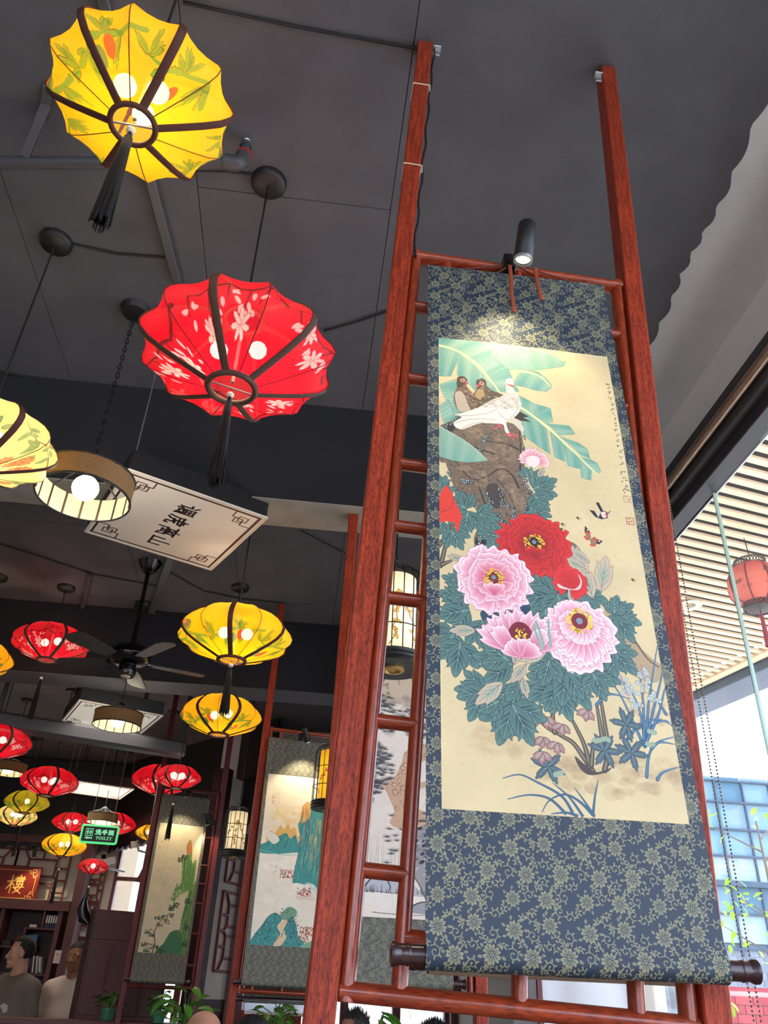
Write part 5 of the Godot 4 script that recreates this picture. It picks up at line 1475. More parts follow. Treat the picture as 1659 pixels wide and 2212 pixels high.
func build_lanterns():
	lantern("yellow silk lantern painted with bamboo, big, directly above the pipe with the sprinkler", Vector3(-0.502, 3.127, -1.110), 0.42, "yellow", 3.72, 0.05, 3, 0.3)
	lantern("large red silk lantern with white plum blossom, beside the tall wooden post", Vector3(-0.287, 2.948, -1.725), 0.56, "red", 3.72, 0.35, 2, 0.28)
	lantern("pale cream-yellow silk lantern with painted flowers and birds, cut by the left edge", Vector3(-1.068, 2.808, -2.084), 0.457, "pale", 3.72, 0.3, 2, 0.0)
	lantern("red silk lantern left of the ceiling fan, with a bead and long tassel", Vector3(-1.712, 3.307, -5.116), 0.5, "red", 3.72, 0.1, 2, 0.26, true)
	lantern("yellow silk lantern whose tip shows at the left edge, beside a red one", Vector3(-2.140, 3.145, -5.037), 0.5, "yellow", 3.72, 0.3, 1, 0.0, true)
	lantern("yellow bamboo-painted silk lantern right of the ceiling fan, in front of a dark red post", Vector3(-0.341, 2.732, -3.303), 0.5, "yellow", 3.72, 0.5, 2, 0.2)
	lantern("yellow silk lantern hanging lower, just beneath the one right of the fan", Vector3(-0.517, 2.838, -4.882), 0.5, "yellow", 3.72, 0.0, 2, 0.0, true)
	lantern("red silk lantern cut by the left edge, above a rope drum lamp", Vector3(-2.228, 2.888, -6.084), 0.5, "red", 3.72, 0.2, 2, 0.0, true)
	lantern("small red silk lantern in front of the post at the green peak scroll", Vector3(-0.938, 2.791, -6.405), 0.36, "red", 3.72, 0.1, 3, 0.24, true)
	lantern("red silk lantern half hidden behind another red one and the purple-brown post", Vector3(-1.290, 3.062, -7.834), 0.56, "red", 3.72, 0.4, 2, 0.0, true)
	lantern("wide red silk lantern left of the lit white panel sign", Vector3(-2.166, 2.895, -7.391), 0.5, "red", 3.72, 0.0, 3, 0.0, true)
	lantern("olive-yellow unlit-looking silk lantern overlapping a pale one", Vector3(-2.756, 2.970, -8.816), 0.45, "olive", 3.72, 0.2, 1, 0.28, true)
	lantern("pale cream silk lantern below and behind the olive one", Vector3(-2.942, 2.894, -9.180), 0.43, "pale", 3.72, 0.2, 3, 0.0, true)
	lantern("red silk lantern directly above a yellow one, left of the green toilet sign", Vector3(-2.349, 2.853, -9.137), 0.40, "red", 3.72, 0.3, 2, 0.0, true)
	lantern("red silk lantern partly hidden behind the green toilet sign and a drum lamp", Vector3(-2.000, 2.925, -9.518), 0.49, "red", 3.72, 0.1, 2, 0.0, true)
	lantern("yellow silk lantern below the toilet sign, in front of the fretwork wall", Vector3(-2.311, 2.597, -8.907), 0.45, "yellow", 3.72, 0.0, 2, 0.3, true)
	lantern("yellow silk lantern peeping out behind the post of the green peak scroll", Vector3(-1.498, 2.783, -9.055), 0.33, "yellow", 3.72, 0.2, 3, 0.0, true)
	lantern("smallest red silk lantern, lowest, near the narrow fretwork panel", Vector3(-2.003, 2.425, -8.987), 0.30, "red", 3.72, 0.1, 1, 0.24, true)

# ---------------------------------------------------------------- drum lamps wound with rope
func drum(label: String, at: Vector3, D: float, chain: bool):
	var R := D / 2.0
	var H := D * 0.27
	var o := thing("drum_pendant_lamp", label, "pendant lamp", at, 0.3, "rope-wound drum lamps")
	var g := MB.new()
	g.lathe([Vector2(R, -H / 2), Vector2(R, H / 2)], 40)
	g.lathe([Vector2(R - 0.003, H / 2), Vector2(R, H / 2)], 40)
	put("rope_drum", g, M.rope, o)
	for k in 16:
		g = MB.new()
		g.lathe([Vector2(R - 0.004, H / 2), Vector2(R - 0.004, -H / 2)], 3, Vector3.ZERO, Basis.IDENTITY, true, TAU * k / 16 + 0.03, TAU * (k + 1) / 16 - 0.03)
		put("lining_pane", g, M.lining, o)
	for k in 16:
		var a := TAU * k / 16
		g = MB.new()
		g.bar(Vector3(cos(a) * (R - 0.005), -H / 2, sin(a) * (R - 0.005)), Vector3(cos(a) * (R - 0.005), H / 2, sin(a) * (R - 0.005)), 0.004, 0.004)
		put("rib", g, M.black, o)
		if k % 2 == 0:
			g = MB.new()
			g.tube([Vector3(cos(a) * R, H / 2, sin(a) * R), Vector3(cos(a) * 0.03, H / 2 + D * 0.16, sin(a) * 0.03)], 0.003, 5)
			put("spoke", g, M.black, o)
	for y in [-H / 2, H / 2]:
		g = MB.new()
		var p := []
		for i in 41:
			p.append(Vector3(cos(TAU * i / 40) * R, y, sin(TAU * i / 40) * R))
		g.tube(p, 0.004, 6, false)
		put("rim_wire", g, M.black, o)
	g = MB.new()
	g.lathe([Vector2(0.0, H / 2 + D * 0.13), Vector2(0.034, H / 2 + D * 0.14), Vector2(0.034, H / 2 + D * 0.18), Vector2(0.012, H / 2 + D * 0.24), Vector2(0, H / 2 + D * 0.26)], 16)
	g.lathe([Vector2(0.0, 0.03), Vector2(0.018, 0.03), Vector2(0.02, H / 2 + D * 0.14)], 12)
	put("socket", g, M.black, o)
	g = MB.new()
	g.ball(Vector3.ZERO, Vector3.ONE * D * 0.145, 18)
	put("bulb", g, M.bulb, o).position = Vector3(0, -0.005, 0)
	lamp("bulb_light", Vector3(0, -0.005, 0), 0.22, Color(1.0, 0.95, 0.86), 0.05, o)
	g = MB.new()
	var y0 := H / 2 + D * 0.25
	var y1 := 3.7 - at.y
	if chain:
		var n := int((y1 - y0) / 0.022)
		for i in n:
			var c := Vector3(0, y0 + 0.022 * (i + 0.5), 0)
			var side := Vector3.RIGHT if i % 2 else Vector3.BACK
			var p := []
			for k in 9:
				var a := TAU * k / 8
				p.append(c + side * cos(a) * 0.0065 + Vector3.UP * sin(a) * 0.014)
			g.tube(p, 0.0022, 5, false)
	else:
		g.tube([Vector3(0, y0, 0), Vector3(0, y1, 0)], 0.004, 5)
	put("chain", g, M.black_metal, o)
	g = MB.new()
	g.lathe([Vector2(0.0, -0.03), Vector2(0.05, -0.025), Vector2(0.062, 0.0), Vector2(0, 0)], 24, Vector3(0, y1 + 0.02, 0))
	put("ceiling_cup", g, M.black, o)

func build_drums():
	drum("rope-wound drum lamp on a chain, beside the big white panel sign", Vector3(-0.828, 2.865, -2.391), 0.315, true)
	drum("rope-wound drum lamp below the ceiling fan, in front of the second panel sign", Vector3(-1.243, 2.915, -5.396), 0.315, true)
	drum("rope-wound drum lamp cut by the left edge, under a red lantern", Vector3(-2.675, 3.069, -7.781), 0.315, false)
	drum("rope-wound drum lamp just above the green toilet sign", Vector3(-1.884, 2.796, -8.433), 0.29, false)

# ---------------------------------------------------------------- square panel signs
func sign_art(text: bool) -> ImageTexture:
	var g := Paint.new(100, 100, 10.24, Color8(232, 226, 212))
	var c := Color8(58, 30, 36)
	g.outline(PackedVector2Array([Vector2(3.5, 3.5), Vector2(96.5, 3.5), Vector2(96.5, 96.5), Vector2(3.5, 96.5)]), 2.2, c)
	g.fill(PackedVector2Array([Vector2(2.4, 2.4), Vector2(5, 2.4), Vector2(5, 5), Vector2(2.4, 5)]), c)
	for s in [Vector2(0, 0), Vector2(1, 0), Vector2(0, 1), Vector2(1, 1)]:
		var f := func(x: float, y: float) -> Vector2:
			return Vector2(lerpf(x, 100 - x, s.x), lerpf(y, 100 - y, s.y))
		for k in [[4, 21, 12, 21, 12, 16, 16, 16], [21, 4, 21, 12, 16, 12, 16, 16], [9.5, 16, 9.5, 9.5, 16, 9.5, 16, 16, 9.5, 16], [12.5, 18.5, 12.5, 12.5, 18.5, 12.5, 18.5, 18.5, 12.5, 18.5]]:
			for i in range(0, k.size() - 2, 2):
				g.line(PackedVector2Array([f.call(k[i], k[i + 1]), f.call(k[i + 2], k[i + 3])]), 0.9, 0.9, c)
	if text:
		var i := 0
		for ch in ["调", "虎", "离", "山"]:
			glyph(g, ch, Vector2(16.0 + i * 18.6, 42), 16.5, 1.7, Color8(26, 20, 28))
			i += 1
	return g.done()

# corners a, b, c, d as they follow one another; the writing runs from a to d with its head towards b
func panel_sign(label: String, a: Vector3, b: Vector3, c: Vector3, d: Vector3, text: bool, lit: float):
	var mid := (a + b + c + d) * 0.25
	var s := 0.3
	var u := ((d - a) + (c - b)).normalized()
	var w := ((b - a) + (c - d)).normalized()
	w = (w - u * u.dot(w)).normalized()
	var o := thing("panel_sign", label, "sign", mid, 0.0)
	var A := -u * s - w * s
	var B := -u * s + w * s
	var C := u * s + w * s
	var D := u * s - w * s
	var g := MB.new()
	g.box(Vector3(0, 0.052, 0), Vector3(0.6, 0.1, 0.6), Basis(u, Vector3.UP, u.cross(Vector3.UP)), 0.003)
	put("case", g, M.black, o)
	g = MB.new()
	g.quad(A, B, C, D, Vector3.DOWN, Vector2(0, 1), Vector2(0, 0), Vector2(1, 0), Vector2(1, 1))
	var m := mat(Color.WHITE, 0.45, 0.0, tex_sign if text else tex_sign_plain)
	if lit > 0.0:
		m.emission_enabled = true
		m.emission = Color(1, 1, 1)
		m.emission_texture = tex_sign_plain
		m.emission_operator = BaseMaterial3D.EMISSION_OP_MULTIPLY
		m.emission_energy_multiplier = lit
	put("lit_face" if lit > 0.0 else "printed_face", g, m, o)
	g = MB.new()
	for k in [[A, B], [B, C], [C, D], [D, A]]:
		g.bar(k[0] + Vector3(0, 0.002, 0), k[1] + Vector3(0, 0.002, 0), 0.008, 0.008)
	put("edge_strip", g, mat(Color8(214, 206, 190), 0.5), o)
	for k in [A * 0.8 + D * 0.1, B * 0.8 + C * 0.1, C * 0.8 + B * 0.1, D * 0.8 + A * 0.1]:
		g = MB.new()
		g.tube([k + Vector3(0, 0.1, 0), Vector3(k.x, 3.72 - mid.y, k.z)], 0.0022, 5)
		put("hanging_wire", g, M.steel, o)
	if lit > 0.0:
		area("panel_light", Vector3(0, -0.006, 0), Vector2(0.58, 0.58), lit * 0.9, Color(1.0, 0.96, 0.9), Vector3.DOWN, o)

var tex_sign: ImageTexture
var tex_sign_plain: ImageTexture

func build_signs():
	tex_sign = sign_art(true)
	tex_sign_plain = sign_art(false)
	panel_sign("square black-sided panel sign with four characters and fret corners, unlit", Vector3(-0.774, 3.114, -2.651), Vector3(-0.246, 3.114, -2.915), Vector3(-0.519, 3.114, -3.439), Vector3(-1.041, 3.114, -3.176), true, 0.0)
	panel_sign("square panel sign behind the rope drum lamp under the fan", Vector3(-1.575, 3.100, -5.614), Vector3(-1.070, 3.100, -5.917), Vector3(-1.299, 3.100, -6.442), Vector3(-1.809, 3.100, -6.132), false, 0.55)
	panel_sign("brightly lit white panel sign behind the wide red lantern", Vector3(-2.112, 3.060, -8.082), Vector3(-1.668, 3.060, -8.272), Vector3(-1.923, 3.060, -8.804), Vector3(-2.326, 3.060, -8.659), false, 1.1)
	panel_sign("lit panel sign at the left edge above the fretwork wall", Vector3(-3.878, 2.980, -10.787), Vector3(-3.446, 2.980, -10.863), Vector3(-3.749, 2.980, -11.489), Vector3(-4.225, 2.980, -11.518), false, 0.7)
	# two added, unseen fill lights shaped like the lit panels, behind the camera
	for p in [Vector3(-1.3, 3.05, 1.7), Vector3(0.3, 3.05, 2.9)]:
		panel_sign("added fill light panel over the tables behind the viewpoint" if p.x < 0 else "added fill light panel nearer the added windows behind the viewpoint", p + Vector3(-0.3, 0, -0.3), p + Vector3(0.3, 0, -0.3), p + Vector3(0.3, 0, 0.3), p + Vector3(-0.3, 0, 0.3), false, 1.3)

# ---------------------------------------------------------------- toilet sign
func build_toilet_sign():
	var g := Paint.new(100, 46, 10.24, Color8(8, 20, 14))
	var c := Color8(150, 255, 190)
	var dk := Color8(20, 130, 70)
	for q in [[0.5, dk], [0.0, c]]:
		var d: float = q[0]
		var r := PackedVector2Array([Vector2(10, 7 + d), Vector2(30, 7 + d), Vector2(30, 29 + d), Vector2(10, 29 + d)])
		g.outline(r, 1.8, q[1])
		for x in [15.5, 24.5]:
			g.dot(Vector2(x, 11.5 + d), 1.5, q[1])
			g.fill(PackedVector2Array([Vector2(x - 2.2, 14 + d), Vector2(x + 2.2, 14 + d), Vector2(x + 2.6, 20 + d), Vector2(x + 1.2, 20 + d), Vector2(x + 1, 26 + d), Vector2(x - 1, 26 + d), Vector2(x - 1.2, 20 + d), Vector2(x - 2.6, 20 + d)]), q[1])
		g.line(PackedVector2Array([Vector2(20, 10 + d), Vector2(20, 26 + d)]), 0.8, 0.8, q[1])
		g.fill(PackedVector2Array([Vector2(8, 35 + d), Vector2(18, 31.5 + d), Vector2(18, 33.5 + d), Vector2(31, 33.5 + d), Vector2(31, 37 + d), Vector2(18, 37 + d), Vector2(18, 39 + d)]), q[1])
		var i := 0
		for ch in ["洗", "手", "间"]:
			glyph(g, ch, Vector2(38 + i * 18.5, 8 + d), 16.5, 2.6, q[1])
			i += 1
		words(g, "TOILET", "Droid Serif", true, Vector2(65, 34 + d), 9.0, q[1])
	var t := g.done()
	var at: Vector3 = Vector3(-1.808, 2.598, -8.100)
	var o := thing("toilet_sign", "green-lit toilet sign with arrow hanging on two cords", "sign", at, 0.06)
	var m := mat(Color.WHITE, 0.3, 0.0, t)
	m.emission_enabled = true
	m.emission = Color.WHITE
	m.emission_texture = t
	m.emission_operator = BaseMaterial3D.EMISSION_OP_MULTIPLY
	m.emission_energy_multiplier = 0.8
	var b := MB.new()
	b.quad(Vector3(-0.155, 0.066, 0.014), Vector3(0.155, 0.066, 0.014), Vector3(0.155, -0.066, 0.014), Vector3(-0.155, -0.066, 0.014), Vector3.BACK, Vector2(0, 0), Vector2(1, 0), Vector2(1, 1), Vector2(0, 1))
	put("lit_face", b, m, o)
	b = MB.new()
	b.box(Vector3.ZERO, Vector3(0.31, 0.135, 0.024), Basis.IDENTITY, 0.004)
	put("body", b, mat(Color8(40, 52, 46), 0.4), o)
	var p := []
	for k in 41:
		var a := TAU * k / 40
		var cn := Vector2(cos(a), sin(a))
		p.append(Vector3(signf(cn.x) * minf(absf(cn.x) * 0.05 + 0.13, 0.16) if absf(cn.x) > 0.05 else 0.0, signf(cn.y) * minf(absf(cn.y) * 0.05 + 0.025, 0.072) if absf(cn.y) > 0.05 else 0.0, 0.006))
	b = MB.new()
	b.tube(p, 0.011, 8, false)
	put("lit_rim", b, glow(Color(0.4, 1.0, 0.6), 0.85, Color(0.4, 0.9, 0.6)), o)
	for x in [-0.1, 0.1]:
		b = MB.new()
		b.tube([Vector3(x, 0.07, 0), Vector3(x * 0.9, 3.72 - at.y, 0)], 0.003, 5)
		put("cord", b, M.steel, o)
		b = MB.new()
		b.tube([Vector3(x, -0.07, 0), Vector3(x, -0.09, 0)], 0.006, 6)
		put("nut", b, M.steel, o)
	area("sign_light", Vector3(0, 0, 0.03), Vector2(0.3, 0.13), 0.03, Color(0.35, 1.0, 0.6), Vector3.BACK, o)

# ---------------------------------------------------------------- ceiling fan
func build_fan():
	var top: Vector3 = Vector3(-1.079, 3.720, -4.635)
	var o := thing("ceiling_fan", "black ceiling fan on a long rod with pale blade edges", "ceiling fan", Vector3(top.x, 3.06, top.z), 0.0)
	var g := MB.new()
	g.lathe([Vector2(0, 0.58), Vector2(0.03, 0.585), Vector2(0.05, 0.61), Vector2(0.075, 0.66), Vector2(0, 0.66)], 24)
	put("ceiling_cup", g, M.black_gloss, o)
	g = MB.new()
	g.tube([Vector3(0, 0.08, 0), Vector3(0, 0.6, 0)], 0.013, 10)
	put("rod", g, M.black_gloss, o)
	g = MB.new()
	g.lathe([Vector2(0, 0.1), Vector2(0.04, 0.09), Vector2(0.11, 0.07), Vector2(0.125, 0.04), Vector2(0.12, 0.0), Vector2(0.09, -0.02), Vector2(0, -0.025)], 28)
	put("motor", g, M.black_gloss, o)
	g = MB.new()
	g.lathe([Vector2(0.0, -0.02), Vector2(0.05, -0.03), Vector2(0.055, -0.08), Vector2(0.045, -0.1), Vector2(0.0, -0.1)], 20)
	put("switch_housing", g, M.black_gloss, o)
	g = MB.new()
	g.lathe([Vector2(0, -0.102), Vector2(0.026, -0.104), Vector2(0.03, -0.1)], 16)
	put("cap", g, M.bead, o)
	var bm := mat(Color8(70, 66, 62), 0.4)
	for k in 5:
		var a := TAU * k / 5 + 0.35
		var bs := Basis(Vector3.UP, a) * Basis(Vector3.RIGHT, 0.2)
		var p := PackedVector2Array([Vector2(0.14, -0.035), Vector2(0.2, -0.05), Vector2(0.42, -0.062), Vector2(0.455, -0.04), Vector2(0.46, 0.0), Vector2(0.455, 0.04), Vector2(0.42, 0.062), Vector2(0.2, 0.05), Vector2(0.14, 0.035)])
		g = MB.new()
		g.slab(p, 0.006, Transform3D(bs * Basis(Vector3.RIGHT, Vector3.BACK, Vector3.DOWN), Vector3(0, -0.01, 0)))
		put("blade", g, bm, o)
		g = MB.new()
		g.bar(bs * Vector3(0.08, 0.0, 0) , bs * Vector3(0.2, 0.002, 0) + Vector3(0, -0.008, 0), 0.03, 0.008, 0.002, bs * Vector3.BACK)
		put("blade_arm", g, M.black_gloss, o)

# ---------------------------------------------------------------- bird-cage lanterns
func cage_art(warm: bool) -> ImageTexture:
	var g := Paint.new(60, 40, 12.0, Color8(250, 206, 50) if warm else Color8(250, 240, 214))
	for k in 5:
		var c0 := Vector2(6 + k * 12, 36)
		for s in 6:
			var c1: Vector2 = c0 + Vector2(g.rng.randf_range(-3, 3.5), g.rng.randf_range(-5, -2.5))
			g.line(PackedVector2Array([c0, c1]), 0.5, 0.35, Color8(120, 84, 40))
			for i in 3:
				g.leaf(c1, g.rng.randf() * TAU, g.rng.randf_range(1.6, 3.0), 1.2, Color8(206, 48, 30) if warm else Color8(150, 132, 88), Color8(220, 90, 40) if warm else Color8(190, 174, 130), Color8(200, 150, 80), 1)
			c0 = c1
	return g.done()

func birdcage(label: String, at: Vector3, D: float, warm: bool):
	var R := D / 2.0
	var H := D * 1.5
	var o := thing("birdcage_lantern", label, "lantern", at, 0.0, "bird-cage lanterns at the screens")
	var m := silk_mat(cage_art(warm))
	m.albedo_color = Color(1, 1, 1, 1)
	var g := MB.new()
	g.lathe([Vector2(R * 0.68, 0.02), Vector2(R * 0.68, H * 0.93)], 28)
	for i in range(g.t.size()):
		g.t[i] = Vector2(g.t[i].x, 1.0 - g.t[i].y / H)
	put("paper_shade", g, m, o)
	g = MB.new()
	g.ball(Vector3(0, H * 0.45, 0), Vector3(0.03, 0.045, 0.03), 10)
	put("bulb", g, M.bulb_far, o)
	lamp("bulb_light", Vector3(0, H * 0.45, 0), 0.05 * D * D / 0.04, Color(1, 0.93, 0.78), 0.03, o)
	for k in 18:
		var a := TAU * k / 18
		var d := Vector3(cos(a), 0, sin(a))
		g = MB.new()
		g.tube([d * R * 0.97, d * R * 0.97 + Vector3(0, H * 0.86, 0), d * R * 0.86 + Vector3(0, H * 0.97, 0), d * R * 0.6 + Vector3(0, H * 1.04, 0), Vector3(0, H * 1.09, 0)], 0.0022, 5)
		put("cage_bar", g, M.black_metal, o)
	for y in [H * 0.3, H * 0.62]:
		var p := []
		for i in 31:
			p.append(Vector3(cos(TAU * i / 30) * R * 0.97, y, sin(TAU * i / 30) * R * 0.97))
		g = MB.new()
		g.tube(p, 0.0022, 5, false)
		put("cage_hoop", g, M.black_metal, o)
	g = MB.new()
	g.lathe([Vector2(0, -0.03), Vector2(R * 0.98, -0.03), Vector2(R * 1.03, -0.024), Vector2(R * 1.0, -0.016), Vector2(R * 1.04, -0.008), Vector2(R * 1.0, 0.0), Vector2(R * 1.03, 0.008), Vector2(R * 0.97, 0.014), Vector2(0, 0.014)], 32, Vector3.ZERO, Basis.IDENTITY, false)
	put("base", g, M.black, o)
	g = MB.new()
	g.lathe([Vector2(R * 0.36, -0.03), Vector2(R * 0.36, -0.036), Vector2(R * 0.24, -0.038), Vector2(R * 0.2, -0.032), Vector2(0, -0.031)], 20)
	put("downlight", g, M.brass, o)
	g = MB.new()
	g.tube([Vector3(0, H * 1.08, 0), Vector3(0.008, H * 1.12, 0), Vector3(-0.006, H * 1.16, 0), Vector3(0.006, H * 1.2, 0), Vector3(0, H * 1.25, 0), Vector3(0, 3.7 - at.y, 0)], 0.0035, 6)
	put("hanging_chain", g, M.black_metal, o)

func build_cages():
	birdcage("white bird-cage lantern hanging between the tall screen and the ink pine scroll", Vector3(0.285, 2.409, -2.620), 0.225, false)
	birdcage("yellow bird-cage lantern with red leaves, half hidden by the tall post", Vector3(0.178, 2.326, -4.700), 0.21, true)
	birdcage("white bird-cage lantern before the beige pier with fretwork panels", Vector3(-0.411, 2.223, -6.000), 0.19, false)


# ---------------------------------------------------------------- wooden screens
func screen(label: String, x: float, z: float, turn: float, lean: float, top: float, far: bool) -> Node3D:
	var o := thing("wooden_screen", label, "screen", Vector3(x - 1.4 * sin(lean), 0, z), turn, "red wooden screens between the tables")
	o.rotation = Vector3(0, turn, -lean)
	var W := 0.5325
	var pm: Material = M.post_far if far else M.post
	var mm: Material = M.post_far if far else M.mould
	for u in [0.0, W]:
		var g := MB.new()
		g.uo = Vector2(rng.randf(), rng.randf())
		g.bar(Vector3(u, 0.0 + u * sin(lean), 0), Vector3(u, top + u * sin(lean), 0), 0.041, 0.05, 0.0025, Vector3.RIGHT)
		put("post", g, pm, o)
	var bars := []
	var lo := 1.41
	var hi := 2.845
	for u in [0.032, W - 0.032]:
		bars.append(["stile", Vector3(u, lo - 0.012, 0), Vector3(u, hi + 0.012, 0), 0.024])
	for y in [lo, hi]:
		bars.append(["rail", Vector3(0.022, y, 0.001), Vector3(W - 0.022, y, 0.001), 0.025])
	for u in [0.103, W - 0.103]:
		bars.append(["inner_stile", Vector3(u, lo, -0.001), Vector3(u, hi, -0.001), 0.022])
	for y in [lo + 0.07, hi - 0.07]:
		bars.append(["inner_rail", Vector3(0.103, y, 0), Vector3(W - 0.103, y, 0), 0.022])
	for y in [lo + 0.035, hi - 0.035]:
		bars.append(["stub", Vector3(W / 2, y - 0.035, 0), Vector3(W / 2, y + 0.035, 0), 0.021])
	for y in [2.69, 2.484, 2.27, 2.132, 1.989, 1.775, 1.559]:
		bars.append(["rung", Vector3(0.032, y, 0), Vector3(0.103, y, 0), 0.021])
		bars.append(["rung", Vector3(W - 0.103, y, 0), Vector3(W - 0.032, y, 0), 0.021])
	for b in bars:
		var g := MB.new()
		g.uo = Vector2(rng.randf(), rng.randf())
		var way := Vector3.RIGHT if absf((b[2] - b[1]).y) > 0.5 * (b[2] - b[1]).length() else Vector3.UP
		g.tube([b[1], b[2]], b[3] * 0.52, 18, true, 1.4, way)
		put(b[0], g, mm, o)
	return o

# the low wall a screen stands over
func divider(label: String, a: Vector3, w: float, turn: float, h: float):
	var o := thing("booth_divider", label, "partition", a, turn)
	var g := MB.new()
	g.box(Vector3(w / 2, h / 2 - 0.02, -0.17), Vector3(w, h - 0.04, 0.14), Basis.IDENTITY, 0.004)
	put("panel", g, M.cabinet, o)
	g = MB.new()
	g.box(Vector3(w / 2, h - 0.02, -0.17), Vector3(w + 0.06, 0.04, 0.24), Basis.IDENTITY, 0.006)
	put("ledge", g, M.cabinet, o)

# ---------------------------------------------------------------- hanging scrolls
# origin: middle of the roller; the sheet rises from it and leans back by tilt at its top
func scroll(label: String, at: Vector3, turn: float, tilt: float, art: Texture2D, cloth: Material, near: bool, back := false):
	var o := thing("hanging_scroll", label, "scroll", at, turn, "" if back else "painted hanging scrolls on the screens")
	var W := 0.397
	var H := 1.325
	var wave := func(x: float, y: float) -> float:
		return 0.0022 * sin(x * 13.0 + y * 2.0) * smoothstep(0.05, 0.4, y) + 0.0016 * sin(y * 9.0)
	var rows := []
	var uv := []
	var nx := 13
	var ys := []
	# the sheet runs round the roller, up its front and then to the top
	for i in 9:
		var a := -PI * 0.95 + PI * 1.05 * i / 8.0
		ys.append([0.0155 * sin(a) , 0.0155 * cos(a)])
	for i in 22:
		ys.append([lerpf(0.03, H, i / 21.0), 999.0])
	var run := 0.0
	var last := Vector2(ys[0][1], ys[0][0])
	for i in ys.size():
		var y: float = ys[i][0]
		var row := []
		var ur := []
		var zz: float = ys[i][1] if ys[i][1] < 900.0 else lerpf(0.007, -tilt, y / H)
		run += Vector2(zz, y).distance_to(last)
		last = Vector2(zz, y)
		for j in nx:
			var x := lerpf(-W / 2, W / 2, float(j) / (nx - 1))
			row.append(Vector3(x, y, zz + (wave.call(x, y) if y > 0.04 else 0.0)))
			ur.append(Vector2(x, -run))
		rows.append(row)
		uv.append(ur)
	rows.reverse()
	uv.reverse()
	var g := MB.new()
	g.grid(rows, uv, 0.0016)
	put("mount", g, cloth, o)
	if art:
		rows = []
		uv = []
		for i in 22:
			var y := lerpf(1.104, 0.178, i / 21.0)
			var row := []
			var ur := []
			for j in nx:
				var x := lerpf(-0.1765, 0.178, float(j) / (nx - 1))
				row.append(Vector3(x, y, lerpf(0.007, -tilt, y / H) + wave.call(x, y) + 0.0012))
				ur.append(Vector2(float(j) / (nx - 1), i / 21.0))
			rows.append(row)
			uv.append(ur)
		g = MB.new()
		g.grid(rows, uv, 0.0008)
		put("painting", g, mat(Color.WHITE, 0.6, 0.0, art), o)
	g = MB.new()
	g.tube([Vector3(-W / 2 - 0.036, 0, 0), Vector3(W / 2 + 0.036, 0, 0)], 0.0125, 16)
	put("roller", g, M.roller, o)
	for s in [-1.0, 1.0]:
		g = MB.new()
		g.lathe([Vector2(0.0, 0), Vector2(0.0125, 0), Vector2(0.0135, 0.004), Vector2(0.012, 0.009), Vector2(0.0125, 0.013), Vector2(0.0148, 0.019), Vector2(0.0148, 0.024), Vector2(0.011, 0.025), Vector2(0, 0.023)], 20, Vector3(s * (W / 2 + 0.018), 0, 0), Basis(Vector3(0, -s, 0), Vector3(s, 0, 0), Vector3.BACK))
		put("roller_knob", g, M.roller, o)
	g = MB.new()
	g.box(Vector3(0, H, -tilt - 0.004), Vector3(W + 0.004, 0.012, 0.009), Basis.IDENTITY, 0.002)
	put("top_rod", g, M.brocade if not back else M.paper_back, o)
	for s in [[-0.13, 0.0], [-0.05, 0.0], [0.05, 0.0], [0.13, 0.0]]:
		g = MB.new()
		g.tube([Vector3(s[0], H, -tilt), Vector3(0.0, H + 0.055, -tilt - 0.012)], 0.0016, 5)
		put("hanging_cord", g, mat(Color8(110, 52, 40), 0.7), o)
	if near:
		for s in [[-0.018, 0.125, 0.006], [0.04, 0.09, 0.014]]:
			g = MB.new()
			var p := [Vector3(s[0], H + 0.02, -tilt + 0.012), Vector3(s[0] + 0.002, H - 0.02, -tilt + 0.01), Vector3(s[0] - 0.002, H - s[1] * 0.6, -tilt + 0.012 + s[2]), Vector3(s[0] + 0.004, H - s[1], -tilt + 0.008 + s[2])]
			g.tube(p, [0.0045, 0.0045, 0.004, 0.005], 8, true, 0.2, Vector3.RIGHT)
			put("leather_strap", g, mat(Color8(150, 66, 38), 0.5), o)

# ---------------------------------------------------------------- spotlights clipped to the screens
func spotlight(label: String, lens: Vector3, body: Vector3, aim: Vector3, energy: float, clamp_at: Vector3):
	var o := thing("clip_spotlight", label, "spotlight", lens, 0.0, "clip-on spotlights above the scrolls")
	var y := (body - lens).normalized()
	var x := Vector3.RIGHT
	var z := x.cross(y).normalized()
	x = y.cross(z).normalized()
	var b := Basis(x, y, z)
	var g := MB.new()
	g.lathe([Vector2(0.0165, -0.002), Vector2(0.019, 0.0), Vector2(0.019, 0.085), Vector2(0.017, 0.09), Vector2(0, 0.09)], 28, Vector3.ZERO, b)
	g.lathe([Vector2(0.0165, -0.002), Vector2(0.0155, 0.012)], 28, Vector3.ZERO, b)
	put("lamp_body", g, M.black, o)
	g = MB.new()
	g.lathe([Vector2(0, 0.002), Vector2(0.015, 0.003)], 24, Vector3.ZERO, b)
	put("lens", g, glow(Color(1.0, 0.97, 0.92), 5.0), o)
	g = MB.new()
	g.lathe([Vector2(0.016, -0.003), Vector2(0.0195, -0.002), Vector2(0.0195, 0.004)], 28, Vector3.ZERO, b)
	put("lens_ring", g, M.steel, o)
	g = MB.new()
	g.tube([body * 0.6 + lens * 0.4 - lens, clamp_at - lens], 0.007, 8)
	g.box(clamp_at - lens, Vector3(0.03, 0.04, 0.035), Basis.IDENTITY, 0.004)
	put("clamp", g, M.black_metal, o)
	var l := SpotLight3D.new()
	l.name = "beam"
	l.light_energy = energy
	l.light_color = Color(1.0, 0.92, 0.76)
	l.light_size = 0.012
	l.spot_angle = 50.0
	l.spot_angle_attenuation = 0.6
	l.spot_range = 12.0
	l.shadow_enabled = true
	o.add_child(l, true)
	l.transform = Transform3D(Basis.looking_at(aim, Vector3.BACK), -y * 0.006)

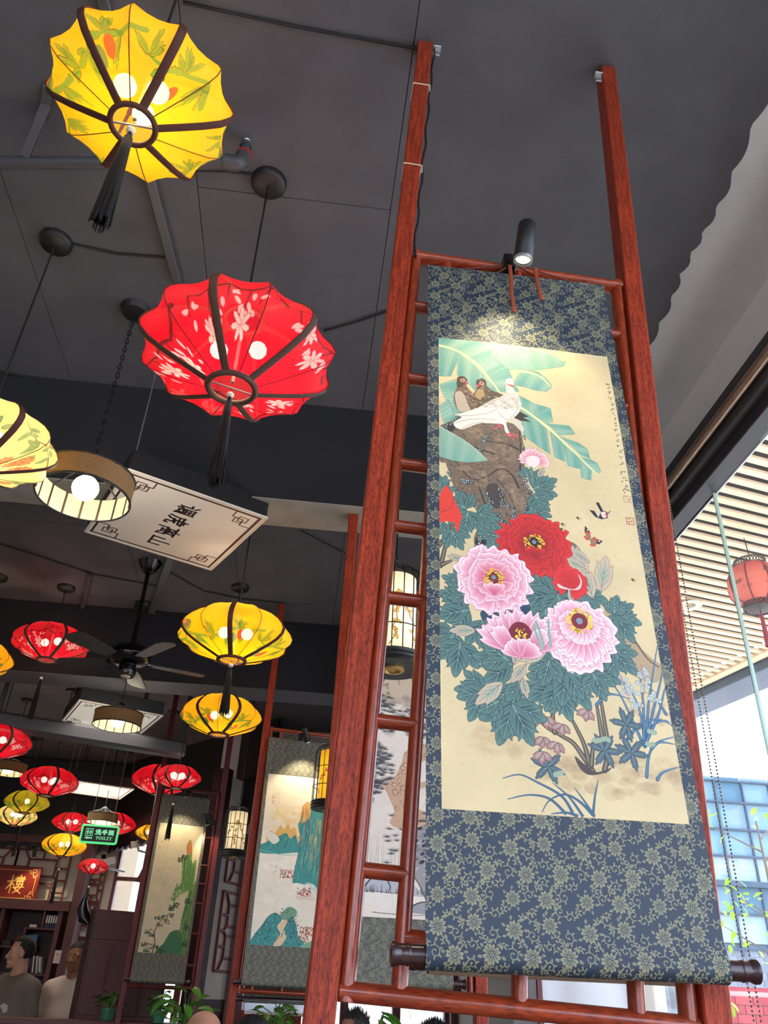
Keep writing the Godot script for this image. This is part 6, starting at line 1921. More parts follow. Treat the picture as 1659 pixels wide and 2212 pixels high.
func build_screens():
	var s1 := screen("tall red wooden screen nearest the viewer, leaning slightly, holding the peony scroll", 0.0535, -1.225, 0.0, 0.047, 3.72, false)
	# ties and a cable up the left post
	for y in [3.5, 3.15]:
		var g := MB.new()
		g.box(Vector3(0, y, 0), Vector3(0.045, 0.003, 0.054), Basis.IDENTITY, 0.001)
		g.bar(Vector3(0.024, y, 0.026), Vector3(0.025, y - 0.03, 0.027), 0.002, 0.002)
		put("cable_tie", g, M.bead, s1)
	var w := MB.new()
	var wp := []
	for i in 24:
		wp.append(Vector3(0.026 + 0.003 * sin(i * 1.7), 3.7 - i * 0.038, 0.02))
	w.tube(wp, 0.003, 6)
	put("cable", w, M.cord, s1)
	for u in [0.034, 0.5]:
		w = MB.new()
		w.box(Vector3(u, 3.68, 0.02), Vector3(0.018, 0.035, 0.004), Basis.IDENTITY, 0.001)
		w.box(Vector3(u, 3.695, 0.02), Vector3(0.022, 0.004, 0.02), Basis.IDENTITY, 0.001)
		put("fixing_bracket", w, M.steel, s1)
	screen("second red wooden screen, seen through the nearest one, under the ceiling beam", 0.112, -2.96, 0.0, 0.008, 3.19, false)
	screen("third red wooden screen, with the scroll of teal mountains", -0.26, -5.1, 0.148, 0.01, 3.72, false)
	screen("farthest dull red wooden screen, with the green peak scroll", -1.165, -7.05, 0.244, 0.0, 3.72, true)
	divider("low dark brown partition under the nearest wooden screen", Vector3(-0.1, 0, -1.225), 1.0, 0.0, 1.05)
	divider("low dark brown partition under the second wooden screen", Vector3(0.0, 0, -2.96), 1.2, 0.0, 1.12)
	divider("low dark brown partition with plants under the third wooden screen", Vector3(-0.7, 0, -5.05), 1.5, 0.148, 1.14)
	divider("low brown partition with two green pots under the farthest screen", Vector3(-1.95, 0, -6.9), 1.6, 0.244, 1.18)
	scroll("big hanging scroll of peonies, pigeons and banana leaves in a navy floral mount", Vector3(0.3745, 1.449, -1.134), 0.0, 0.052, art_peony(), M.brocade, true)
	scroll("hanging scroll of an ink pine over a pond, seen through the nearest screen", Vector3(0.345, 1.449, -2.9), 0.0, 0.03, art_pine(), M.brocade_old, false)
	scroll("hanging scroll of teal and ochre mountains over white mist", Vector3(-0.02, 1.449, -5.06), 0.148, 0.02, art_mist(), M.brocade_old, false)
	scroll("hanging scroll with a steep green peak and dark pines", Vector3(-0.925, 1.449, -7.02), 0.244, 0.02, art_peak(), M.brocade_old, false)
	scroll("scroll seen from behind, back of the nearest screen, showing its bare paper edge", Vector3(0.405, 1.449, -1.295), PI, 0.02, null, M.paper_back, false, true)
	scroll("scroll hung on the far side of the second screen, its floral roll below the rail", Vector3(0.36, 1.425, -3.06), PI, 0.02, null, M.brocade_old, false, true)
	scroll("scroll on the far side of the third screen, its floral roll below the rail", Vector3(-0.005, 1.37, -5.2), PI + 0.148, 0.02, null, M.brocade_old, false, true)
	spotlight("black clip spotlight shining on the peony scroll", Vector3(0.350, 2.677, -1.060), Vector3(0.357, 2.743, -1.045), Vector3(0.0, -1.0, -0.62), 0.1, Vector3(0.363, 2.825, -1.200))
	spotlight("black clip spotlight over the scroll of teal mountains", Vector3(0.023, 2.732, -4.950), Vector3(0.007, 2.783, -4.930), Vector3(0.0, -1.0, -0.25), 0.3, Vector3(-0.020, 2.791, -5.050))
	spotlight("black clip spotlight over the green peak scroll", Vector3(-0.917, 2.735, -6.850), Vector3(-0.933, 2.795, -6.830), Vector3(0.0, -1.0, -0.25), 0.3, Vector3(-0.922, 2.798, -6.980))
	spotlight("dark spotlight on the post right of the green peak scroll", Vector3(-0.722, 2.558, -7.000), Vector3(-0.740, 2.633, -6.980), Vector3(0.3, -1.0, -0.4), 0.15, Vector3(-0.682, 2.592, -7.100))

# ---------------------------------------------------------------- pipes, channels and cables under the ceiling
func build_services():
	var a: Vector3 = Vector3(-1.179, 3.600, -1.695)
	var b: Vector3 = Vector3(-0.371, 3.600, -1.584)
	var o := thing("sprinkler_pipe", "dark grey pipe behind the big yellow lantern ending in a sprinkler", "pipe", a)
	var g := MB.new()
	g.tube([Vector3.ZERO, b - a], 0.02, 14)
	put("pipe", g, M.pipe, o)
	g = MB.new()
	g.tube([b - a - Vector3(0.04, 0, 0), b - a, b - a + Vector3(0.012, 0.012, 0), b - a + Vector3(0.015, 0.05, 0)], 0.025, 14)
	put("elbow", g, M.pipe, o)
	g = MB.new()
	g.tube([b - a + Vector3(0.015, 0.04, 0), b - a + Vector3(0.015, 0.046, 0)], 0.027, 14)
	put("red_ring", g, mat(Color8(170, 40, 40), 0.5), o)
	g = MB.new()
	g.tube([b - a + Vector3(0.015, 0.04, 0), b - a + Vector3(0.015, 0.1, 0)], 0.016, 12)
	g.lathe([Vector2(0.018, 0.085), Vector2(0.02, 0.09), Vector2(0.018, 0.1), Vector2(0, 0.1)], 12, b - a + Vector3(0.015, 0, 0))
	put("riser", g, M.pipe, o)
	g = MB.new()
	g.lathe([Vector2(0.0, 0.1), Vector2(0.011, 0.1), Vector2(0.008, 0.112), Vector2(0.012, 0.117), Vector2(0, 0.119)], 10, b - a + Vector3(0.015, 0, 0))
	put("sprinkler_head", g, M.steel, o)
	var br: Vector3 = Vector3(-1.037, 3.600, -1.656)
	var bt: Vector3 = Vector3(-0.969, 3.710, -1.539)
	g = MB.new()
	g.bar(br - a, bt - a, 0.03, 0.012, 0.002)
	g.bar(bt - a + Vector3(-0.02, 0, -0.05), bt - a + Vector3(0.02, 0, 0.06), 0.03, 0.01, 0.002)
	put("pipe_brace", g, M.pipe, o)
	for c in [["ceiling_channel", "steel channel on the ceiling running behind the big red lantern", Vector3(-0.732, 3.705, -1.192), Vector3(-0.638, 3.705, -2.211), 0.034], ["ceiling_channel", "steel channel on the ceiling behind the fan rod", Vector3(-0.932, 3.705, -4.504), Vector3(-1.341, 3.705, -6.012), 0.05], ["ceiling_channel", "short dark channel on the ceiling left of the fan", Vector3(-1.496, 3.705, -4.849), Vector3(-1.761, 3.705, -5.750), 0.03]]:
		g = MB.new()
		var p: Vector3 = c[2]
		var q: Vector3 = c[3]
		g.bar(p, q, c[4], 0.03, 0.003, Vector3.UP.cross(q - p).normalized())
		tag(put(c[0], g, M.channel), c[1], "channel")
	# a square duct across the far part of the room, with braces
	var da: Vector3 = Vector3(-2.395, 3.020, -5.950)
	var db: Vector3 = Vector3(-0.931, 3.020, -6.512)
	o = thing("cable_duct", "long dark duct crossing below the ceiling behind the drum lamps", "duct", da)
	g = MB.new()
	g.bar(Vector3.ZERO, db - da, 0.12, 0.13, 0.02, Vector3.UP)
	put("duct_box", g, M.pipe, o)
	for s in [0.1, 0.42, 0.75, 0.97]:
		var q: Vector3 = (db - da) * s
		g = MB.new()
		g.bar(q + Vector3(0, 0.05, 0), q + Vector3(0.02, 0.69, -0.02), 0.03, 0.03, 0.003)
		put("duct_hanger", g, M.pipe, o)
	# cables stapled along the ceiling
	var cables := [
		["thin black cable along the ceiling above the nearest wooden post", [Vector3(-0.516, 3.715, -1.187), Vector3(-0.204, 3.715, -1.210), Vector3(0.146, 3.715, -1.225)]],
		["thin black cable on the ceiling from the round cup to the steel channel", [Vector3(-1.037, 3.715, -2.081), Vector3(-0.858, 3.715, -2.108), Vector3(-0.679, 3.715, -2.100)]],
		["thin black cable running left from the lantern cup by the sprinkler", [Vector3(-0.564, 3.715, -1.717), Vector3(-0.426, 3.715, -1.701), Vector3(-0.300, 3.715, -1.701)]],
		["thin black cable crossing the ceiling above the rope drum lamp", [Vector3(-1.493, 3.710, -2.859), Vector3(-1.260, 3.710, -2.894), Vector3(-0.989, 3.710, -2.989), Vector3(-0.739, 3.710, -3.031), Vector3(-0.605, 3.710, -2.982)]],
		["thin black cable from the red lantern towards the nearest post", [Vector3(-0.071, 3.712, -2.389), Vector3(0.057, 3.712, -2.317), Vector3(0.196, 3.712, -2.228)]],
		["thin black cable on the ceiling above the small red lantern and the fan", [Vector3(-1.985, 3.712, -4.541), Vector3(-1.791, 3.712, -4.657), Vector3(-1.485, 3.712, -4.861), Vector3(-1.076, 3.712, -4.963)]],
		["thin black cable drooping across the ceiling to the third post", [Vector3(-0.973, 3.712, -4.737), Vector3(-0.769, 3.712, -4.983), Vector3(-0.490, 3.712, -5.062), Vector3(-0.219, 3.712, -5.070)]],
		["thin black cable from the beam down to the second post", [Vector3(-0.134, 3.712, -4.034), Vector3(0.012, 3.712, -4.158), Vector3(0.166, 3.712, -4.282)]],
		["thin black cable behind the fan motor along the ceiling", [Vector3(-2.021, 3.712, -5.629), Vector3(-1.828, 3.712, -5.736), Vector3(-1.584, 3.712, -5.801), Vector3(-1.228, 3.712, -5.855)]]]
	for c in cables:
		g = MB.new()
		g.tube(c[1], 0.0045, 6)
		tag(put("ceiling_cable", g, M.cord), c[0], "cable", "")
	# spare lamp cups on the ceiling without a lantern in view
	for c in [["round black ceiling cup beside the fan rod", Vector3(-1.212, 3.720, -5.299), 0.25], ["round black ceiling cup right of the fan blades", Vector3(-0.923, 3.720, -6.305), 0.2]]:
		o = thing("cord_cup", c[0], "ceiling fitting", c[1])
		g = MB.new()
		g.lathe([Vector2(0.0, -0.028), Vector2(0.055, -0.026), Vector2(0.064, -0.018), Vector2(0.066, 0.0), Vector2(0, 0)], 28)
		put("cup", g, M.black, o)
		g = MB.new()
		g.tube([Vector3(0, -0.02, 0), Vector3(0, -c[2], 0)], 0.0035, 6)
		put("cord", g, M.cord, o)
	# bead chain and roller of the window blind
	o = thing("roller_blind", "rolled-up window blind with two bead chains beside the right screen post", "blind", Vector3(1.47, 3.35, -2.75))
	g = MB.new()
	g.tube([Vector3(0, 0, -2.5), Vector3(0, 0, -0.02)], 0.02, 16)
	put("rolled_blind", g, M.alu, o)
	g = MB.new()
	g.tube([Vector3(0, 0, 0.02), Vector3(0, 0, 4.5)], 0.02, 16)
	put("rolled_blind", g, M.alu, o)
	g = MB.new()
	g.tube([Vector3(0, 0, -0.02), Vector3(0, 0, 0.02)], 0.024, 14)
	g.bar(Vector3(0.02, 0.05, 0), Vector3(0, -0.01, 0), 0.012, 0.02, 0.002)
	put("chain_wheel", g, M.black_metal, o)
	for z in [-0.022, 0.022]:
		g = MB.new()
		var k := 0.0
		while k < 2.1:
			g.ball(Vector3(-0.004, -k, z), Vector3.ONE * 0.0042, 6)
			k += 0.0125
		put("bead_chain", g, mat(Color8(120, 104, 84), 0.4), o)
	o = thing("roller_blind", "white roller blind pulled down over a window beyond the peony scroll", "blind", Vector3(1.52, 0.85, -3.92))
	g = MB.new()
	g.box(Vector3(0, 1.2, -0.68), Vector3(0.004, 2.4, 1.34))
	put("blind_cloth", g, M.blind, o)
	g = MB.new()
	g.tube([Vector3(0, 2.42, 0), Vector3(0, 2.42, -1.38)], 0.022, 12)
	put("blind_tube", g, M.alu, o)
	for c in [["pale cloth blind half lowered in the back window", Vector3(-0.3, 1.25, -8.2), 0.62, 1.4]]:
		o = thing("roller_blind", c[0], "blind", c[1])
		g = MB.new()
		g.box(Vector3(c[2] / 2, c[3] / 2, 0), Vector3(c[2], c[3], 0.004))
		put("blind_cloth", g, M.blind, o)
		g = MB.new()
		g.box(Vector3(c[2] / 2, 0, 0), Vector3(c[2], 0.02, 0.01), Basis.IDENTITY, 0.003)
		put("hem_bar", g, M.alu, o)


# ---------------------------------------------------------------- bodies: a smooth field round the bones, meshed as surface nets
func capsule(p: Vector3, a: Vector3, b: Vector3, ra: float, rb: float) -> float:
	var d := b - a
	var h := clampf((p - a).dot(d) / maxf(d.length_squared(), 1e-9), 0.0, 1.0)
	return p.distance_to(a + d * h) - lerpf(ra, rb, h)

# shapes: [a, b, ra, rb] capsules or [centre, radii] ellipsoids
func skin_mesh(g: MB, shapes: Array, cell: float, k: float, x := Transform3D.IDENTITY):
	var lo := Vector3.ONE * 1e9
	var hi := -lo
	for s in shapes:
		if s.size() == 4:
			for e in [[s[0], s[2]], [s[1], s[3]]]:
				lo = lo.min(e[0] - Vector3.ONE * e[1])
				hi = hi.max(e[0] + Vector3.ONE * e[1])
		else:
			lo = lo.min(s[0] - s[1])
			hi = hi.max(s[0] + s[1])
	lo -= Vector3.ONE * cell * 2.5
	hi += Vector3.ONE * cell * 2.5
	var nx := int((hi.x - lo.x) / cell) + 2
	var ny := int((hi.y - lo.y) / cell) + 2
	var nz := int((hi.z - lo.z) / cell) + 2
	var f := PackedFloat32Array()
	f.resize(nx * ny * nz)
	f.fill(1.0)
	for s in shapes:
		var a: Vector3
		var b: Vector3
		var m := cell * 2.0 + k
		if s.size() == 4:
			var r := maxf(s[2], s[3]) + m
			a = s[0].min(s[1]) - Vector3.ONE * r
			b = s[0].max(s[1]) + Vector3.ONE * r
		else:
			a = s[0] - s[1] - Vector3.ONE * m
			b = s[0] + s[1] + Vector3.ONE * m
		var ia := ((a - lo) / cell).floor()
		var ib := ((b - lo) / cell).ceil()
		for i in range(maxi(0, int(ia.x)), mini(nx, int(ib.x) + 1)):
			for j in range(maxi(0, int(ia.y)), mini(ny, int(ib.y) + 1)):
				for l in range(maxi(0, int(ia.z)), mini(nz, int(ib.z) + 1)):
					var p := lo + Vector3(i, j, l) * cell
					var d: float
					if s.size() == 4:
						d = capsule(p, s[0], s[1], s[2], s[3])
					else:
						var q: Vector3 = (p - s[0]) / s[1]
						var e := q.length()
						d = (e - 1.0) * minf(s[1].x, minf(s[1].y, s[1].z)) if e < 0.001 else e * (e - 1.0) / (q / s[1]).length()
					var n := (i * ny + j) * nz + l
					var c := f[n]
					var h := maxf(k - absf(c - d), 0.0) / k
					f[n] = minf(c, d) - h * h * k * 0.25
	var at := {}
	var sx := ny * nz
	for i in nx - 1:
		for j in ny - 1:
			for l in nz - 1:
				var n := (i * ny + j) * nz + l
				var c := [f[n], f[n + sx], f[n + nz], f[n + sx + nz], f[n + 1], f[n + sx + 1], f[n + nz + 1], f[n + sx + nz + 1]]
				var neg := 0
				for q in c:
					if q < 0.0:
						neg += 1
				if neg == 0 or neg == 8:
					continue
				var sum := Vector3.ZERO
				var cnt := 0
				for e in [[0, 1], [2, 3], [4, 5], [6, 7], [0, 2], [1, 3], [4, 6], [5, 7], [0, 4], [1, 5], [2, 6], [3, 7]]:
					var fa: float = c[e[0]]
					var fb: float = c[e[1]]
					if (fa < 0.0) != (fb < 0.0):
						var t := fa / (fa - fb)
						sum += Vector3(e[0] & 1, (e[0] >> 1) & 1, e[0] >> 2).lerp(Vector3(e[1] & 1, (e[1] >> 1) & 1, e[1] >> 2), t)
						cnt += 1
				var gr := Vector3(c[1] + c[3] + c[5] + c[7] - c[0] - c[2] - c[4] - c[6], c[2] + c[3] + c[6] + c[7] - c[0] - c[1] - c[4] - c[5], c[4] + c[5] + c[6] + c[7] - c[0] - c[1] - c[2] - c[3])
				at[n] = [x * (lo + (Vector3(i, j, l) + sum / cnt) * cell), (x.basis * gr).normalized()]
	for i in range(1, nx - 1):
		for j in range(1, ny - 1):
			for l in range(1, nz - 1):
				var n := (i * ny + j) * nz + l
				for e in [[sx, nz, 1], [nz, 1, sx], [1, sx, nz]]:
					if (f[n] < 0.0) == (f[n + e[0]] < 0.0):
						continue
					var q := [n, n - e[1], n - e[1] - e[2], n - e[2]]
					if at.has(q[0]) and at.has(q[1]) and at.has(q[2]) and at.has(q[3]):
						var A = at[q[0]]
						var B = at[q[1]]
						var C = at[q[2]]
						var D = at[q[3]]
						g.tri(A[0], B[0], C[0], A[1], B[1], C[1])
						g.tri(A[0], C[0], D[0], A[1], C[1], D[1])

var head_net: MB
var hand_net: MB

func make_head():
	head_net = MB.new()
	var s := [[Vector3(0, 0.03, -0.012), Vector3(0.074, 0.088, 0.092)], [Vector3(0, -0.02, 0.022), Vector3(0.06, 0.075, 0.066)], [Vector3(0, -0.075, 0.035), Vector3(0.04, 0.03, 0.045)], [Vector3(0, 0.0, 0.086), Vector3(0, -0.026, 0.1), 0.008, 0.012], [Vector3(-0.012, -0.03, 0.09), Vector3(0.012, -0.03, 0.09), 0.008, 0.008],
		[Vector3(-0.045, 0.022, 0.066), Vector3(0.045, 0.022, 0.066), 0.014, 0.014], [Vector3(-0.02, -0.056, 0.08), Vector3(0.02, -0.056, 0.08), 0.007, 0.007], [Vector3(-0.02, -0.066, 0.078), Vector3(0.02, -0.066, 0.078), 0.007, 0.007], [Vector3(0, -0.095, 0.07), Vector3(0.02, 0.014, 0.016)], [Vector3(-0.04, -0.02, 0.06), Vector3(0.022, 0.02, 0.02)], [Vector3(0.04, -0.02, 0.06), Vector3(0.022, 0.02, 0.02)],
		[Vector3(-0.078, 0.0, -0.005), Vector3(0.01, 0.032, 0.02)], [Vector3(0.078, 0.0, -0.005), Vector3(0.01, 0.032, 0.02)], [Vector3(0, -0.06, -0.02), Vector3(0, -0.17, -0.035), 0.05, 0.054]]
	skin_mesh(head_net, s, 0.0055, 0.018)
	hand_net = MB.new()
	s = [[Vector3(0, 0.0, 0), Vector3(0, -0.03, 0), 0.024, 0.028], [Vector3(0, -0.055, 0), Vector3(0.016, 0.045, 0.038)]]
	for i in 4:
		var z := -0.03 + i * 0.02
		var n: float = [0.06, 0.075, 0.08, 0.072][i]
		var a := Vector3(0, -0.09, z)
		var b := a + Vector3(0.006, -n * 0.5, z * 0.1)
		var c := b + Vector3(0.016, -n * 0.4, 0)
		s += [[Vector3(0, -0.05, z * 0.8), a, 0.01, 0.0095], [a, b, 0.0092, 0.0085], [b, c, 0.0085, 0.0072]]
	s += [[Vector3(0.004, -0.03, 0.026), Vector3(0.014, -0.062, 0.05), 0.013, 0.011], [Vector3(0.014, -0.062, 0.05), Vector3(0.022, -0.088, 0.052), 0.0105, 0.008]]
	skin_mesh(hand_net, s, 0.005, 0.008)

func graft(g: MB, from: MB, x: Transform3D):
	for i in range(0, from.v.size()):
		g.v.append(x * from.v[i])
		g.n.append((x.basis * from.n[i]).normalized())
		g.t.append(from.t[i])

# hair kind: "short", "cropped", "bald", "grey"
func person(label: String, at: Vector3, turn: float, shirt: Color, skin: Color, hair: String, seated: bool, look := 0.0, logo := false):
	var o := thing("person", label, "person", at, turn)
	var hip := 0.92 if not seated else 0.52
	var up := Vector3(0, hip, 0)
	var sh := 0.475
	var g := MB.new()
	var bones := []
	var torso := [[up + Vector3(-0.07, 0.0, 0), up + Vector3(0.07, 0.0, 0), 0.115, 0.115], [up, up + Vector3(0, 0.22, 0.01), 0.125, 0.125], [up + Vector3(-0.05, 0.24, 0.0), up + Vector3(-0.075, sh - 0.1, -0.01), 0.11, 0.105], [up + Vector3(0.05, 0.24, 0.0), up + Vector3(0.075, sh - 0.1, -0.01), 0.11, 0.105], [up + Vector3(-0.165, sh - 0.035, -0.015), up + Vector3(0.165, sh - 0.035, -0.015), 0.06, 0.06], [up + Vector3(-0.08, sh + 0.0, -0.02), up + Vector3(0.08, sh + 0.0, -0.02), 0.055, 0.055]]
	bones += torso
	bones += [[up + Vector3(0, sh, -0.02), up + Vector3(0, sh + 0.12, -0.01), 0.056, 0.052]]
	var sleeves := []
	for s in [-1.0, 1.0]:
		var S := up + Vector3(s * 0.185, sh - 0.045, -0.015)
		var E := S + (Vector3(s * 0.055, -0.27, -0.02) if not seated else Vector3(s * 0.06, -0.25, 0.06))
		var W := E + (Vector3(s * 0.01, -0.24, 0.06) if not seated else Vector3(-s * 0.06, -0.04, 0.24))
		bones += [[S, E, 0.052, 0.041], [E, W, 0.041, 0.028]]
		sleeves += [[S, S.lerp(E, 0.62), 0.064, 0.06]]
		var b := Basis.IDENTITY
		if s > 0.0:
			b = Basis(Vector3.UP, PI)
		if seated:
			b = Basis(Vector3.RIGHT, -PI / 2) * b
		graft(g, hand_net, Transform3D(b, W))
		var H := up + Vector3(s * 0.09, -0.02, 0)
		var K := H + (Vector3(s * 0.01, -0.43, 0.02) if not seated else Vector3(s * 0.05, 0.0, 0.42))
		var A := Vector3(K.x, 0.08, K.z - 0.03)
		bones += [[H, K, 0.085, 0.055], [K, A, 0.054, 0.037], [A, A + Vector3(0, -0.04, 0.15), 0.037, 0.03]]
	skin_mesh(g, bones, 0.02, 0.05)
	var hc := up + Vector3(0, sh + 0.205, 0.01)
	var hx := Transform3D(Basis(Vector3.UP, look), hc)
	graft(g, head_net, hx)
	put("body", g, mat(skin, 0.55), o)
	g = MB.new()
	for s in torso:
		var t: Array = s.duplicate()
		t[2] += 0.016
		t[3] += 0.016
		sleeves.append(t)
	sleeves.append([up + Vector3(0, -0.05, 0), up + Vector3(0, 0.15, 0), 0.15, 0.145])
	skin_mesh(g, sleeves, 0.02, 0.05)
	var sm := put("tee_shirt", g, mat(shirt, 0.85), o)
	if logo:
		g = MB.new()
		g.slab(PackedVector2Array([Vector2(-0.05, -0.02), Vector2(-0.01, -0.04), Vector2(0.05, -0.02), Vector2(0.045, 0.02), Vector2(0.0, 0.035), Vector2(-0.04, 0.01)]), 0.004, Transform3D(Basis.IDENTITY, up + Vector3(0.07, 0.3, 0.128)))
		put("chest_print", g, mat(Color8(190, 186, 176), 0.8), sm)
	g = MB.new()
	var legs := []
	for s in [-1.0, 1.0]:
		var H := up + Vector3(s * 0.09, -0.02, 0)
		var K := H + (Vector3(s * 0.01, -0.43, 0.02) if not seated else Vector3(s * 0.05, 0.0, 0.42))
		var A := Vector3(K.x, 0.12, K.z - 0.03)
		legs += [[H, K, 0.1, 0.072], [K, A, 0.072, 0.06]]
	skin_mesh(g, legs, 0.022, 0.04)
	put("trousers", g, mat(Color8(42, 44, 54), 0.85), o)
	for s in [-1.0, 1.0]:
		g = MB.new()
		g.ball(Vector3(s * 0.031, 0.008, 0.078), Vector3(0.012, 0.0065, 0.008), 10)
		var eye := put("eye", g, mat(Color8(226, 218, 210), 0.2), o)
		eye.transform = hx
		g = MB.new()
		g.ball(Vector3(s * 0.031, 0.008, 0.0845), Vector3(0.0055, 0.0055, 0.003), 8)
		put("iris", g, mat(Color8(30, 22, 18), 0.2), eye)
		g = MB.new()
		g.tube([Vector3(s * 0.016, 0.028, 0.083), Vector3(s * 0.032, 0.033, 0.08), Vector3(s * 0.05, 0.026, 0.068)], [0.003, 0.0045, 0.002], 6)
		put("eyebrow", g, M.hair, o).transform = hx
	# hair: a cap over the skull with the face left free
	g = MB.new()
	var hairm: Material = M.hair if hair != "grey" else mat(Color8(64, 60, 58), 0.6)
	var rad := Vector3(0.081, 0.096, 0.1) if hair != "bald" else Vector3(0.0765, 0.088, 0.094)
	var n := 26
	var m := 16
	var pt := func(a: float, e: float) -> Vector3:
		var w := 1.0 + (0.05 * sin(a * 9.0 + e * 13.0) + 0.03 * sin(a * 23.0) if hair != "bald" else 0.0)
		return Vector3(0, 0.034, -0.014) + Vector3(sin(a) * cos(e) * rad.x, sin(e) * rad.y, cos(a) * cos(e) * rad.z) * w
	for i in n:
		for j in m:
			var a0 := -PI + TAU * i / n
			var a1 := -PI + TAU * (i + 1) / n
			var front := cos((a0 + a1) / 2)
			var low := -0.75 + 1.35 * smoothstep(-0.25, 0.55, front)
			if hair == "bald":
				low = -0.75
			var high := PI / 2 if hair != "bald" else (0.25 - 0.9 * maxf(front, 0.0))
			high = maxf(high, low)
			var e0 := lerpf(low, high, float(j) / m)
			var e1 := lerpf(low, high, float(j + 1) / m)
			var P := [pt.call(a0, e0), pt.call(a1, e0), pt.call(a1, e1), pt.call(a0, e1)]
			var N := []
			for q in P:
				N.append(((q - Vector3(0, 0.034, -0.014)) / (rad * rad)).normalized())
			g.tri(P[0], P[1], P[2], N[0], N[1], N[2])
			g.tri(P[0], P[2], P[3], N[0], N[2], N[3])
	if hair == "grey" or hair == "short":
		for i in 260:
			var a := rng.randf() * TAU
			var e := rng.randf_range(0.5, 1.5)
			var b0: Vector3 = pt.call(a, e)
			var d := (b0 - Vector3(0, 0.0, -0.02)).normalized() + Vector3(rng.randf_range(-0.4, 0.4), 0.3, rng.randf_range(-0.3, 0.5))
			g.tube([b0, b0 + d * (0.02 if hair == "grey" else 0.012)], [0.0018, 0.0006], 4, false)
	put("hair", g, hairm, o).transform = hx

func stool(label: String, at: Vector3):
	var o := thing("stool", label, "stool", at)
	var g := MB.new()
	g.lathe([Vector2(0, 0.37), Vector2(0.17, 0.37), Vector2(0.18, 0.385), Vector2(0.17, 0.4), Vector2(0, 0.4)], 24)
	put("seat", g, M.cabinet, o)
	for k in 4:
		g = MB.new()
		var a := TAU * k / 4 + PI / 4
		g.bar(Vector3(cos(a) * 0.16, 0, sin(a) * 0.16), Vector3(cos(a) * 0.12, 0.37, sin(a) * 0.12), 0.03, 0.03, 0.003)
		put("leg", g, M.cabinet, o)

func build_people():
	make_head()
	var p1: Vector3 = Vector3(-2.151, 1.518, -7.750)
	person("person in an olive-grey tee with a small white chest print, dark bobbed hair, facing left", Vector3(p1.x, 0, p1.z), -0.5, Color8(108, 98, 84), Color8(186, 138, 112), "cropped", false, -0.75, true)
	var p2: Vector3 = Vector3(-1.831, 1.548, -8.350)
	person("person in a plain cream tee with short black hair, half hidden by the brown cabinet", Vector3(p2.x, 0, p2.z), -0.15, Color8(206, 190, 176), Color8(150, 100, 74), "cropped", false, -0.2)
	var q: Vector3 = Vector3(-0.348, 1.282, -4.600)
	person("balding person seated behind plants, left of the third screen, only the head showing", Vector3(q.x, 0, q.z), 0.7, Color8(90, 92, 100), Color8(196, 144, 120), "bald", true, 0.3)
	stool("round brown stool under the balding seated person", Vector3(q.x, 0, q.z))
	q = Vector3(-0.088, 1.283, -3.400)
	person("seated person with black hair hidden behind the pothos leaves", Vector3(q.x, 0, q.z), 2.6, Color8(60, 64, 72), Color8(190, 140, 112), "cropped", true)
	stool("round brown stool under the person hidden by pothos leaves", Vector3(q.x, 0, q.z))
	q = Vector3(0.486, 1.312, -5.950)
	person("seated person with spiky greying hair, seen between the post and the leaves", Vector3(q.x, 0, q.z), -1.3, Color8(196, 196, 200), Color8(184, 132, 108), "grey", true)
	stool("round brown stool under the person with greying hair", Vector3(q.x, 0, q.z))
	q = Vector3(0.655, 1.298, -3.900)
	person("seated person showing only a crown of black hair below the lowest rail", Vector3(q.x, 0, q.z), 2.4, Color8(40, 46, 60), Color8(190, 140, 112), "short", true)
	stool("round brown stool under the person with the black crown of hair", Vector3(q.x, 0, q.z))

# ---------------------------------------------------------------- pothos in pots
var leaf_mesh: ArrayMesh

func make_leaf():
	var rows := []
	var uv := []
	for i in 9:
		var s := i / 8.0
		var w := 0.34 * pow(sin(PI * clampf(s * 0.86 + 0.1, 0, 1)), 0.8) * (1.0 - 0.25 * s) if i < 8 else 0.004
		var row := []
		var ur := []
		for j in 7:
			var u := j / 6.0 * 2.0 - 1.0
			row.append(Vector3(u * w, absf(u) * w * 0.35 - 0.25 * s * s, s - (0.12 * absf(u) if i == 0 else 0.0)))
			ur.append(Vector2(j / 6.0, s))
		rows.append(row)
		uv.append(ur)
	var g := MB.new()
	g.grid(rows, uv, 0.006)
	leaf_mesh = g.mesh()

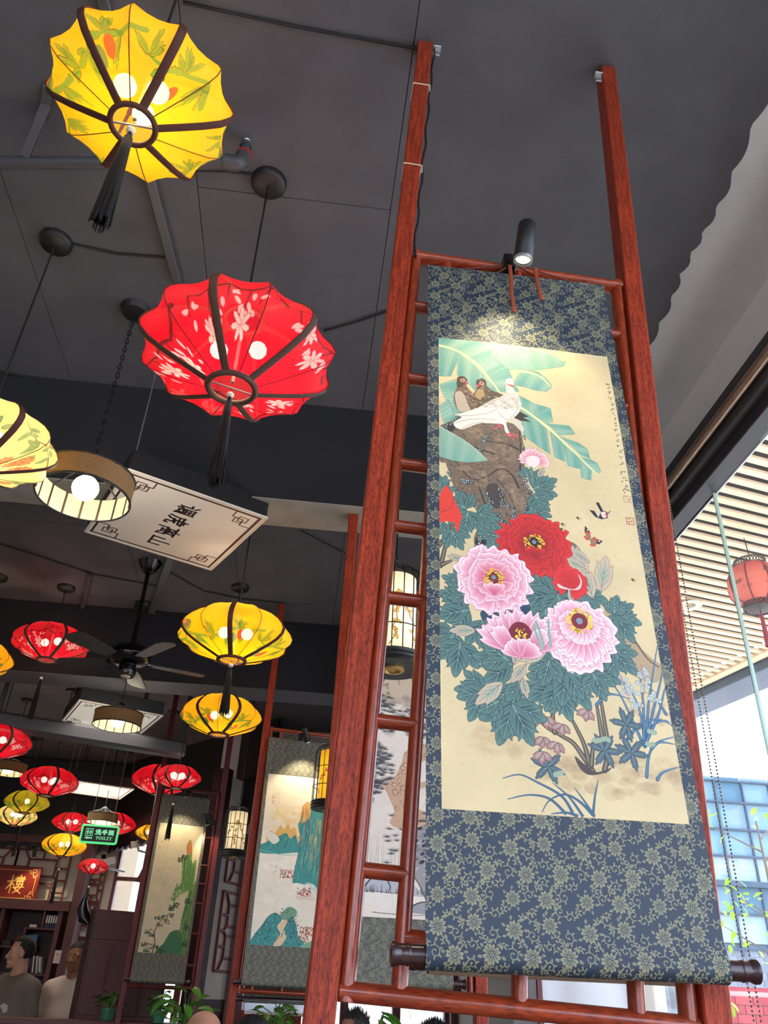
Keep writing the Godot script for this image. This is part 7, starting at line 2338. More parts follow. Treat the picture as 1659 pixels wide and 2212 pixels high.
func pothos(label: String, at: Vector3, size: float, leaves: int, seed: int, dark: bool, pot_h := 0.12):
	var o := thing("potted_pothos", label, "plant", at, 0.0)
	var r := RandomNumberGenerator.new()
	r.seed = seed
	var g := MB.new()
	g.lathe([Vector2(0, 0), Vector2(pot_h * 0.55, 0), Vector2(pot_h * 0.68, pot_h * 0.86), Vector2(pot_h * 0.74, pot_h * 0.87), Vector2(pot_h * 0.74, pot_h), Vector2(pot_h * 0.66, pot_h), Vector2(pot_h * 0.62, pot_h * 0.85), Vector2(0, pot_h * 0.85)], 24)
	put("pot", g, M.pot, o)
	var lm := []
	for k in 3:
		var c := (Color8(40, 84, 38) if dark else Color8(84, 148, 48)).lerp(Color8(150, 196, 84) if not dark else Color8(80, 124, 56), k * 0.25)
		var m := mat(c, 0.32)
		m.backlight_enabled = true
		m.backlight = Color(0.4, 0.5, 0.2)
		lm.append(m)
	g = MB.new()
	var places := []
	for i in leaves:
		var a := TAU * i * 0.382 + r.randf() * 0.5
		var out := size * r.randf_range(0.25, 1.0)
		var h := pot_h + size * r.randf_range(0.15, 0.95) * (1.15 - out / size * 0.6)
		var tip := Vector3(cos(a) * out * 0.75, h, sin(a) * out * 0.75)
		g.tube([Vector3(0, pot_h * 0.85, 0), Vector3(tip.x * 0.4, pot_h + (h - pot_h) * 0.75, tip.z * 0.4), tip], 0.0028, 5, false)
		places.append([tip, a])
	put("stems", g, M.stem, o)
	for i in places.size():
		var l := put("leaf", leaf_mesh, lm[i % 3], o)
		var s := size * r.randf_range(0.32, 0.5)
		l.transform = Transform3D(Basis(Vector3.UP, PI / 2 - places[i][1] + r.randf_range(-0.5, 0.5)) * Basis(Vector3.RIGHT, r.randf_range(-0.5, 0.7)) * Basis(Vector3.BACK, r.randf_range(-0.4, 0.4)) * Basis.from_scale(Vector3.ONE * s), places[i][0])

func build_plants():
	make_leaf()
	var a: Vector3 = Vector3(-1.281, 1.201, -7.200)
	pothos("dark pothos in a green pot on the brown ledge, left of the screen post", Vector3(a.x, 1.18, a.z - 0.05), 0.13, 30, 5, true, 0.08)
	a = Vector3(-0.897, 1.218, -7.050)
	pothos("dark pothos in a green pot directly under the green peak scroll", Vector3(a.x, 1.18, a.z - 0.16), 0.14, 30, 9, true, 0.08)
	a = Vector3(-0.522, 1.263, -5.350)
	pothos("bright trailing pothos left of the balding seated person", Vector3(a.x, 1.14, a.z), 0.2, 26, 12, false, 0.09)
	a = Vector3(-0.010, 1.276, -4.900)
	pothos("bright pothos with wide leaves under the scroll of teal mountains", Vector3(a.x, 1.14, -5.31), 0.17, 30, 17, false, 0.09)
	a = Vector3(0.314, 1.318, -3.100)
	pothos("bright pothos with two upright leaves right of the tall post", Vector3(a.x, 1.12, a.z), 0.17, 16, 23, false, 0.09)


# ---------------------------------------------------------------- reception at the back
func build_reception():
	# plaque with gilt lettering
	var tr: Vector3 = Vector3(-2.762, 2.498, -9.960)
	var bl: Vector3 = Vector3(-2.768, 2.139, -9.960)
	var H := tr.y - bl.y
	var g := Paint.new(150, 80, 7.0, Color8(118, 34, 18))
	for i in 60:
		g.brush([g.rng.randf() * 150, g.rng.randf() * 80, g.rng.randf() * 150, g.rng.randf() * 80], 0.5, 0.3, Color(0.3, 0.06, 0.03, 0.12), false)
	var gold := Color8(226, 184, 96)
	g.line(PackedVector2Array([Vector2(0, 8), Vector2(128, 8)]), 1.2, 1.2, gold)
	g.line(PackedVector2Array([Vector2(0, 72), Vector2(128, 72)]), 1.2, 1.2, gold)
	g.line(PackedVector2Array([Vector2(142, 22), Vector2(142, 58)]), 1.2, 1.2, gold)
	for s in [0, 1]:
		for k in [[126, 8, 126, 14, 132, 14, 132, 5, 140, 5, 140, 12, 134, 12, 134, 20, 144, 20, 144, 14], [142, 24, 136, 24, 136, 18]]:
			for i in range(0, k.size() - 2, 2):
				var f := func(x: float, y: float) -> Vector2: return Vector2(x, 80.0 - y) if s == 1 else Vector2(x, y)
				g.line(PackedVector2Array([f.call(k[i], k[i + 1]), f.call(k[i + 2], k[i + 3])]), 1.1, 1.1, gold)
	glyph(g, "樓", Vector2(76, 20), 42, 3.0, gold, true)
	glyph(g, "?", Vector2(8, 20), 42, 3.0, gold, true)
	var W := H * 150.0 / 80.0
	var o := thing("wooden_plaque", "red lacquered wooden plaque with gilt characters over the shelves", "plaque", Vector3(tr.x, bl.y, -9.97))
	var b := MB.new()
	b.box(Vector3(-W / 2, H / 2, 0), Vector3(W, H, 0.04), Basis.IDENTITY, 0.006)
	put("board", b, M.plaque, o)
	b = MB.new()
	b.quad(Vector3(-W + 0.006, H - 0.006, 0.0212), Vector3(-0.006, H - 0.006, 0.0212), Vector3(-0.006, 0.006, 0.0212), Vector3(-W + 0.006, 0.006, 0.0212), Vector3.BACK, Vector2(0, 0), Vector2(1, 0), Vector2(1, 1), Vector2(0, 1))
	put("gilt_face", b, mat(Color.WHITE, 0.3, 0.0, g.done()), o)
	# small spotlight shining on the plaque
	spotlight("tiny black spotlight hanging before the wooden plaque", Vector3(-2.807, 2.560, -9.700), Vector3(-2.816, 2.630, -9.700), Vector3(0, -1, -0.5), 0.35, Vector3(-2.847, 2.672, -9.800))
	# fretwork behind the plaque
	o = thing("fretwork_panel", "broad red-brown fretwork panel behind the wooden plaque", "lattice", Vector3(tr.x - 0.95, 2.08, -10.13))
	var c: Vector3 = Vector3(-2.524, 2.596, -10.100)
	var w2 := c.x - (tr.x - 0.95)
	lattice_panel(o, Vector3(0, 0, 0), w2 * 0.5, 0.62, M.lattice, 0.018)
	lattice_panel(o, Vector3(w2 * 0.5, 0, 0), w2 * 0.5, 0.62, M.lattice, 0.018)
	o = thing("fretwork_panel", "narrow tall fretwork panel beside the reception post", "lattice", Vector3(Vector3(-2.317, 2.180, -10.120).x, 1.78, -10.15))
	lattice_panel(o, Vector3.ZERO, 0.21, 0.4, M.lattice, 0.014)
	lattice_panel(o, Vector3(0, 0.42, 0), 0.21, 0.4, M.lattice, 0.014)
	# shelf unit with its frame
	var xr: float = Vector3(-2.386, 2.007, -9.750).x
	o = thing("shelf_unit", "purple-brown reception shelf unit with open compartments", "shelf", Vector3(xr, 0, -9.78))
	var parts := [["back_panel", Vector3(-1.5, 0, -0.3), Vector3(0, 2.1, -0.28)], ["side_panel", Vector3(-0.05, 0, -0.28), Vector3(0.0, 2.1, 0.0)], ["top_board", Vector3(-1.5, 2.06, -0.28), Vector3(0.06, 2.16, 0.04)], ["frame_post", Vector3(0.06, 0, -0.3), Vector3(0.15, 2.84, 0.0)], ["frame_beam", Vector3(-1.5, 2.76, -0.4), Vector3(0.1, 2.84, -0.27)],
		["shelf", Vector3(-0.34, 1.88, -0.28), Vector3(-0.05, 1.9, 0)], ["shelf", Vector3(-0.62, 1.7, -0.28), Vector3(-0.22, 1.72, 0)], ["shelf", Vector3(-0.62, 1.46, -0.28), Vector3(-0.05, 1.48, 0)], ["upright", Vector3(-0.2, 1.9, -0.28), Vector3(-0.18, 2.06, 0)], ["upright", Vector3(-0.36, 1.72, -0.28), Vector3(-0.34, 1.9, 0)], ["upright", Vector3(-0.24, 1.48, -0.28), Vector3(-0.22, 1.72, 0)], ["upright", Vector3(-0.64, 1.2, -0.28), Vector3(-0.6, 2.06, 0)], ["base_cabinet", Vector3(-1.5, 0, -0.28), Vector3(-0.05, 0.9, 0.0)]]
	for p in parts:
		var d: Vector3 = (p[2] - p[1]) * 0.5
		b = MB.new()
		b.box((p[1] + p[2]) * 0.5, d * 2.0, Basis.IDENTITY, 0.003)
		put(p[0], b, M.cabinet_dark if p[0] == "back_panel" else M.cabinet, o)
	# on the shelves: five ring binders, boxes, books and magazines
	var names := ["first", "second", "third", "fourth", "fifth"]
	for i in 5:
		var t := thing("ring_binder", "dark blue ring binder with pale spine label, %s from the left on the shelf" % names[i], "binder", Vector3(xr - 0.172 + i * 0.024, 1.9, -9.82), 0.0, "ring binders on the top shelf")
		b = MB.new()
		b.box(Vector3(0.01, 0.065, -0.05), Vector3(0.021, 0.13, 0.1), Basis.IDENTITY, 0.002)
		put("cover", b, mat(Color8(40, 50, 72), 0.5), t)
		b = MB.new()
		b.box(Vector3(0.01, 0.085, 0.001), Vector3(0.014, 0.07, 0.002))
		put("spine_label", b, mat(Color8(220, 214, 200), 0.7), t)
	for d in [["picture_book", "light blue book standing upright behind small red boxes", Vector3(-0.3, 1.72, -0.12), Vector3(0.13, 0.12, 0.012), Color8(70, 130, 176), "book"], ["red_box", "small bright red box in front of the blue book", Vector3(-0.31, 1.72, -0.05), Vector3(0.05, 0.075, 0.04), Color8(170, 26, 30), "box"], ["black_cup", "black cup-like box right of the small red box", Vector3(-0.255, 1.72, -0.05), Vector3(0.035, 0.055, 0.035), Color8(24, 24, 30), "box"], ["dark_case", "dark case on the left of the middle shelf", Vector3(-0.52, 1.72, -0.08), Vector3(0.09, 0.055, 0.06), Color8(28, 26, 28), "box"], ["white_box", "small white carton on top of the upper shelf divider", Vector3(-0.29, 1.9, -0.06), Vector3(0.07, 0.028, 0.05), Color8(214, 208, 196), "box"]]:
		b = MB.new()
		b.box(Vector3(0, d[3].y / 2, 0), d[3], Basis.IDENTITY, 0.003)
		var t := put(d[0], b, mat(d[4], 0.5))
		t.position = Vector3(xr, 0, -9.78) + d[2]
		tag(t, d[1], d[5])
	var bt := MB.new()
	bt.lathe([Vector2(0, 0), Vector2(0.016, 0), Vector2(0.018, 0.06), Vector2(0.008, 0.08), Vector2(0.007, 0.105), Vector2(0, 0.106)], 14)
	var bo := put("bottle", bt, mat(Color8(150, 40, 34), 0.3))
	bo.position = Vector3(xr - 0.425, 1.72, -9.84)
	tag(bo, "slim red bottle standing left of the small red box", "bottle")
	var cols := [Color8(64, 84, 120), Color8(214, 214, 206), Color8(60, 60, 64), Color8(204, 204, 196), Color8(150, 160, 170), Color8(226, 222, 214), Color8(120, 140, 110)]
	var which := ["blue", "white", "charcoal", "off-white", "grey-blue", "bright white", "sage green"]
	for i in 7:
		b = MB.new()
		var lean := 0.12 + 0.02 * i
		b.box(Vector3(0, 0.085, 0), Vector3(0.008 + 0.004 * (i % 2), 0.16 - 0.008 * (i % 3), 0.11), Basis.IDENTITY, 0.001)
		var t := put("magazine", b, mat(cols[i], 0.5))
		t.position = Vector3(xr - 0.2 + i * 0.019, 1.479, -9.86)
		t.rotation.z = lean
		tag(t, "leaning %s magazine among the row on the lowest shelf" % which[i], "magazine", "magazines leaning on the lowest shelf")
	for i in 3:
		b = MB.new()
		b.box(Vector3(0, 0.05, 0), Vector3(0.018, 0.1 - 0.01 * i, 0.09), Basis.IDENTITY, 0.001)
		var t := put("paperback", b, mat([Color8(170, 40, 44), Color8(200, 120, 110), Color8(150, 30, 40)][i], 0.5))
		t.position = Vector3(xr - 0.31 + i * 0.022, 1.48, -9.86)
		tag(t, "%s paperback left of the leaning magazines" % ["dark red", "pinkish", "crimson, shorter"][i], "book", "paperbacks on the lowest shelf")
	# counter with a white card machine
	var ct: Vector3 = Vector3(-2.306, 1.139, -9.000)
	o = thing("reception_counter", "red-brown reception counter behind the two standing people", "counter", Vector3(ct.x, 0, -9.0))
	b = MB.new()
	b.box(Vector3(0.0, 0.5, -0.2), Vector3(2.0, 1.0, 0.36), Basis.IDENTITY, 0.004)
	put("body", b, M.cabinet, o)
	b = MB.new()
	b.box(Vector3(0.0, 1.02, -0.2), Vector3(2.06, 0.04, 0.44), Basis.IDENTITY, 0.006)
	put("top", b, mat(Color8(110, 40, 34), 0.35), o)
	var ca: Vector3 = Vector3(-2.281, 1.234, -9.100)
	o = thing("till_printer", "white boxy printer with black front on the reception counter", "printer", Vector3(ca.x, 1.04, -9.15), 0.1)
	b = MB.new()
	b.box(Vector3(0, 0.1, 0), Vector3(0.19, 0.2, 0.18), Basis.IDENTITY, 0.01)
	put("housing", b, mat(Color8(224, 222, 224), 0.4), o)
	b = MB.new()
	b.box(Vector3(0.0, 0.135, 0.091), Vector3(0.15, 0.045, 0.006), Basis.IDENTITY, 0.002)
	put("paper_slot", b, M.black_gloss, o)
	b = MB.new()
	b.box(Vector3(0, 0.24, -0.06), Vector3(0.17, 0.1, 0.02), Basis(Vector3.RIGHT, -0.3), 0.004)
	put("screen", b, mat(Color8(206, 210, 214), 0.3), o)
	# wall poster with rows of small pictures and a small notice
	var pg := Paint.new(60, 90, 6.0, Color8(226, 222, 214))
	for r in 5:
		for k in 5:
			pg.dot(Vector2(8 + k * 11, 10 + r * 17), 4.2, [Color8(150, 110, 70), Color8(180, 140, 90), Color8(120, 90, 60), Color8(170, 60, 40)][(r * 3 + k) % 4], 10, 0.8)
		pg.line(PackedVector2Array([Vector2(4, 17 + r * 17), Vector2(56, 17 + r * 17)]), 1.2, 1.2, Color8(150, 60, 50))
	var pp: Vector3 = Vector3(-2.250, 1.653, -10.160)
	b = MB.new()
	b.box(Vector3.ZERO, Vector3(0.26, 0.46, 0.012), Basis.IDENTITY, 0.002)
	o = thing("wall_poster", "white poster with rows of small food pictures behind the person in the cream tee", "poster", Vector3(pp.x, pp.y, -10.19))
	put("board", b, mat(Color8(226, 222, 214), 0.6), o)
	b = MB.new()
	b.quad(Vector3(-0.125, 0.225, 0.007), Vector3(0.125, 0.225, 0.007), Vector3(0.125, -0.225, 0.007), Vector3(-0.125, -0.225, 0.007), Vector3.BACK, Vector2(0, 0), Vector2(1, 0), Vector2(1, 1), Vector2(0, 1))
	put("print", b, mat(Color.WHITE, 0.5, 0.0, pg.done()), o)
	pg = Paint.new(40, 60, 6.0, Color8(222, 212, 206))
	pg.outline(PackedVector2Array([Vector2(2, 2), Vector2(38, 2), Vector2(38, 58), Vector2(2, 58)]), 1.4, Color8(170, 50, 50))
	words(pg, "KO", "Droid Sans", true, Vector2(20, 20), 12.0, Color8(190, 40, 44))
	for r in 5:
		pg.line(PackedVector2Array([Vector2(7, 34 + r * 5), Vector2(33, 34 + r * 5)]), 1.0, 1.0, Color8(120, 100, 96))
	var np: Vector3 = Vector3(-2.342, 1.640, -9.770)
	b = MB.new()
	b.box(Vector3(0, 0, 0), Vector3(0.07, 0.12, 0.004), Basis.IDENTITY, 0.001)
	o = thing("paper_notice", "small red-lettered paper notice on the shelf post", "notice", Vector3(np.x, np.y, -9.765))
	put("sheet", b, mat(Color8(222, 212, 206), 0.7), o)
	b = MB.new()
	b.quad(Vector3(-0.034, 0.059, 0.003), Vector3(0.034, 0.059, 0.003), Vector3(0.034, -0.059, 0.003), Vector3(-0.034, -0.059, 0.003), Vector3.BACK, Vector2(0, 0), Vector2(1, 0), Vector2(1, 1), Vector2(0, 1))
	put("print", b, mat(Color.WHITE, 0.7, 0.0, pg.done()), o)
	# tall plain cabinet that hides half of one person
	var k0: Vector3 = Vector3(-1.579, 1.930, -7.500)
	var k1: Vector3 = Vector3(-1.179, 1.922, -7.500)
	o = thing("tall_cabinet", "tall plain purple-brown cabinet in front of the person in the cream tee", "cabinet", Vector3(k0.x, 0, k0.z), 0.3)
	var cw := (k1.x - k0.x) / cos(0.3) + 0.25
	b = MB.new()
	b.box(Vector3(cw / 2, 0.97, -0.14), Vector3(cw, 1.94, 0.28), Basis.IDENTITY, 0.006)
	put("body", b, M.cabinet, o)
	for d in [[0.015, 1.72, 0.47, 1.93], [0.015, 1.2, 0.18, 1.7], [0.19, 1.2, 0.47, 1.7], [0.48, 1.2, cw - 0.02, 1.93]]:
		b = MB.new()
		b.box(Vector3((d[0] + d[2]) / 2, (d[1] + d[3]) / 2, 0.004), Vector3(d[2] - d[0] - 0.006, d[3] - d[1] - 0.006, 0.012), Basis.IDENTITY, 0.003)
		put("panel", b, M.cabinet, o)
	b = MB.new()
	b.box(Vector3(-0.004, 0.97, -0.14), Vector3(0.012, 1.95, 0.285), Basis.IDENTITY, 0.003)
	put("side_edge", b, M.cabinet_dark, o)
	var kh: Vector3 = Vector3(-1.710, 1.972, -7.620)
	o = thing("horn_ornament", "black curved horn-shaped ornament on the edge of the tall cabinet", "ornament", kh)
	b = MB.new()
	b.tube([Vector3(0.07, -0.14, 0), Vector3(0.03, -0.1, 0), Vector3(0.0, -0.03, 0), Vector3(0.0, 0.04, 0), Vector3(0.012, 0.08, 0)], [0.012, 0.05, 0.045, 0.022, 0.006], 14)
	put("horn", b, M.black_gloss, o)
	# two small cameras on the far wall
	for d in [["white wall camera with black front beside the peeping yellow lantern", Vector3(-1.712, 2.753, -9.600)], ["white wall camera right of the smallest red lantern", Vector3(-2.053, 2.595, -9.900)]]:
		o = thing("wall_camera", d[0], "camera", d[1], -0.6)
		b = MB.new()
		b.box(Vector3.ZERO, Vector3(0.07, 0.07, 0.16), Basis(Vector3.RIGHT, 0.3), 0.008)
		put("housing", b, mat(Color8(206, 204, 200), 0.4), o)
		b = MB.new()
		b.box(Vector3(0, 0.024, 0.078), Vector3(0.064, 0.064, 0.012), Basis(Vector3.RIGHT, 0.3), 0.004)
		put("lens_front", b, M.black_gloss, o)
		b = MB.new()
		b.tube([Vector3(0, -0.02, 0), Vector3(0, -0.07, -0.03), Vector3(0.02, -0.08, -0.25)], 0.012, 8)
		put("bracket", b, M.steel, o)
	# cloth valance hung in the far window
	b = MB.new()
	var wv: Vector3 = Vector3(-1.666, 2.581, -10.000)
	b.slab(PackedVector2Array([Vector2(-0.02, 0.45), Vector2(-0.02, 0.0), Vector2(-0.05, -0.1), Vector2(-0.08, -0.16), Vector2(0.05, -0.19), Vector2(0.3, -0.19), Vector2(0.3, 0.45)]), 0.02, Transform3D(Basis.IDENTITY, Vector3(wv.x, wv.y, -10.05)))
	tag(put("window_swag", b, mat(Color8(96, 54, 36), 0.8)), "brown cloth swag hanging in the far window behind the screen post", "curtain")

# ---------------------------------------------------------------- outside the windows
func build_outside():
	var gnd := slabbox("ground", Vector3(-40, -0.5, -90), Vector3(70, -0.2, 40), tri_map(mat(Color.WHITE, 0.9, 0.0, plaster(Color8(212, 206, 194), 0.08, 31)), 0.2))
	gnd.set_meta("kind", "structure")
	# canopy of pale slats over the pavement
	var th := deg_to_rad(12.7)
	var s := Vector3(cos(th), 0, -sin(th))
	var e := Vector3(-sin(th), 0, -cos(th))
	var E := Vector3(4.1, 4.4, -7.78)
	var can := Node3D.new()
	can.name = "canopy"
	can.set_meta("kind", "structure")
	add_child(can)
	var slatm := mat(Color.WHITE, 0.6, 0.0, wood(Color8(250, 222, 182), Color8(236, 196, 150), 0.5, 0.0, 41, 128, 512), Vector3(4, 1, 1))
	var t := 1.4
	while t > -9.0:
		var a := E + e * t
		var n := (a.x - 1.7) / s.x
		var g := MB.new()
		g.uo = Vector2(rng.randf(), rng.randf())
		g.bar(a, a - s * n, 0.054, 0.022, 0.0, e)
		put("slat", g, slatm, can)
		t -= 0.115
	var g := MB.new()
	var r0 := E + e * 1.5
	var r1 := E - e * 9.1
	g.slab(PackedVector2Array([Vector2(1.68, r0.z), Vector2(r0.x + 0.1, r0.z), Vector2(r1.x + 0.1, r1.z), Vector2(1.68, r1.z)]), 0.1, Transform3D(Basis(Vector3.RIGHT, Vector3.BACK, Vector3.DOWN), Vector3(0, 4.58, 0)))
	put("roof_deck", g, mat(Color8(58, 50, 45), 0.9), can)
	g = MB.new()
	g.bar(r0 + s * 0.02, r1 + s * 0.02, 0.07, 0.1, 0.004, Vector3.UP)
	put("edge_board", g, slatm, can)
	g = MB.new()
	g.bar(r0 + s * 0.3 + Vector3(0, -0.02, 0), r1 + s * 0.3 + Vector3(0, -0.02, 0), 0.2, 0.42, 0.01, Vector3.UP)
	put("fascia", g, mat(Color8(58, 78, 96), 0.3), can)
	var dl: Vector3 = Vector3(3.177, 4.370, -5.878)
	var o := thing("canopy_downlight", "round white recessed downlight in the slatted canopy", "downlight", dl)
	g = MB.new()
	g.lathe([Vector2(0.05, 0.0), Vector2(0.085, -0.012), Vector2(0.1, -0.004), Vector2(0.1, 0.01)], 28)
	put("trim_ring", g, mat(Color8(236, 226, 206), 0.4), o)
	g = MB.new()
	g.lathe([Vector2(0, 0.03), Vector2(0.04, 0.028), Vector2(0.052, 0.0)], 24)
	put("reflector", g, mat(Color8(206, 190, 160), 0.3), o)
	# red palace lantern under the canopy
	var lc: Vector3 = Vector3(3.050, 3.980, -4.704)
	o = thing("palace_lantern", "faded red palace lantern with black fret rims outside the window", "lantern", lc)
	var prof := [Vector2(0.095, 0.15), Vector2(0.14, 0.12), Vector2(0.172, 0.06), Vector2(0.18, 0.0), Vector2(0.172, -0.06), Vector2(0.14, -0.12), Vector2(0.095, -0.15)]
	var lp := Paint.new(60, 50, 9.0, Color8(222, 112, 92))
	for i in 25:
		lp.fill(PackedVector2Array([Vector2(0, i), Vector2(60, i), Vector2(60, i + 1), Vector2(0, i + 1)]), Color8(206, 70, 74).lerp(Color8(226, 124, 96), i / 25.0))
	for k in 3:
		glyph(lp, "福", Vector2(8 + k * 20, 12), 8, 0.9, Color8(120, 52, 48))
		glyph(lp, "福", Vector2(4 + k * 20, 26), 5, 0.6, Color8(130, 60, 52))
		lp.script_mark(Vector2(16 + k * 20, 34), 3.0, Color8(130, 60, 52))
		lp.seal(Vector2(3 + k * 20, 36), 1.4, Color8(130, 60, 52))
	var lt := lp.done()
	var lm := mat(Color.WHITE, 0.6, 0.0, lt)
	lm.backlight_enabled = true
	lm.backlight = Color(0.6, 0.6, 0.6)
	for k in 8:
		g = MB.new()
		g.lathe(prof, 3, Vector3.ZERO, Basis.IDENTITY, true, TAU * k / 8, TAU * (k + 1) / 8)
		for i in g.t.size():
			g.t[i] = Vector2((k + g.t[i].x) / 8.0, 0.5 - g.t[i].y / 0.3)
		put("silk_panel", g, lm, o)
		g = MB.new()
		var p := []
		for q in prof:
			p.append(Vector3(cos(TAU * k / 8) * q.x, q.y, sin(TAU * k / 8) * q.x) * 1.01)
		g.tube(p, 0.005, 6)
		put("rib", g, mat(Color8(110, 40, 44), 0.6), o)
	for y in [0.16, -0.16]:
		g = MB.new()
		for dy in [-0.025, 0.025]:
			var p := []
			for i in 33:
				p.append(Vector3(cos(TAU * i / 32) * 0.105, y + dy, sin(TAU * i / 32) * 0.105))
			g.tube(p, 0.006, 6, false)
		for i in 32:
			var a := TAU * i / 32
			for sg in [-1, 1]:
				var a2: float = a + sg * TAU / 32
				g.bar(Vector3(cos(a) * 0.105, y - 0.025, sin(a) * 0.105), Vector3(cos(a2) * 0.105, y + 0.025, sin(a2) * 0.105), 0.005, 0.005)
		put("fret_rim", g, mat(Color8(56, 50, 46), 0.5), o)
	g = MB.new()
	g.lathe([Vector2(0.0, -0.2), Vector2(0.03, -0.2), Vector2(0.09, -0.185), Vector2(0.1, -0.175)], 20)
	put("bottom_disc", g, mat(Color8(66, 58, 52), 0.5), o)
	g = MB.new()
	g.tube([Vector3(0, 0.16, 0), Vector3(0.01, 0.25, 0), Vector3(0, 0.38, 0)], 0.004, 6)
	put("hook_wire", g, M.black_metal, o)
	g = MB.new()
	g.lathe([Vector2(0.004, -0.2), Vector2(0.012, -0.24), Vector2(0.014, -0.32), Vector2(0.02, -0.46)], 10)
	put("tassel", g, mat(Color8(140, 40, 60), 0.8), o)
	# glass office block with each pane in its frame
	o = thing("office_block", "blue glass office block with one open window across the street", "building", Vector3(16, -0.2, -38))
	var gl := mat(Color8(112, 138, 146), 0.2)
	var gl2 := mat(Color8(142, 160, 160), 0.2)
	var gl3 := mat(Color8(84, 112, 126), 0.2)
	for q in [gl, gl2, gl3]:
		q.metallic_specular = 0.15
	var mull := mat(Color8(44, 66, 84), 0.5)
	g = MB.new()
	g.box(Vector3(7, 6.0, -4), Vector3(14, 10.6, 7.4))
	put("core", g, mat(Color8(90, 110, 124), 0.6), o)
	for i in 10:
		for j in 6:
			g = MB.new()
			g.box(Vector3(0.7 + i * 1.4, 4.3 + 0.62 + j * 1.22, -0.2), Vector3(1.34, 1.16, 0.04), Basis(Vector3.UP, rng.randf_range(-0.012, 0.012)))
			put("pane", g, [gl, gl, gl3, gl][(i * 7 + j * 5 + (i * j) % 3) % 4] if j != 2 and j != 0 else gl2, o)
	for i in 11:
		g = MB.new()
		g.box(Vector3(i * 1.4, 7.6, -0.14), Vector3(0.08, 7.6, 0.14))
		put("mullion", g, mull, o)
	for y in [4.1, 5.5, 6.75, 7.95, 9.15, 10.4, 11.4]:
		g = MB.new()
		g.box(Vector3(7, y, -0.14), Vector3(14.1, 0.09 if y != 6.75 else 0.24, 0.16 if y != 6.75 else 0.5))
		put("transom", g, mull, o)
	g = MB.new()
	g.box(Vector3(8.2, 7.3, 0.25), Vector3(1.2, 0.9, 0.05), Basis(Vector3.RIGHT, -0.5))
	put("open_window", g, mat(Color8(150, 206, 226), 0.1), o)
	# grey block course and red wall beneath
	var bm := [mat(Color8(100, 106, 114), 0.8), mat(Color8(112, 117, 124), 0.8), mat(Color8(90, 96, 106), 0.8)]
	g = MB.new()
	g.box(Vector3(7, 3.4, -0.3), Vector3(14, 1.5, 0.3))
	var back := put("block_wall", g, mat(Color8(190, 190, 188), 0.9), o)
	for j in 5:
		for i in 34:
			g = MB.new()
			g.box(Vector3(0.2 + i * 0.41 + (0.2 if j % 2 else 0.0), 2.8 + j * 0.29, -0.14), Vector3(0.39, 0.265, 0.06))
			put("brick", g, bm[(i * 5 + j * 3) % 3], back)
	var rw := put("red_wall", _boxmb(Vector3(7, 1.3, -0.35), Vector3(14, 2.7, 0.4)), mat(Color8(150, 52, 60), 0.7), o)
	for j in 9:
		for i in 20:
			g = MB.new()
			g.box(Vector3(0.35 + i * 0.7 + (0.35 if j % 2 else 0.0), 0.2 + j * 0.27, -0.13), Vector3(0.68, 0.25, 0.04))
			put("brick", g, [mat_red0, mat_red1][(i + j * 2) % 2] if mat_red0 else null, rw)
	for x in [3.6, 7.4, 11.0]:
		put("gilt_fret", _boxmb(Vector3(x, 2.3, -0.05), Vector3(1.6, 0.22, 0.06)), mat(Color8(214, 150, 70), 0.5), o)
	put("red_canopy", _boxmb(Vector3(8.0, 1.2, 0.3), Vector3(4.0, 0.9, 0.7)), mat(Color8(160, 60, 70), 0.7), o)
	# white block behind
	o = thing("white_block", "bright white plain building rising behind the glass block", "building", Vector3(22, -0.2, -62))
	put("wall", _boxmb(Vector3(14, 9, -6), Vector3(30, 18.0, 12)), mat(Color8(232, 232, 232), 0.8), o)
	put("parapet", _boxmb(Vector3(14, 18.4, -6), Vector3(30.6, 0.8, 12.6)), mat(Color8(240, 240, 240), 0.8), o)
	for i in 6:
		put("window", _boxmb(Vector3(2.5 + i * 4.4, 14.0, 0.02), Vector3(3.2, 1.5, 0.2)), gl, o)
	# marble pier and red brick wall just outside
	g = MB.new()
	for j in 5:
		g = MB.new()
		g.box(Vector3(0, 0.5 + j * 1.0, 0), Vector3(0.24, 0.99, 0.36), Basis.IDENTITY, 0.006)
		var pm := tri_map(mat(Color.WHITE, 0.3, 0.0, plaster(Color8(132, 142, 148), 0.5, 44)), 1.2)
		if j == 0:
			o = thing("marble_pier", "grey veined marble pier outside beyond the white blind", "pier", Vector3(2.02, -0.2, -4.78))
			M.marble = pm
		put("marble_slab", g, M.marble, o)
	o = thing("garden_wall", "low red brick wall outside, beyond the marble pier", "wall", Vector3(4.6, -0.2, -13))
	put("core", _boxmb(Vector3(2.2, 0.95, -0.1), Vector3(4.4, 1.9, 0.2)), mat(Color8(170, 140, 132), 0.9), o)
	for j in 16:
		for i in 16:
			g = MB.new()
			g.box(Vector3(0.14 + i * 0.27 + (0.13 if j % 2 else 0.0), 0.06 + j * 0.115, 0.01), Vector3(0.26, 0.105, 0.03))
			put("brick", g, [mat_red0, mat_red1][(i * 3 + j) % 2], o)
	# ribbed hoarding and a plain beige house behind the back windows
	o = thing("hoarding", "white ribbed hoarding outside the back windows", "fence", Vector3(-2.2, -0.2, -13.5))
	for i in 30:
		put("sheet_rib", _boxmb(Vector3(i * 0.2, 1.2, 0.015 * (i % 2)), Vector3(0.19, 2.4, 0.05)), mat_white, o)
	o = thing("beige_house", "beige house wall seen through the far window", "building", Vector3(-9, -0.2, -15))
	put("wall", _boxmb(Vector3(3.2, 3, 0), Vector3(6.4, 6, 0.4)), mat(Color8(150, 130, 104), 0.8), o)
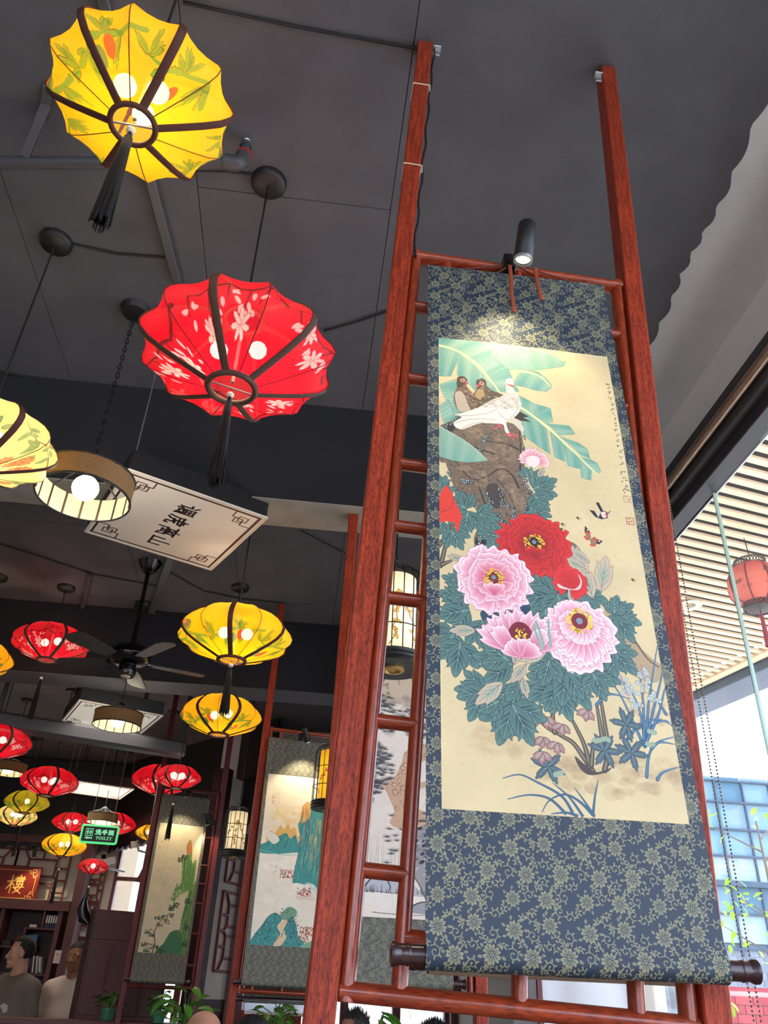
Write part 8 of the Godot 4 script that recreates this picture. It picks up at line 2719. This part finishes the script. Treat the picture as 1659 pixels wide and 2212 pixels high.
	for j in 20:
		for i in 4:
			put("brick", _boxmb(Vector3(5.3 + i * 0.21 + (0.1 if j % 2 else 0.0), 1.4 + j * 0.105, 0.22), Vector3(0.2, 0.095, 0.04)), bm[(i + j) % 3], o)
	# young street trees
	for d in [["slender street tree with sparse yellow-green leaves beside the glass block", Vector3(Vector3(6.115, 1.933, -13.600).x, -0.2, -13.6), 4.4, 3, 110], ["second yellow-green street tree at the right edge of the window", Vector3(Vector3(8.687, 2.068, -15.000).x, -0.2, -15.0), 5.0, 8, 160], ["yellow-green shrub-like tree before the red brick wall", Vector3(Vector3(4.057, 1.550, -9.300).x, -0.2, -9.3), 2.4, 13, 200], ["leafy tree beyond the back windows", Vector3(-0.9, -0.2, -17.0), 4.2, 19, 300]]:
		tree(d[0], d[1], d[2], d[3], d[4])

var mat_red0: StandardMaterial3D
var mat_red1: StandardMaterial3D
var mat_white: StandardMaterial3D

func _boxmb(c: Vector3, s: Vector3) -> MB:
	var g := MB.new()
	g.box(c, s, Basis.IDENTITY, 0.0)
	return g

func tree(label: String, at: Vector3, h: float, seed: int, count: int):
	var o := thing("street_tree", label, "tree", at)
	var r := RandomNumberGenerator.new()
	r.seed = seed
	var g := MB.new()
	g.tube([Vector3.ZERO, Vector3(0.05, h * 0.45, 0), Vector3(-0.03, h * 0.95, 0)], [0.07, 0.05, 0.015], 10)
	var tips := []
	for i in 14:
		var y := h * r.randf_range(0.4, 0.92)
		var a := r.randf() * TAU
		var l := h * r.randf_range(0.1, 0.2)
		var q := Vector3(cos(a) * l, y + l * 0.6, sin(a) * l)
		g.tube([Vector3(0, y, 0), q * 0.5 + Vector3(0, y, 0) * 0.5, q], [0.02, 0.014, 0.006], 6)
		tips.append(q)
	put("trunk", g, mat(Color8(96, 84, 70), 0.8), o)
	var mm := MultiMesh.new()
	mm.transform_format = MultiMesh.TRANSFORM_3D
	mm.mesh = leaf_mesh
	mm.instance_count = count
	for i in count:
		var c: Vector3 = tips[i % tips.size()]
		var p := c + Vector3(r.randfn(0, 0.2), r.randfn(0, 0.16), r.randfn(0, 0.2)) * h * 0.2
		mm.set_instance_transform(i, Transform3D(Basis(Vector3(r.randf() - 0.5, 1, r.randf() - 0.5).normalized(), r.randf() * TAU) * Basis(Vector3.RIGHT, r.randf_range(-0.6, 0.9)) * Basis.from_scale(Vector3.ONE * r.randf_range(0.1, 0.17)), p))
	var mi := MultiMeshInstance3D.new()
	mi.multimesh = mm
	mi.name = "foliage"
	var m := mat(Color8(150, 176, 52), 0.5)
	m.backlight_enabled = true
	m.backlight = Color(0.7, 0.8, 0.3)
	mi.material_override = m
	mi.set_meta("kind", "stuff")
	o.add_child(mi, true)


func _ready():
	set_view()
	rng.seed = 20
	make_materials()
	mat_red0 = mat(Color8(160, 62, 66), 0.8)
	mat_red1 = mat(Color8(146, 52, 58), 0.8)
	mat_white = mat(Color8(226, 226, 222), 0.7)
	build_room()
	build_screens()
	build_lanterns()
	build_drums()
	build_signs()
	build_cages()
	build_fan()
	build_toilet_sign()
	build_services()
	build_reception()
	build_people()
	build_plants()
	build_outside()
